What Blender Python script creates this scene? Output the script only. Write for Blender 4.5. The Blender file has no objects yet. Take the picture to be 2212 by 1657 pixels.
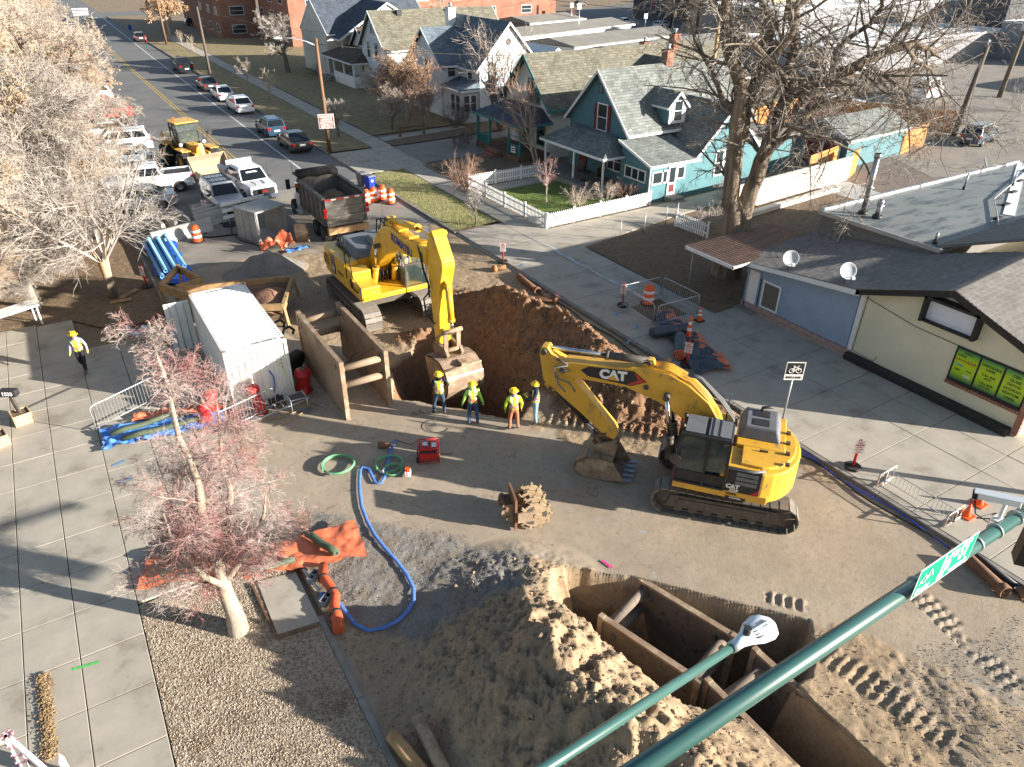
import bpy, bmesh, math, random
import numpy as np
from mathutils import Vector, Matrix
sc=bpy.context.scene; C=sc.collection
R=math.radians; PI=math.pi
random.seed(7); rng=np.random.default_rng(7)
# ---------------- camera ----------------
VW,VH,F=2211.,1657.,1568.
CH=15.0; th,hd,ro=R(31.2),R(31.96),R(.32)
_fh=Vector((math.sin(hd),math.cos(hd),0)); _r0=Vector((math.cos(hd),-math.sin(hd),0)); _up=Vector((0,0,1))
_fw=_fh*math.cos(th)-_up*math.sin(th); _c0=_fh*math.sin(th)+_up*math.cos(th)
_rt=_r0*math.cos(ro)+_c0*math.sin(ro); _cu=-_r0*math.sin(ro)+_c0*math.cos(ro)
cam=bpy.data.objects.new('camera',bpy.data.cameras.new('camera')); C.objects.link(cam)
M=Matrix((( _rt.x,_cu.x,-_fw.x,0),(_rt.y,_cu.y,-_fw.y,0),(_rt.z,_cu.z,-_fw.z,CH),(0,0,0,1)))
cam.matrix_world=M; cam.data.sensor_width=36; cam.data.lens=F/VW*36; cam.data.clip_end=3000; cam.data.clip_start=.1
sc.camera=cam
# ---------------- world, sun, exposure ----------------
SUN_AZ,SUN_EL=-44.,15.
w=bpy.data.worlds.new('World'); sc.world=w; w.use_nodes=True; nt=w.node_tree
sky=nt.nodes.new('ShaderNodeTexSky'); sky.sky_type='NISHITA'; sky.sun_disc=False
sky.sun_elevation=R(SUN_EL); sky.sun_rotation=R(SUN_AZ+180); sky.air_density=1.0; sky.dust_density=1.0
bg=nt.nodes['Background']; nt.links.new(sky.outputs[0],bg.inputs[0]); bg.inputs[1].default_value=.066
sl=bpy.data.lights.new('sun','SUN'); sl.energy=5.0; sl.angle=R(.5); sl.color=(1.0,.935,.85)
so=bpy.data.objects.new('sun',sl); C.objects.link(so)
sv=Vector((math.sin(R(SUN_AZ))*math.cos(R(SUN_EL)),math.cos(R(SUN_AZ))*math.cos(R(SUN_EL)),-math.sin(R(SUN_EL))))
so.rotation_euler=sv.to_track_quat('-Z','Y').to_euler(); so.location=(30,-30,60)
vs=sc.view_settings; vs.view_transform='Standard'; vs.look='None'; vs.gamma=1; vs.exposure=1.62
try: vs.use_curve_mapping=False
except: pass
# ---------------- helpers ----------------
def at(u,v,z=0.):
    "photo point (view px) on the level z"
    r=_fw+_rt*((u-VW/2)/F)-_cu*((v-VH/2)/F); t=(z-CH)/r.z
    return Vector((0,0,CH))+r*t
def tag(o,label=None,cat=None,group=None,kind=None):
    if label: o['label']=label
    if cat: o['category']=cat
    if group: o['group']=group
    if kind: o['kind']=kind
    return o
def thing(name,label,cat,loc=(0,0,0),rz=0,group=None):
    o=bpy.data.objects.new(name,None); C.objects.link(o); o.location=loc; o.rotation_euler=(0,0,R(rz)); o.empty_display_size=.3
    return tag(o,label,cat,group)
def kids(o): return [c for c in C.objects if c.parent==o]
_ch={}
def link(o,parent=None):
    C.objects.link(o)
    if parent is not None: o.parent=parent; _ch.setdefault(parent.name,[]).append(o)
    return o
def dup(root,loc,rz=None,label=None,group=None,scale=None):
    r=root.copy(); C.objects.link(r); r.location=loc
    if rz is not None: r.rotation_euler=(0,0,R(rz))
    if scale is not None: r.scale=(scale,)*3 if not hasattr(scale,'__len__') else scale
    if label: r['label']=label
    if group: r['group']=group
    for ch in _ch.get(root.name,[]):
        c=ch.copy(); link(c,r)
        for g in _ch.get(ch.name,[]): link(g.copy(),c)
    return r
class MB:
    def __init__(s): s.v=[]; s.f=[]; s.m=[]; s.T=None; s.mi=0; s.sm=[]; s.smooth=False
    def add(s,vs,fs):
        b=len(s.v)
        if s.T is not None: vs=[s.T@Vector(p) for p in vs]
        s.v.extend([tuple(p) for p in vs])
        for f in fs: s.f.append([b+i for i in f]); s.m.append(s.mi); s.sm.append(s.smooth)
        return s
    def box(s,x0,x1,y0,y1,z0,z1):
        return s.add([(x0,y0,z0),(x1,y0,z0),(x1,y1,z0),(x0,y1,z0),(x0,y0,z1),(x1,y0,z1),(x1,y1,z1),(x0,y1,z1)],
         [(0,3,2,1),(4,5,6,7),(0,1,5,4),(1,2,6,5),(2,3,7,6),(3,0,4,7)])
    def hexa(s,b,t):
        return s.add(list(b)+list(t),[(0,3,2,1),(4,5,6,7),(0,1,5,4),(1,2,6,5),(2,3,7,6),(3,0,4,7)])
    def bar(s,p,q,w,h,up=(0,0,1)):
        p=Vector(p); q=Vector(q); d=(q-p).normalized(); u=Vector(up); sd=d.cross(u)
        if sd.length<1e-4: sd=d.cross(Vector((1,0,0)))
        sd.normalize(); u=sd.cross(d).normalized(); sd*=w/2; u*=h/2
        return s.hexa([p-sd-u,p+sd-u,q+sd-u,q-sd-u],[p-sd+u,p+sd+u,q+sd+u,q-sd+u])
    def cyl(s,p,q,r,r2=None,n=12,caps=True):
        p=Vector(p); q=Vector(q); r2=r if r2 is None else r2; d=(q-p).normalized()
        a=d.cross(Vector((0,0,1)))
        if a.length<1e-3: a=Vector((1,0,0))
        a.normalize(); b=d.cross(a)
        vs=[]; 
        for i in range(n):
            t=2*PI*i/n; o=a*math.cos(t)+b*math.sin(t); vs.append(p+o*r); vs.append(q+o*r2)
        fs=[(2*i,2*i+1,(2*i+3)%(2*n),(2*i+2)%(2*n)) for i in range(n)]
        sm=s.smooth; s.smooth=True; s.add(vs,fs); s.smooth=sm
        if caps: s.f.append([len(s.v)-2*n+2*i for i in range(n)]); s.m.append(s.mi); s.sm.append(False); s.f.append([len(s.v)-2*n+2*i+1 for i in reversed(range(n))]); s.m.append(s.mi); s.sm.append(False)
        return s
    def tube(s,pts,r,n=8,caps=True,flat=None):
        pts=[Vector(p) for p in pts]; k=len(pts); rs=r if hasattr(r,'__len__') else [r]*k
        vs=[]; up=None
        for i,p in enumerate(pts):
            d=(pts[min(i+1,k-1)]-pts[max(i-1,0)]).normalized()
            if up is None:
                up=Vector((0,0,1)) if abs(d.z)<.9 else Vector((1,0,0))
            a=d.cross(up).normalized(); b=a.cross(d).normalized(); up=b
            for j in range(n):
                t=2*PI*j/n; vs.append(p+a*(math.cos(t)*rs[i])+b*(math.sin(t)*rs[i]*(flat or 1)))
        fs=[(i*n+j,i*n+(j+1)%n,(i+1)*n+(j+1)%n,(i+1)*n+j) for i in range(k-1) for j in range(n)]
        sm=s.smooth; s.smooth=True; s.add(vs,fs); s.smooth=sm
        if caps:
            b=len(s.v)-n*k; s.f.append([b+j for j in range(n)][::-1]); s.f.append([b+(k-1)*n+j for j in range(n)]); s.m+= [s.mi]*2; s.sm+=[False]*2
        return s
    def prism(s,poly,vec):
        "3d polygon extruded by vec"
        n=len(poly); poly=[Vector(p) for p in poly]; vec=Vector(vec)
        return s.add(poly+[p+vec for p in poly],[tuple(range(n))[::-1],tuple(range(n,2*n))]+[(i,(i+1)%n,n+(i+1)%n,n+i) for i in range(n)])
    def xz(s,poly,y0,y1): return s.prism([(x,y0,z) for x,z in poly],(0,y1-y0,0))
    def yz(s,poly,x0,x1): return s.prism([(x0,y,z) for y,z in poly],(x1-x0,0,0))
    def xy(s,poly,z0,z1): return s.prism([(x,y,z0) for x,y in poly],(0,0,z1-z0))
    def lathe(s,prof,c=(0,0,0),n=16,ax='z'):
        c=Vector(c); vs=[]
        for r,z in prof:
            for j in range(n):
                t=2*PI*j/n; x,y=r*math.cos(t),r*math.sin(t)
                p={'z':(x,y,z),'y':(x,z,y),'x':(z,x,y)}[ax]; vs.append(c+Vector(p))
        k=len(prof); sm=s.smooth; s.smooth=True
        s.add(vs,[(i*n+j,i*n+(j+1)%n,(i+1)*n+(j+1)%n,(i+1)*n+j) for i in range(k-1) for j in range(n)]); s.smooth=sm
        return s
    def ball(s,c,r,n=10,sz=1.):
        m=max(4,n//2); return s.lathe([(r*math.sin(PI*i/m)+1e-4,-r*sz*math.cos(PI*i/m)) for i in range(m+1)],c,n)
    def build(s,name,mats,parent=None,bevel=0,seg=2,smooth=None,label=None):
        me=bpy.data.meshes.new(name); me.from_pydata(s.v,[],s.f)
        if not isinstance(mats,(list,tuple)): mats=[mats]
        for m in mats: me.materials.append(m)
        if len(mats)>1: me.polygons.foreach_set('material_index',[min(i,len(mats)-1) for i in s.m])
        if smooth is not None: me.polygons.foreach_set('use_smooth',[smooth]*len(s.f))
        else: me.polygons.foreach_set('use_smooth',s.sm)
        me.update(); o=bpy.data.objects.new(name,me)
        if bevel:
            bm=bmesh.new(); bm.from_mesh(me); bmesh.ops.remove_doubles(bm,verts=bm.verts,dist=1e-5); bmesh.ops.recalc_face_normals(bm,faces=bm.faces)
            es=[e for e in bm.edges if len(e.link_faces)==2 and e.calc_face_angle(0)>.5]
            bmesh.ops.bevel(bm,geom=es,offset=bevel,segments=seg,profile=.5,affect='EDGES',clamp_overlap=True)
            for f in bm.faces: f.smooth=False
            bm.to_mesh(me); bm.free()
        else:
            bm=bmesh.new(); bm.from_mesh(me); bmesh.ops.recalc_face_normals(bm,faces=bm.faces); bm.to_mesh(me); bm.free()
        link(o,parent)
        if label: o['label']=label
        return o
def npmesh(name,V,Fq,mat,parent=None,attrs=None,smooth=True):
    me=bpy.data.meshes.new(name); V=np.asarray(V,np.float32); Fq=np.asarray(Fq,np.int32); k=Fq.shape[1]
    me.vertices.add(len(V)); me.vertices.foreach_set('co',V.ravel()); me.loops.add(Fq.size); me.loops.foreach_set('vertex_index',Fq.ravel())
    me.polygons.add(len(Fq)); me.polygons.foreach_set('loop_start',np.arange(0,Fq.size,k)); me.polygons.foreach_set('loop_total',np.full(len(Fq),k))
    me.polygons.foreach_set('use_smooth',np.full(len(Fq),smooth))
    if attrs:
        for n,a in attrs.items():
            at_=me.attributes.new(n,'FLOAT','POINT'); at_.data.foreach_set('value',np.asarray(a,np.float32))
    me.materials.append(mat); me.update(calc_edges=True); me.validate()
    o=bpy.data.objects.new(name,me); return link(o,parent)
def text(s,size,mat,parent,loc,rot,name='lettering',bold=.0,ext=.004,align='CENTER',sx=1):
    cu=bpy.data.curves.new(name,'FONT'); cu.body=s; cu.size=size; cu.extrude=ext; cu.offset=bold*size; cu.align_x=align; cu.align_y='CENTER'; cu.resolution_u=3
    t=bpy.data.objects.new(name,cu); C.objects.link(t); dg=bpy.context.evaluated_depsgraph_get(); dg.update()
    me=bpy.data.meshes.new_from_object(t.evaluated_get(dg)); C.objects.unlink(t); bpy.data.objects.remove(t)
    me.materials.clear(); me.materials.append(mat); o=bpy.data.objects.new(name,me); link(o,parent)
    o.location=loc; o.rotation_euler=rot; o.scale=(sx,1,1); return o
# materials
def mat(name,c,c2=None,sc_=3.,rough=.8,bump=0.,bs=None,metal=0.,spec=.3,dirt=None,dsc=2.,damt=.5,coat=0,world=False,detail=6,lo=.35,hi=.65,stretch=None,alpha=None,trans=0,emit=0):
    m=bpy.data.materials.new(name); m.use_nodes=True; N=m.node_tree.nodes; L=m.node_tree.links; b=N['Principled BSDF']
    b.inputs['Roughness'].default_value=rough; b.inputs['Metallic'].default_value=metal; b.inputs['Specular IOR Level'].default_value=spec
    b.inputs['Base Color'].default_value=(*c,1)
    if coat: b.inputs['Coat Weight'].default_value=coat
    if trans: b.inputs['Transmission Weight'].default_value=trans
    if emit: b.inputs['Emission Color'].default_value=(*c,1); b.inputs['Emission Strength'].default_value=emit
    def co():
        if world: g=N.new('ShaderNodeNewGeometry'); o=g.outputs['Position']
        else: g=N.new('ShaderNodeTexCoord'); o=g.outputs['Object']
        if stretch:
            mp=N.new('ShaderNodeMapping'); mp.inputs['Scale'].default_value=stretch; L.new(o,mp.inputs[0]); o=mp.outputs[0]
        return o
    def noise(scale,det=detail):
        n=N.new('ShaderNodeTexNoise'); n.inputs['Scale'].default_value=scale; n.inputs['Detail'].default_value=det; n.inputs['Roughness'].default_value=.65; L.new(co(),n.inputs['Vector']); return n.outputs['Fac']
    def ramp(f,a,b_):
        r=N.new('ShaderNodeMapRange'); r.inputs[1].default_value=a; r.inputs[2].default_value=b_; L.new(f,r.inputs[0]); return r.outputs[0]
    def mix(f,a,b_):
        x=N.new('ShaderNodeMix'); x.data_type='RGBA'
        L.new(f,x.inputs[0])
        for i,q in ((6,a),(7,b_)):
            if isinstance(q,tuple): x.inputs[i].default_value=(*q,1)
            else: L.new(q,x.inputs[i])
        return x.outputs[2]
    col=c
    if c2 is not None: col=mix(ramp(noise(sc_),lo,hi),c,c2)
    if dirt is not None: col=mix(ramp(noise(dsc,8),damt,damt+.12),col,dirt)
    if not isinstance(col,tuple): L.new(col,b.inputs['Base Color'])
    if bump:
        bp=N.new('ShaderNodeBump'); bp.inputs['Strength'].default_value=1; bp.inputs['Distance'].default_value=bump; L.new(noise(bs or sc_*4),bp.inputs['Height']); L.new(bp.outputs[0],b.inputs['Normal'])
    m['_']=0
    return m
def dk(c,k): return tuple(x*k for x in c)
def tubes(root,name,m,lst):
    for p_,r_ in lst: k=MB(); k.tube(p_,r_,7); k.build(name,m,root)
CM={}
def paint(name,c,dirt=(.22,.17,.11),damt=.62,rough=.4,coat=.3): 
    if name not in CM: CM[name]=mat(name,c,dk(c,.86),1.5,rough,dirt=dirt,damt=damt,dsc=3.,spec=.5,coat=coat)
    return CM[name]
m_steel=mat('bare_steel',(.45,.45,.46),(.3,.3,.3),6,.35,metal=.8)
m_galv=mat('galvanised',(.5,.52,.53),(.38,.4,.41),4,.45,metal=.6)
m_black=mat('black_plastic',(.02,.02,.022),(.035,.035,.035),6,.5)
m_dark=mat('dark_metal',(.05,.045,.04),(.09,.075,.06),5,.6,spec=.4)
m_rust=mat('worn_steel',(.20,.13,.085),(.30,.22,.15),3,.75,.004,20,dirt=(.36,.28,.19),damt=.5)
m_rust2=mat('rusty_steel',(.22,.11,.06),(.12,.07,.045),5,.85,.004,25)
m_rubber=mat('rubber',(.025,.025,.026),(.05,.045,.04),5,.8)
m_white=mat('white_paint',(.78,.78,.76),(.7,.7,.68),4,.5)
m_trim=mat('white_trim',(.72,.73,.73),(.62,.63,.63),3,.6)
m_orange=mat('safety_orange',(.85,.12,.02),(.75,.1,.02),4,.45)
m_red=mat('red_paint',(.5,.02,.02),(.35,.015,.015),5,.4,coat=.3)
m_refl=mat('reflective_white',(.85,.85,.85),(.75,.75,.75),8,.35)
m_glass=mat('window_glass',(.03,.04,.045),None,rough=.06,spec=.9)
m_glass2=mat('tinted_glass',(.008,.010,.012),None,rough=.05,spec=.8)
m_wood=mat('weathered_wood',(.2,.12,.07),(.1,.06,.035),3,.85,.003,30,stretch=(1,1,.2))
m_ochre=mat('ochre_timber',(.42,.27,.13),(.26,.16,.08),2.5,.8,.004,25,dirt=(.14,.10,.07),damt=.6)
# ================= terrain =================
def vnoise(x,y,seed=0):
    xi=np.floor(x).astype(np.int64); yi=np.floor(y).astype(np.int64); xf=x-xi; yf=y-yi
    def h(a,b):
        n=(a*374761393+b*668265263+seed*1442695041)&0xffffffff; n=((n^(n>>13))*1274126177)&0xffffffff; return ((n^(n>>16))&0xffff)/65535.
    u=xf*xf*(3-2*xf); v=yf*yf*(3-2*yf)
    return (h(xi,yi)*(1-u)+h(xi+1,yi)*u)*(1-v)+(h(xi,yi+1)*(1-u)+h(xi+1,yi+1)*u)*v
def fbm(x,y,sc_,o=5,seed=0):
    s=np.zeros_like(x); a=1.; t=0
    for i in range(o): s+=a*vnoise(x*sc_*2**i+17*i,y*sc_*2**i-9*i,seed+i); t+=a; a*=.55
    return s/t
def pdist(X,Y,poly):
    "signed distance to polygon (negative inside)"
    P=np.array(poly,float); d=np.full(X.shape,1e9); ins=np.zeros(X.shape,bool)
    for i in range(len(P)):
        a=P[i]; b=P[(i+1)%len(P)]; e=b-a; L2=(e@e)+1e-9
        t=np.clip(((X-a[0])*e[0]+(Y-a[1])*e[1])/L2,0,1); dd=np.hypot(X-a[0]-t*e[0],Y-a[1]-t*e[1]); d=np.minimum(d,dd)
        c=((a[1]>Y)!=(b[1]>Y)); xx=(b[0]-a[0])*(Y-a[1])/((b[1]-a[1])+1e-12)+a[0]; ins^=c&(X<xx)
    return np.where(ins,-d,d)
def ldist(X,Y,pts):
    "distance to polyline and interpolated value"
    d=np.full(X.shape,1e9); val=np.zeros(X.shape)
    for (x0,y0,h0),(x1,y1,h1) in zip(pts[:-1],pts[1:]):
        ex,ey=x1-x0,y1-y0; t=np.clip(((X-x0)*ex+(Y-y0)*ey)/(ex*ex+ey*ey),0,1); dd=np.hypot(X-x0-t*ex,Y-y0-t*ey)
        m=dd<d; d=np.where(m,dd,d); val=np.where(m,h0+(h1-h0)*t,val)
    return d,val
def ss(x,a,b): t=np.clip((x-a)/(b-a),0,1); return t*t*(3-2*t)
def A2(l,z=0): return [tuple(at(u,v,z))[:2] for u,v in l]
XR0,XR1,YR0,YR1=2.75,19.28,-4.,40.
PIT=A2([(840,858),(940,872),(1040,893),(1092,903),(1122,905)])+[(13.3,19.6),(14.2,20.8),(14.3,23.5),(13.9,25.6)]+A2([(985,728),(956,724),(905,742),(870,772),(846,790)])
TR=A2([(1190,1236),(1246,1231),(1375,1246),(1520,1283),(1673,1322),(1748,1340),(1756,1390),(1751,1463),(1718,1480),(1800,1560),(1906,1657),(1960,1720),(1880,1800),(1790,1720),(1718,1653),(1619,1560),(1570,1545),(1509,1545),(1469,1540),(1426,1512),(1396,1491),(1340,1451),(1294,1424),(1219,1354),(1187,1317)])
def terrain_z(X,Y):
    n1=fbm(X,Y,.9,5,1)-.5; n2=fbm(X,Y,3.2,4,5)-.5; n3=fbm(X,Y,9.,3,9)-.5
    z=np.zeros(X.shape); 
    # where the surface is loose dirt (0 clean concrete .. 1 dirt)
    dirt=np.zeros(X.shape)
    south=ss(-pdist(X,Y,A2([(600,1075),(760,1110),(1000,1170),(1170,1192),(1290,1215),(1500,1270),(1700,1325),(1800,1330),(1900,1370),(2060,1440),(2250,1540)])+[(16.,-4.),(2.7,-4.),(2.7,13.2)])+1.1*n1,-.1,.6)
    film=.36*ss(13.2-Y+n1*2,0,1.5)*ss(X-10.5,0,2)
    dirt=np.maximum(dirt,south)
    e=pdist(X,Y,A2([(560,560),(700,545),(905,560),(990,523),(1068,575),(1110,600),(1190,655),(1400,790),(1440,860),(1250,925),(1165,940),(1090,905),(840,858),(825,780),(760,740),(640,745),(610,690),(640,610)]))
    dirt=np.maximum(dirt,ss(-e+1.2*n1,-.3,.5))
    trk=pdist(X,Y,A2([(1165,880),(1440,870),(1470,935),(1420,1000),(1290,985),(1200,940)])); dirt=np.maximum(dirt,ss(-trk+.8*n1,-.2,.4))
    dirt=np.maximum(dirt,film); east=ss(X-18.2+.8*n1,0,.6)*ss(Y-9,0,2); dirt=np.maximum(dirt,east*.9)
    brown=np.zeros(X.shape); grav=np.zeros(X.shape)
    n4=fbm(X,Y,16.,2,14)-.5; z+=np.clip(dirt*1.5-.5,0,1)*(.03+.07*n1+.05*n2+.035*n3+.02*n4)
    z+=np.where(dirt<.5,.006*n2,0)
    # east gutter trench of loose soil
    # mound by first pit
    d,hh=ldist(X,Y,[(14.5,28.3,.5),(15.6,26.6,1.5),(16.1,24,1.9),(16.2,21.5,1.9),(16.3,19.3,1.8),(16.9,17.2,1.3),(17.4,15.6,.5)])
    side=(X-16.1)
    w_=np.where(side>0,2.3,2.9)
    m=np.clip(1-d/w_,0,1)**1.15*hh; m=np.where(m>0,m*(1+.4*n1+.28*n2)+(.10*n3+.05*n4)*np.clip(m*3,0,1),0); m=np.clip(m,0,9)
    z+=m; brown=np.maximum(brown,ss(m,.03,.22))
    b2=ss(-pdist(X,Y,A2([(1165,850),(1480,845),(1480,925),(1300,935),(1190,925)]))+.8*n1,-.1,.7); brown=np.maximum(brown,b2*.9)
    z+=b2*(.12+.5*n2+.25*n1)
    # ruts of the tracks: ribs pressed in the dirt
    for (a,b,w0) in ((at(1185,905),at(1460,955),.32),(at(1300,860),at(1450,915),.3)):
        ax,ay=a.x,a.y; ex,ey=b.x-ax,b.y-ay; L=math.hypot(ex,ey); ex/=L; ey/=L; s=(X-ax)*ex+(Y-ay)*ey; q=(X-ax)*-ey+(Y-ay)*ex
        mk=(np.abs(q)<w0)&(s>0)&(s<L); z+=np.where(mk,-.02+.07*(np.sin(s*2*PI/.30)>.2),0)
    # clod heap north of the pit
    for (c,r,h) in ((at(925,738),1.0,.55),(at(880,735),.8,.35),(at(860,800),.5,.25),(at(1010,735),.9,.3)):
        d=np.hypot(X-c.x,Y-c.y); k=np.clip(1-d/r,0,1); z+=k*h*(1+1.2*n2); brown=np.maximum(brown,ss(k,.1,.5))
    # gravel pile
    c=at(590,585); d=np.hypot((X-c.x)/1.9,(Y-c.y)/1.5); k=np.clip(1-d,0,1); z+=k**1.1*1.0*(1+.3*n1); grav=np.maximum(grav,ss(k,.0,.12))
    c=at(545,590); d=np.hypot((X-c.x)/1.7,(Y-c.y)/1.3); k=np.clip(1-d,0,1); z+=k**1.1*.5*(1+.3*n1); grav=np.maximum(grav,ss(k,.0,.12))
    # south spoil mound
    d,hh=ldist(X,Y,[(7.4,11.2,.5),(6.7,9.9,1.35),(6.4,8.4,1.75),(6.5,7.0,1.8),(7.0,5.6,1.6),(7.4,4.0,1.7),(7.6,0,1.7),(7.6,-4,1.6)])
    west=(X<6.6); w_=np.where(west,2.9,2.6); k=np.clip(1-d/w_,0,1); m=k**1.05*hh; m=np.where(m>0,m*(1+.45*n1+.22*n2)+(.09*n3+.05*n4)*np.clip(m*3,0,1),0)
    fill=ss(9.4-X,0,2.2)*ss(10.5-Y,0,2)*ss(X-3.6,0,1.2)*.45; z+=np.maximum(m,0)+fill*(.6+.8*n2); brown=np.maximum(brown,.35*ss(m,.1,.5))
    # loose rubble bank at the left of the dirt
    z+=ss(12.9-Y,0,1.5)*ss(Y-9.5,0,1)*ss(8.6-X,0,2)*ss(X-3.3,0,.8)*(.12+.22*n2+.22*n1)
    g2=ss(-pdist(X,Y,A2([(640,1080),(760,1110),(1000,1170),(1170,1190),(1150,1300),(900,1420),(700,1300),(650,1200)]))+1.*n1,-.5,.6); grav=np.maximum(grav,.75*g2)
    g3=ss(-pdist(X,Y,A2([(1900,1400),(2211,1300),(2300,1700),(2050,1700),(1850,1500)]))+1.*n1,-.3,.8); grav=np.maximum(grav,.45*g3)
    # lumps and ruts in the south-east mud
    r4=ss(-pdist(X,Y,A2([(1700,1330),(2211,1420),(2300,1800),(1900,1800),(1750,1500)])),0,1.5); z+=r4*(.05*n2+.06*n1+.03*n3); 
    for (a,b,w0) in ((at(1770,1400),at(2080,1620),.35),(at(1990,1290),at(2211,1500),.3),(at(1640,1285),at(1740,1310),.2)):
        ax,ay=a.x,a.y; ex,ey=b.x-ax,b.y-ay; L=math.hypot(ex,ey); ex/=L; ey/=L; s=(X-ax)*ex+(Y-ay)*ey; q=(X-ax)*-ey+(Y-ay)*ex
        mk=(np.abs(q)<w0)&(s>0)&(s<L)&(n1>-.14); z+=np.where(mk,-.03+.06*(np.sin(s*2*PI/.26)>.3),0)
    # pits
    d=pdist(X,Y,PIT)+.35*n1*ss(Y-19.5,0,2)+.06*n2
    wall=np.where((Y<20.6)&(X<12.6),.16,1.3); dep=ss(-d,0,1)*0+np.clip(-d/wall,0,1)*3.4
    dep=np.where((X>13)&(Y>19),np.clip(-d/2.6,0,1)*3.4,dep)
    z-=dep*(1+.12*n2); brown=np.maximum(brown,ss(-d,-.02,.15)); dirt=np.maximum(dirt,ss(-d,-.03,.05))
    d=pdist(X,Y,TR)+.12*n2; dep=np.clip(-d/.35,0,1)*3.3; lt=(X<9.0)&(Y>9.2); dep=np.where(lt,np.clip(-d/1.3,0,1)*3.3,dep)
    z=np.where(d<.0,np.minimum(z,.25)-dep,z)+0*d; dirt=np.maximum(dirt,ss(-d,-.03,.05)); brown=np.maximum(brown,.5*ss(-d,0,.2)); grav*=1-ss(-d,-.1,.1)
    edge=ss(X-XR0,0,.25)*ss(XR1-X,0,.2); z=np.where(z>0,z*edge,z)
    return z,dirt,brown,grav
st=.06; xs=np.arange(XR0,XR1+st*.5,st); xs[-1]=XR1; ys=np.concatenate([np.arange(YR0,3,.15),np.arange(3,30,st),np.arange(30,YR1+.01,.12)])
GX,GY=np.meshgrid(xs,ys); TZ,TD,TB,TG=terrain_z(GX,GY)
def tz(x,y):
    i=min(max(np.searchsorted(ys,y),0),len(ys)-1); j=min(max(np.searchsorted(xs,x),0),len(xs)-1); return float(TZ[i,j])
ny,nx=GX.shape; I=np.arange(ny*nx).reshape(ny,nx); Q=np.stack([I[:-1,:-1],I[:-1,1:],I[1:,1:],I[1:,:-1]],-1).reshape(-1,4)
def site_material():
    m=bpy.data.materials.new('site_ground'); m.use_nodes=True; N=m.node_tree.nodes; L=m.node_tree.links; b=N['Principled BSDF']; b.inputs['Roughness'].default_value=.9; b.inputs['Specular IOR Level'].default_value=.2
    g=N.new('ShaderNodeNewGeometry')
    def noise(s,d=8,r=.62):
        n=N.new('ShaderNodeTexNoise'); n.inputs['Scale'].default_value=s; n.inputs['Detail'].default_value=d; n.inputs['Roughness'].default_value=r; L.new(g.outputs['Position'],n.inputs[0]); return n.outputs[0]
    def mr(f,a,c,e=0,h=1):
        x=N.new('ShaderNodeMapRange'); x.inputs[1].default_value=a; x.inputs[2].default_value=c; x.inputs[3].default_value=e; x.inputs[4].default_value=h; L.new(f,x.inputs[0]); return x.outputs[0]
    def mix(f,a,c):
        x=N.new('ShaderNodeMix'); x.data_type='RGBA'
        if isinstance(f,float): x.inputs[0].default_value=f
        else: L.new(f,x.inputs[0])
        for i,q in ((6,a),(7,c)):
            if isinstance(q,tuple): x.inputs[i].default_value=(*q,1)
            else: L.new(q,x.inputs[i])
        return x.outputs[2]
    def attr(n): a=N.new('ShaderNodeAttribute'); a.attribute_name=n; return a.outputs['Fac']
    def mth(op,a,c):
        x=N.new('ShaderNodeMath'); x.operation=op
        for i,q in ((0,a),(1,c)):
            if isinstance(q,(int,float)): x.inputs[i].default_value=q
            else: L.new(q,x.inputs[i])
        return x.outputs[0]
    con=mix(mr(noise(.5),.35,.65),(.39,.32,.235),(.30,.245,.18)); con=mix(mr(noise(5,10,.7),.5,.75),con,(.235,.19,.145))
    con=mix(mr(noise(1.3,6),.62,.72),con,(.34,.33,.31))
    dirt=mix(mr(noise(1.2),.35,.65),(.40,.295,.185),(.31,.23,.145)); dirt=mix(mr(noise(9,8,.7),.48,.7),dirt,(.235,.175,.115)); 
    brn=mix(mr(noise(2.5),.35,.65),(.27,.15,.08),(.18,.105,.06)); brn=mix(mr(noise(12,8,.7),.5,.72),brn,(.09,.057,.04))
    grv=mix(mr(noise(40,3,.8),.4,.62),(.31,.285,.25),(.12,.11,.10)); grv=mix(mr(noise(2,4),.45,.65),grv,(.2,.165,.125))
    nz=mth('SUBTRACT',noise(7,6,.7),.5); sh=mth('MULTIPLY',nz,1.1)
    col=mix(mr(mth('ADD',attr('dirt'),sh),.35,.6),con,dirt)
    col=mix(mr(mth('ADD',attr('brown'),sh),.3,.75),col,brn)
    col=mix(mr(mth('ADD',attr('grav'),sh),.35,.65),col,grv)
    L.new(col,b.inputs['Base Color'])
    vo=N.new('ShaderNodeTexVoronoi'); vo.feature='DISTANCE_TO_EDGE'; vo.inputs['Scale'].default_value=.33; dn=N.new('ShaderNodeTexNoise'); dn.inputs['Scale'].default_value=1.6; dn.inputs['Detail'].default_value=8; L.new(g.outputs['Position'],dn.inputs[0]); va=N.new('ShaderNodeVectorMath'); va.operation='MULTIPLY_ADD'; L.new(dn.outputs['Color'],va.inputs[0]); va.inputs[1].default_value=(1.6,1.6,0); L.new(g.outputs['Position'],va.inputs[2]); L.new(va.outputs[0],vo.inputs['Vector'])
    ck=mr(vo.outputs['Distance'],.0012,.0045,.25,1.); cm=mth('MAXIMUM',ck,mr(attr('dirt'),.1,.3)); col2=mix(cm,(.13,.105,.08),(0,0,0)); L.new(col,col2.node.inputs[7]); L.new(col2,b.inputs['Base Color'])
    h=mth('ADD',mth('MULTIPLY',noise(14,8,.75),.7),mth('MULTIPLY',noise(60,3,.8),.3))
    bp=N.new('ShaderNodeBump'); L.new(mr(attr('dirt'),0,1,.004,.035),bp.inputs['Distance']); L.new(h,bp.inputs['Height']); L.new(bp.outputs[0],b.inputs['Normal'])
    return m
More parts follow.
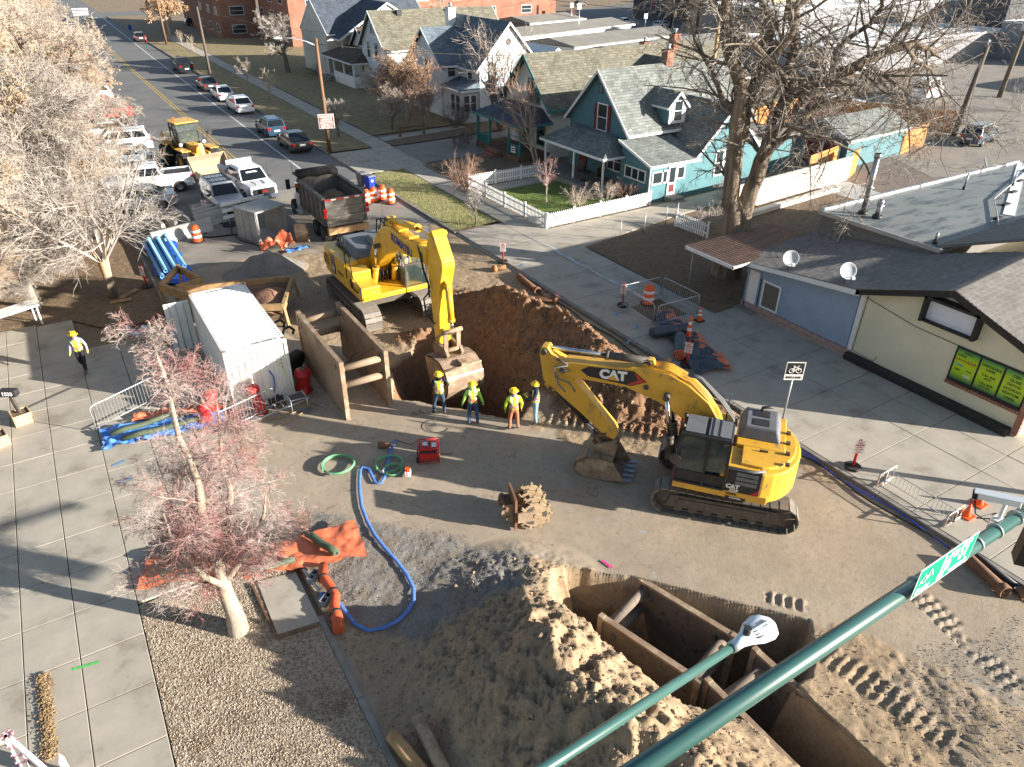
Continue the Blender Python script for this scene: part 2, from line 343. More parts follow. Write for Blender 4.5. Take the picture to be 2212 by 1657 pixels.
site=npmesh('site_ground',np.stack([GX,GY,TZ],-1).reshape(-1,3),Q,site_material(),attrs=dict(dirt=TD.ravel(),brown=TB.ravel(),grav=TG.ravel())); tag(site,kind='structure')
m_soil=mat('dry_soil',(.27,.205,.135),(.18,.135,.09),.6,.95,.03,12,world=True)
m_asph=mat('asphalt',(.18,.177,.17),(.13,.13,.13),.35,.85,.004,60,world=True,detail=10)
m_asph2=mat('dusty_asphalt',(.29,.255,.21),(.2,.185,.16),.5,.9,.004,60,world=True,detail=10)
m_conc=mat('sidewalk_concrete',(.42,.375,.305),(.33,.298,.245),.9,.88,.004,40,world=True,detail=10,dirt=(.27,.235,.185),dsc=.9,damt=.56)
m_concn=mat('pale_concrete',(.42,.41,.38),(.33,.32,.3),.9,.88,.004,40,world=True,detail=10)
m_curb=mat('kerb_concrete',(.27,.25,.22),(.18,.165,.14),1.5,.9,.006,30,world=True)
m_grass=mat('winter_lawn',(.27,.24,.115),(.17,.19,.07),1.1,.95,.05,30,world=True,detail=10,dirt=(.38,.31,.18),dsc=3,damt=.5)
m_grassd=mat('dry_lawn',(.32,.25,.14),(.2,.165,.08),1.3,.95,.05,30,world=True,detail=10,dirt=(.10,.11,.04),dsc=2,damt=.58)
m_green=mat('green_lawn',(.10,.16,.03),(.2,.21,.07),1.5,.95,.05,30,world=True,detail=10)
m_mulch=mat('leaf_mulch',(.23,.16,.10),(.14,.10,.065),3,.95,.05,30,world=True,detail=10)
m_gravel=mat('pale_gravel',(.50,.42,.32),(.33,.26,.18),14,.95,.05,45,world=True,detail=6,dirt=(.17,.125,.075),dsc=.8,damt=.5,lo=.4,hi=.6)
m_line=mat('road_line_white',(.6,.6,.58),(.3,.3,.29),3,.8,world=True,lo=.45,hi=.7)
m_liney=mat('road_line_yellow',(.5,.34,.07),(.3,.22,.08),3,.8,world=True,lo=.45,hi=.7)
def sheet(name,poly,z,m,kind='structure',th_=None,label=None):
    b=MB()
    if th_: b.xy(poly,z-th_,z)
    else: b.add([(x,y,z) for x,y in poly],[tuple(range(len(poly)))])
    o=b.build(name,m); return tag(o,label,kind=kind)
def rect(x0,x1,y0,y1): return [(x0,y0),(x1,y0),(x1,y1),(x0,y1)]
b=MB()
for (x0,x1,y0,y1) in ((-900,XR0,-300,1500),(XR1,1200,-300,1500),(XR0,XR1,-300,YR0),(XR0,XR1,YR1,1500)):
    b.add([(x0,y0,-.01),(x1,y0,-.01),(x1,y1,-.01),(x0,y1,-.01)],[(0,1,2,3)])
tag(b.build('ground',m_soil),kind='structure')
sheet('road',rect(XR0,XR1,52,420),.0,m_asph); sheet('dusty_road',rect(XR0,XR1,YR1,52),.0,m_asph2)
sheet('cross_street',rect(-120,XR0,212,224),.0,m_asph); sheet('cross_street',rect(XR1,160,212,224),.0,m_asph)
b=MB()
for dx in (-.16,.16): b.box(12.35+dx-.06,12.35+dx+.06,55,205,.001,.006)
tag(b.build('centre_line',m_liney),kind='structure')
b=MB(); 
b.add([(15.85,47,.004),(16.0,47,.004),(16.9,130,.004),(16.75,130,.004)],[(0,1,2,3)]); b.add([(16.75,130,.004),(16.9,130,.004),(18.3,205,.004),(18.1,205,.004)],[(0,1,2,3)])
for k in range(14):
    y=60+k*3.; x=3.2; b.add([(x,y,.004),(x+.1,y,.004),(x+5.1,y-3.6,.004),(x+5.0,y-3.6,.004)],[(0,1,2,3)])
for k in range(6): b.box(5+k*2.2,6.2+k*2.2,206,209,.001,.005)
tag(b.build('lane_line',m_line),kind='structure')
# faint old markings on the site slab
for nm,mt,pp in (('pink_spray_mark',mat('pink_spray',(.8,.05,.3),(.6,.06,.25),9,.8),[(1300,1212),(1322,1228)]),('green_spray_mark',mat('green_spray',(.1,.55,.12),(.1,.4,.1),9,.8),[(160,1453),(217,1437)])):
    a,c=[at(*q) for q in pp]; zz=tz(a.x,a.y)+.03 if 'pink' in nm else .126
    d=(c-a).normalized(); n=Vector((-d.y,d.x,0))*.04; k=MB(); k.add([(p.x,p.y,max(zz,0.01)) for p in (a-n,c-n,c+n,a+n)],[(0,1,2,3)]); tag(k.build(nm,mt),kind='structure')
# kerbs: segments
def kerb(x0,x1,y0,y1,seg=3.0,z=.13,name='kerb',label=None):
    root=thing(name,None,None); tag(root,kind='structure'); n=max(1,int(round((y1-y0)/seg))); 
    me=None
    for i in range(n):
        if me is None:
            b=MB(); b.box(x0,x1,0,(y1-y0)/n-.012,-.1,z); o=b.build('kerb_stone',m_curb,root,bevel=.02,seg=1); me=o.data; o.location=(0,y0,0)
        else:
            o=bpy.data.objects.new('kerb_stone',me); link(o,root); o.location=(0,y0+i*(y1-y0)/n,0)
    return root
kerb(19.3,19.48,-6,30.2); kerb(19.3,19.48,37.6,52.3); kerb(19.3,19.48,60.2,210,6)
kerb(2.58,2.74,-6,13.6); kerb(2.58,2.74,33.5,210,6)
# slabs
def slabs(name,xj,yj,z,m=None,gap=.022,th_=.12,skip=None,jit=.004):
    root=thing(name,None,None); tag(root,kind='structure')
    cache={}; nn=0
    for i in range(len(xj)-1):
        for j in range(len(yj)-1):
            x0,x1,y0,y1=xj[i],xj[i+1],yj[j],yj[j+1]
            if skip and skip((x0+x1)/2,(y0+y1)/2): continue
            key=(round(x1-x0,2),round(y1-y0,2)); nn+=1
            if key not in cache:
                b=MB(); b.box(gap/2,x1-x0-gap/2,gap/2,y1-y0-gap/2,-th_,0); o=b.build('slab',m or m_conc,root,bevel=.008,seg=1); cache[key]=o.data
            else: o=bpy.data.objects.new('slab',cache[key]); link(o,root)
            o.location=(x0,y0,z+random.uniform(-jit,jit))
    return root
slabs('east_sidewalk',[19.5,23.35,24.95,26.9],[2,3.0,5.6,8.0,10.4,12.25,14.0,16.4,18.9,21.3],.12)
slabs('east_sidewalk_far',[19.5,22.6,24.55],[21.3,23.7,26,28.6,31.3,34.2,37.6],.12,skip=lambda x,y: (19.9<x<22.0 and 99<y))
sheet('driveway_apron',[(19.3,30.3),(19.5,30.3),(19.5,37.5),(19.3,37.5)],.015,m_conc)
slabs('narrow_sidewalk',[22.75,24.4],[37.6+1.56*i for i in range(11)],.12)
slabs('narrow_sidewalk',[23.3,25.0],[59.9+1.7*i for i in range(60)],.12)
slabs('driveway',[19.4,21.3,23.0,24.9],[52.7,55,57.4,59.8],.10,m_conc)
sheet('alley_drive',[(25,53.3),(60,55),(60,61),(25,59.6)],.05,m_asph2)
sheet('concrete_path',[(24.5,31.6),(33,33.1),(46,34.2),(46,36.2),(33.2,35.4),(24.5,35.2)],.115,m_conc,th_=.1)
sheet('concrete_path',[(25.0,43.9),(31,44),(31,45.3),(25,45.2)],.10,m_conc,th_=.08)
sheet('concrete_path',[(25.2,61.9),(34,63),(34,64.3),(25.2,63.2)],.10,m_conc,th_=.08)
sheet('concrete_pad',[(39.5,26.0),(48.6,27.3),(49.5,32.5),(42,33.8)],.06,m_concn,th_=.05)
slabs('west_pavement',[-15.7,-14.2,-12.7,-11.2,-9.7,-8.2,-6.7,-5.2,-3.9,-2.72,-1.28],[10.5+1.62*i for i in range(-3,14)],.12)
slabs('west_pavement_street_side',[-1.28,.2,1.6,2.74],[16.5+1.62*i for i in range(0,11)],.12,skip=lambda x,y: y>33.4-max(0,x)*1.0)
slabs('west_pavement_north',[-9.7,-8.2,-6.7,-5.2,-3.9,-2.72],[31.56,33.18,34.8,36.4],.12)
slabs('west_pavement_north',[-2.72,-1.28],[31.56,33.18,34.8,36.2],.12)
# planted strips and lawns
sheet('gravel_strip',[(-1.26,-4),(2.57,-4),(2.57,13.6),(2.57,16.4),(-1.26,16.4)],.10,m_gravel)
sheet('mulch_bed',[(-9.7,36.4),(-1.3,36.2),(.7,33.5),(2.57,31.4),(2.57,60),(-40,60),(-40,36.4)],.08,m_mulch)
sheet('lawn_strip',[(19.5,38),(22.7,38),(22.7,52),(20.5,52.6),(19.5,51)],.11,m_grass)
sheet('lawn_strip',[(19.5,60.2),(23.2,60.2),(23.2,150),(19.5,150)],.11,m_grassd)
sheet('front_yard',[(24.6,36),(33,36),(34,43.7),(24.8,43.7)],.12,m_green)
sheet('front_yard',[(24.8,45.4),(34,45.4),(36,53),(25.2,52.6)],.09,m_mulch)
sheet('front_yard',[(25.2,64.4),(60,66),(60,150),(25.2,150)],.08,m_grassd)
sheet('front_yard',[(25.2,59.8),(60,62),(60,66),(34.1,64.3),(25.2,61.8)],.075,m_mulch)
sheet('mulch_yard',[(24.6,21.3),(27,21.3),(46,24),(46,34.2),(33,33.0),(24.7,31.5)],.09,m_mulch)
sheet('gravel_lot',[(46,14),(80,14),(90,60),(48,40),(44,33)],.03,mat('lot_gravel',(.21,.17,.14),(.15,.125,.105),1,.95,.02,30,world=True))
sheet('back_lane',[(56,30),(75,20),(140,55),(140,75),(66,48)],.04,m_asph2)
sheet('parking_lot',[(60,95),(130,75),(160,190),(75,150)],.02,m_asph)

# paint marks and powder on the east sidewalk
def ribbon(name,pts,w,m,z=.131):
    P_=[Vector((*p,z)) for p in pts]; V=[];F_=[]
    for i,p in enumerate(P_):
        d=(P_[min(i+1,len(P_)-1)]-P_[max(i-1,0)]).normalized(); n=Vector((-d.y,d.x,0)); ww=(w[i] if hasattr(w,'__len__') else w)*random.uniform(.75,1.25); V+= [p-n*ww/2,p+n*ww/2]
    k=MB(); k.add(V,[(2*i,2*i+1,2*i+3,2*i+2) for i in range(len(P_)-1)]); return tag(k.build(name,m),kind='structure')
def a7(x,y): p=at(1079.6+.26844*x,404.85+.26844*y,.12); return (p.x,p.y)
m_pow=mat('white_powder',(.50,.51,.52),(.36,.355,.34),3,.9,world=True,lo=.4,hi=.6); m_pink=mat('pink_spray_b',(.7,.07,.22),(.4,.2,.24),9,.8); m_blues=mat('blue_spray',(.06,.25,.55),(.2,.3,.4),9,.8)
pp=[(200,380),(320,440),(430,490),(490,540),(560,570),(620,610),(690,640),(760,680),(850,735),(940,770),(1020,780),(1090,815)]; pq=[a7(*p) for p in pp]; ribbon('powder_streak',pq,[.08,.1,.25,.2,.18,.22,.14,.18,.2,.3,.55,.5],m_pow)
for (cx,cy,r_) in ((185,712,.22),(335,818,.22),(430,868,.3),(480,880,.2)):
    c=a7(cx,cy); ribbon('pink_spray_ring',[(c[0]+r_*math.cos(t*.52),c[1]+r_*math.sin(t*.52)) for t in range(13)],.05,m_pink,.133)
for (cx,cy) in ((1100,1130),(945,1020),(175,625),(1030,1245)): c=a7(cx,cy); ribbon('blue_spray_mark',[(c[0]-.15,c[1]-.1),(c[0],c[1]),(c[0]+.15,c[1]+.12)],.12,m_blues,.133)
for (x,y) in ((-.9,23.3),(-.85,22.2)): ribbon('blue_spray_mark',[(x-.2,y-.05),(x,y),(x+.2,y+.06)],.1,m_blues,.133)
# ================= houses =================
def brickmat(name,c1,c2,mortar,bw,bh,axis='x',mort=.012,rough=.9,bump=.01,var=.5,off=.5,mapz=False):
    m=bpy.data.materials.new(name); m.use_nodes=True; N=m.node_tree.nodes; L=m.node_tree.links; b=N['Principled BSDF']; b.inputs['Roughness'].default_value=rough; b.inputs['Specular IOR Level'].default_value=.2
    g=N.new('ShaderNodeNewGeometry'); s=N.new('ShaderNodeSeparateXYZ'); L.new(g.outputs['Position'],s.inputs[0]); c=N.new('ShaderNodeCombineXYZ')
    src={'x':('X','Y'),'y':('Y','X'),'xz':('X','Z'),'yz':('Y','Z')}[axis]
    if axis=='xyz':pass
    L.new(s.outputs[src[0]],c.inputs[0]); L.new(s.outputs[src[1]],c.inputs[1])
    t=N.new('ShaderNodeTexBrick'); t.inputs['Color1'].default_value=(*c1,1); t.inputs['Color2'].default_value=(*c2,1); t.inputs['Mortar'].default_value=(*mortar,1)
    t.inputs['Scale'].default_value=1; t.inputs['Mortar Size'].default_value=mort; t.inputs['Brick Width'].default_value=bw; t.inputs['Row Height'].default_value=bh; t.inputs['Bias'].default_value=0; t.offset=off
    L.new(c.outputs[0],t.inputs['Vector'])
    n=N.new('ShaderNodeTexNoise'); n.inputs['Scale'].default_value=.8; n.inputs['Detail'].default_value=8; L.new(g.outputs['Position'],n.inputs[0])
    mr=N.new('ShaderNodeMapRange'); mr.inputs[1].default_value=.3; mr.inputs[2].default_value=.7; mr.inputs[3].default_value=1-var*.5; mr.inputs[4].default_value=1+var*.3; L.new(n.outputs[0],mr.inputs[0])
    x=N.new('ShaderNodeMix'); x.data_type='RGBA'; x.blend_type='MULTIPLY'; x.inputs[0].default_value=1; L.new(t.outputs[0],x.inputs[6]); L.new(mr.outputs[0],x.inputs[7]); L.new(x.outputs[2],b.inputs[0])
    bp=N.new('ShaderNodeBump'); bp.inputs['Distance'].default_value=bump; bp.invert=True; L.new(t.outputs['Fac'],bp.inputs['Height']); L.new(bp.outputs[0],b.inputs['Normal'])
    return m
def shing(name,c,axis): return brickmat(name,c,dk(c,.62),dk(c,.5),.32,.16,axis)
s_grey=shing('grey_green_shingles_x',(.23,.25,.235),'x'); s_greyy=shing('grey_green_shingles_y',(.23,.25,.235),'y')
s_blue=shing('blue_grey_shingles_x',(.16,.20,.235),'x'); s_bluey=shing('blue_grey_shingles_y',(.16,.20,.235),'y')
s_tan=shing('olive_shingles_x',(.20,.19,.145),'x'); s_tany=shing('olive_shingles_y',(.20,.19,.145),'y')
s_brn=shing('brown_shingles_x',(.15,.11,.08),'x'); s_brny=shing('brown_shingles_y',(.15,.11,.08),'y')
s_dark=shing('dark_shingles_x',(.10,.12,.15),'x')
m_tealb=mat('blue_teal_boards',(.07,.17,.195),(.055,.145,.17),2,.6,world=True)
m_teals=mat('teal_stucco',(.095,.215,.235),(.08,.185,.205),1.2,.8,.006,20,world=True)
m_tealt=mat('teal_trim',(.05,.20,.19),(.04,.16,.155),3,.6)
m_siding=mat('white_boards',(.66,.68,.70),(.56,.58,.61),1.5,.6,world=True)
m_cream=mat('cream_stucco',(.62,.60,.54),(.52,.50,.44),1.2,.85,.005,20,world=True)
m_maroon=mat('maroon_paint',(.17,.03,.035),(.13,.02,.025),4,.6)
m_brickr=brickmat('red_brick_xz',(.36,.16,.10),(.27,.11,.07),(.33,.24,.2),.24,.085,'xz',.01); m_brickw=brickmat('red_brick_yz',(.36,.16,.10),(.27,.11,.07),(.33,.24,.2),.24,.085,'yz',.01)
m_block=mat('grey_block_wall',(.27,.27,.28),(.22,.22,.23),.7,.85,world=True); m_blockd=mat('charcoal_wall',(.075,.08,.085),(.06,.06,.065),.7,.8,world=True)
m_memb=mat('white_roof_membrane',(.78,.78,.76),(.66,.66,.65),.4,.7,world=True); m_flat=mat('grey_flat_roof',(.25,.235,.205),(.19,.18,.155),.5,.9,world=True)
m_tanw=mat('tan_wall',(.5,.37,.23),(.42,.31,.2),.6,.85,world=True)
def roofg(root,x0,x1,y0,y1,ze,zr,axis,m,over=.3,th=.13,barge=m_trim,pitchx=None):
    "gable roof; axis = direction of the ridge"
    for sgn in (-1,1):
        b=MB()
        if axis=='x':
            ym=(y0+y1)/2; ye=(y0 if sgn<0 else y1); k=(zr-ze)/abs(ym-ye); yo=ye+sgn*over; zo=ze-k*over
            pr=[(yo,zo),(ym,zr),(ym,zr+th),(yo,zo+th)]; b.yz(pr,x0-over,x1+over)
        else:
            xm=(x0+x1)/2; xe=(x0 if sgn<0 else x1); k=(zr-ze)/abs(xm-xe); xo=xe+sgn*over; zo=ze-k*over
            pr=[(xo,zo),(xm,zr),(xm,zr+th),(xo,zo+th)]; b.xz(pr,y0-over,y1+over)
        b.build('roof',m,root)
        g=MB()
        if axis=='x':
            for xx in (x0-over-.05,x1+over): g.yz([(yo,zo-.1),(ym,zr-.1),(ym,zr+th+.02),(yo,zo+th+.02)],xx,xx+.05)
            g.box(x0-over,x1+over,*sorted((yo,yo+sgn*.08)),zo-.06,zo+th-.01)
        else:
            for yy in (y0-over-.05,y1+over): g.xz([(xo,zo-.1),(xm,zr-.1),(xm,zr+th+.02),(xo,zo+th+.02)],yy,yy+.05)
            g.box(*sorted((xo,xo+sgn*.08)),y0-over,y1+over,zo-.06,zo+th-.01)
        g.build('bargeboard',barge,root)
def walls(root,x0,x1,y0,y1,ze,zr,axis,m,z0=0,zb=None,name='wall'):
    b=MB()
    if axis=='x': b.yz([(y0,z0),(y1,z0),(y1,ze),((y0+y1)/2,zr),(y0,ze)],x0,x1)
    elif axis=='y': b.xz([(x0,z0),(x1,z0),(x1,ze),((x0+x1)/2,zr),(x0,ze)],y0,y1)
    else: b.box(x0,x1,y0,y1,z0,ze)
    return b.build(name,m,root)
def boards(root,side,c,rng_,z0,z1,m,h=.16,th=.04):
    "lap boards on a wall; side 'S' plane y=c or 'W' plane x=c; rng_(z)->(a,b)"
    z=z0
    while z<z1-.02:
        a,b_=rng_(min(z+h,z1))
        if b_-a>.15:
            k=MB(); t=min(h,z1-z)-.018
            if side=='S': k.prism([(a,c,z),(a,c-th,z),(a,c-.006,z+t),(a,c,z+t)],(b_-a,0,0))
            else: k.prism([(c,a,z),(c-th,a,z),(c-.006,a,z+t),(c,a,z+t)],(0,b_-a,0))
            k.build('board',m,root)
        z+=h
def win(root,side,c,a,b_,z0,z1,frame=m_trim,glass=None,mul=1,rail=True,fw=.09,name='window'):
    k=MB(); 
    def bx(a0,a1,za,zb,d0,d1):
        if side=='S': k.box(a0,a1,c-d1,c-d0,za,zb)
        elif side=='N': k.box(a0,a1,c+d0,c+d1,za,zb)
        else: k.box(c-d1,c-d0,a0,a1,za,zb)
    bx(a-fw,b_+fw,z0-fw,z0,0,.07); bx(a-fw,b_+fw,z1,z1+fw,0,.06); bx(a-fw,a,z0,z1,0,.05); bx(b_,b_+fw,z0,z1,0,.05)
    for i in range(1,mul): x=a+(b_-a)*i/mul; bx(x-.05,x+.05,z0,z1,0,.05)
    if rail: bx(a,b_,(z0+z1)/2-.025,(z0+z1)/2+.025,.0,.04)
    f=k.build(name,frame,root); k=MB(); bx(a,b_,z0,z1,.0,.03); k.build('pane',glass or m_glass,f); return f
def post(root,x,y,z0,z1,m,w=.12,name='post'): b=MB(); b.box(x-w/2,x+w/2,y-w/2,y+w/2,z0,z1); return b.build(name,m,root,bevel=.01,seg=1)
def chimney(root,x,y,z0,z1,w=.6,m=m_brickr,cap=True):
    b=MB(); b.box(x-w/2,x+w/2,y-w/2,y+w/2,z0,z1); b.box(x-w/2-.05,x+w/2+.05,y-w/2-.05,y+w/2+.05,z1-.12,z1); o=b.build('chimney',m,root)
    if cap: b=MB(); b.cyl((x,y,z1),(x,y,z1+.3),.13); b.cyl((x,y,z1+.3),(x,y,z1+.38),.2); b.build('flue',m_galv,o)
def hip(root,pts,ztop_pts,z0,th=.1,m=None,name='porch_roof',trim=m_trim):
    "pts 4 eave corners (x,y) ccw with heights z0; ztop 4 points"
    b=MB(); b.hexa([(x,y,z0) for x,y in pts],ztop_pts); o=b.build(name,m,root); b=MB()
    for i in range(4):
        p,q=pts[i],pts[(i+1)%4]; b.bar((*p,z0-.07),(*q,z0-.07),.08,.16)
    b.build('fascia',trim,root); return o
# ---- teal house ----
t=thing('teal_house','teal and blue house with grey green shingle roof, dormer and maroon shutters','house')
walls(t,33.9,45.6,39.4,46.2,4.1,7.45,'x',m_tealb); boards(t,'W',33.9,lambda z:(39.42+max(0,z-4.1)*1.015,46.18-max(0,z-4.1)*1.015),.5,7.3,m_tealb,.19)
roofg(t,33.9,45.6,39.4,46.2,4.1,7.5,'x',s_grey,.35)
b=MB(); b.yz([(36.2,0),(39.3,0),(39.3,3.45),(36.2,2.5)],33.3,37.35); b.build('lean_to_wall',m_teals,t)
b=MB(); b.yz([(35.95,2.45),(39.4,3.55),(39.4,3.65),(35.95,2.56)],33.05,37.5); b.build('lean_to_roof',s_grey,t)
b=MB(); b.box(33.0,37.5,35.88,35.95,2.38,2.56); b.yz([(35.95,2.4),(39.4,3.5),(39.4,3.66),(35.95,2.57)],32.99,33.05); b.build('fascia',m_trim,t)
boards(t,'S',39.4,lambda z:(33.9,37.5),3.62,4.2,m_teals,.19)
walls(t,37.4,43.2,36.25,44,2.7,5.5,'y',m_teals); roofg(t,37.4,43.2,36.25,43.5,2.75,5.6,'y',s_greyy,.25)
b=MB(); b.box(33.86,33.98,39.3,39.42,2.6,4.2); b.box(33.24,33.3,36.14,36.24,0,2.4); b.build('corner_board',m_trim,t)
win(t,'W',33.87,41.85,42.85,3.65,5.35,mul=1)
for (a,b_) in ((41.45,41.75),(42.95,43.25)):
    k=MB(); k.box(33.8,33.86,a,b_,3.65,5.35)
    for i in range(8): k.box(33.785,33.8,a+.04,b_-.04,3.75+i*.2,3.88+i*.2)
    k.build('shutter',m_maroon,t)
win(t,'W',33.87,42.55,42.9,6.1,6.6,frame=m_maroon,glass=m_tealb,rail=False,fw=.05,name='gable_vent')
win(t,'W',33.3,36.7,38.7,1.35,2.0,mul=3,rail=False)
win(t,'S',36.2,33.55,34.35,1.3,2.0,rail=False,mul=1); win(t,'S',36.2,34.4,34.75,1.3,2.0,rail=False); win(t,'S',36.2,35.75,36.3,1.4,2.1,rail=False)
dd=MB(); dd.box(34.85,35.6,36.12,36.2,.35,2.35); d_=dd.build('door',m_white,t); dd=MB(); dd.box(34.98,35.47,36.1,36.12,1.2,2.2); dd.build('pane',m_glass,d_); dd=MB(); dd.box(35.02,35.43,36.09,36.12,.55,1.05); dd.build('panel',m_maroon,d_)
win(t,'S',36.25,39.3,39.95,1.1,2.7); win(t,'S',36.25,40.15,40.8,1.1,2.7)
b=MB(); b.box(34.7,35.8,35.3,36.2,0,.32); b.box(34.8,35.7,35.0,35.3,0,.16); b.build('doorstep',m_curb,t)
# dormer
b=MB(); b.xz([(37.0,4.3),(38.5,4.3),(38.5,5.6),(37.75,6.25),(37.0,5.6)],39.0,42.4); b.build('dormer_wall',m_teals,t); roofg(t,37.0,38.5,39.05,42.6,5.55,6.3,'y',s_greyy,.22,.09)
b=MB(); b.box(37.0,38.5,38.93,39.0,4.3,5.6); b.build('dormer_front',m_trim,t); win(t,'S',38.93,37.4,38.1,4.5,5.75,fw=.07)
# porch
b=MB(); b.box(31.0,33.9,38.4,46.4,0,.45); b.build('porch_floor',m_curb,t)
hip(t,[(31.4,38.9),(34,38.9),(34,46.6),(31.4,46.6)],[(33.3,40.4,3.55),(33.9,40.4,3.6),(33.9,45.2,3.6),(33.3,45.2,3.55)],2.6,m=s_greyy)
for y in (39.2,42.6,46.2): post(t,31.7,y,.45,2.55,m_white)
k=MB(); k.box(33.8,33.89,43.9,44.8,.45,2.45); k.build('door',m_maroon,t); win(t,'W',33.88,40.0,41.4,1.2,2.4,mul=2)
k=MB(); k.box(33.7,33.88,39.6,39.85,1.1,2.5); k.build('shutter',m_maroon,t)
chimney(t,39.95,42.9,6.9,8.5,.62)
k=MB(); k.cyl((41.2,38.2,5.5),(41.2,38.2,6.0),.06,n=8); k.build('vent_pipe',m_galv,t)
b=MB(); b.box(43.2,48.6,37.4,44,0,2.5); b.build('rear_wall',m_teals,t); b=MB(); b.box(43.1,49,37.1,44.3,2.5,2.75); b.build('rear_roof',m_flat,t)
tag(t,group=None)
# porch furniture
def chairp(loc,rz,label,m):
    r=thing('porch_chair',label,'chair',loc,rz); b=MB(); b.box(-.25,.25,-.25,.25,.4,.46); b.build('seat',m,r); b=MB(); b.box(-.25,.25,.2,.26,.46,1.05); b.build('backrest',m,r)
    for sx in (-1,1):
        for sy in (-1,1): b=MB(); b.box(sx*.22-.02,sx*.22+.02,sy*.22-.02,sy*.22+.02,0,.4); b.build('leg',m,r)
    return r
chairp((32.9,43.2,.45),120,'dark porch chair beside the maroon front door',m_dark); chairp((32.6,40.5,.45),20,'dark porch chair behind the right porch post',m_dark); 
chairp((33.2,41.3,.45),-60,'tan wooden stool chair in the middle of the porch',m_wood)
r=thing('patio_table','dark round patio table on the teal house porch','table',(31.9,41.6,.45)); b=MB(); b.cyl((0,0,.66),(0,0,.7),.55,n=16); b.build('table_top',m_dark,r); b=MB(); b.cyl((0,0,0),(0,0,.66),.04,n=8); b.cyl((0,0,0),(0,0,.03),.25); b.build('stem',m_dark,r)
# ---- cream house with teal trim ----
t=thing('cream_house','cream stucco house with teal bargeboards and olive shingle roof','house')
walls(t,34.3,52,49.5,56.1,4.2,7.4,'x',m_cream); roofg(t,34.3,52,49.5,56.1,4.2,7.45,'x',s_tan,.5,barge=m_tealt)
walls(t,43.0,48.6,49.0,53,3.9,6.7,'y',m_cream); roofg(t,43.0,48.6,49.1,52.8,3.9,6.8,'y',s_tany,.45,barge=m_tealt)
win(t,'W',34.28,51.0,51.7,4.0,5.7,frame=m_tealt); win(t,'W',34.28,51.95,52.65,4.0,5.7,frame=m_tealt); win(t,'W',34.28,50.2,51.2,.9,2.4,frame=m_tealt); win(t,'W',34.28,52.6,53.5,.7,2.5,frame=m_tealt)
win(t,'S',49.5,36,37.4,1,2.3,frame=m_tealt,mul=2)
k=MB(); k.box(34.2,34.29,54.2,55.1,.5,2.5); k.build('door',m_white,t)
b=MB(); b.box(31.3,34.3,49.4,56.2,0,.5); b.build('porch_floor',m_wood,t)
hip(t,[(31.2,49.2),(34.4,49.2),(34.4,56.6),(31.2,56.6)],[(33.6,50.6,3.7),(34.3,50.6,3.75),(34.3,55.4,3.75),(33.6,55.4,3.7)],2.85,m=s_dark,trim=m_tealt)
for y in (49.5,51.2,54.2,56.2): post(t,31.5,y,.5,2.85,m_tealt,.16)
for (y0,y1) in ((49.6,51.1),(54.3,56.1)):
    k=MB(); k.box(31.45,31.55,y0,y1,1.25,1.33); k.box(31.45,31.55,y0,y1,.6,.66); rl=k.build('railing',m_tealt,t)
    for i in range(int((y1-y0)/.13)): k=MB(); k.box(31.475,31.525,y0+.04+i*.13,y0+.1+i*.13,.66,1.25); k.build('baluster',m_tealt,rl)
for i in range(3): k=MB(); k.box(30.2+i*.35,31.3,52,53.6,i*.15,(i+1)*.15); k.build('step',m_brickr,t)
for (x,y) in ((39,50.9),(41,50.9),(45.2,51),(52.5,51.5)): 
    k=MB(); k.box(x,x+.6,y,y+.5,5.3,5.75); k.build('roof_vent',m_trim,t)
chimney(t,49.6,52.6,6.8,8.3,.7)
# rear cottage with skylights
t=thing('rear_cottage','low cottage with olive roof and brick chimney behind the cream house','house')
walls(t,49.5,66,58.5,66,3,5.6,'x',m_cream); roofg(t,49.5,66,58.5,66,3,5.7,'x',s_tan,.4)
for x in (56.5,60): k=MB(); k.box(x,x+.8,60.2,60.9,4.2,4.6); k.build('skylight',m_trim,t)
chimney(t,54,61.5,4.8,6.6,.8)
# ---- white two-storey house ----
t=thing('white_house','white two storey house with blue grey roof and small sun porch','house')
walls(t,36.5,43.2,64.8,73,4.95,8.5,'y',m_siding); roofg(t,36.5,43.2,64.9,75,4.95,8.6,'y',s_bluey,.35)
walls(t,34.5,42,68.7,75.7,4.95,7.7,'x',m_siding); roofg(t,34.5,40.5,68.7,75.7,4.95,7.8,'x',s_blue,.35)
walls(t,43,50,66,74,3.5,6,'y',m_siding); roofg(t,43,50,66,74,3.5,5.5,'y',s_bluey,.3)
boards(t,'S',64.8,lambda z:(36.52+max(0,z-4.95)*.94,43.18-max(0,z-4.95)*.94),.3,8.2,m_siding,.22,.02)
boards(t,'W',34.5,lambda z:(68.72+max(0,z-4.95)*1.27,75.68-max(0,z-4.95)*1.27),.3,7.4,m_siding,.22,.02)
b=MB(); b.box(34.6,36.5,64.9,68.7,0,2.95); b.build('porch_wall',m_siding,t); b=MB(); b.hexa([(34.3,64.6,2.95),(36.5,64.6,2.95),(36.5,68.7,2.95),(34.3,68.7,2.95)],[(34.5,64.8,3.08),(36.5,64.8,3.75),(36.5,68.7,3.75),(34.5,68.7,3.1)]); b.build('porch_roof',s_bluey,t)
b=MB(); b.box(34.22,36.6,64.52,64.6,2.85,3.03); b.box(34.22,34.3,64.52,68.7,2.85,3.03); b.build('fascia',m_trim,t)
win(t,'S',64.9,34.9,35.45,1.1,2.5); win(t,'S',64.9,35.65,36.2,1.1,2.5); win(t,'W',34.6,65.2,65.9,1.1,2.5); win(t,'W',34.6,66.2,66.9,1.1,2.5)
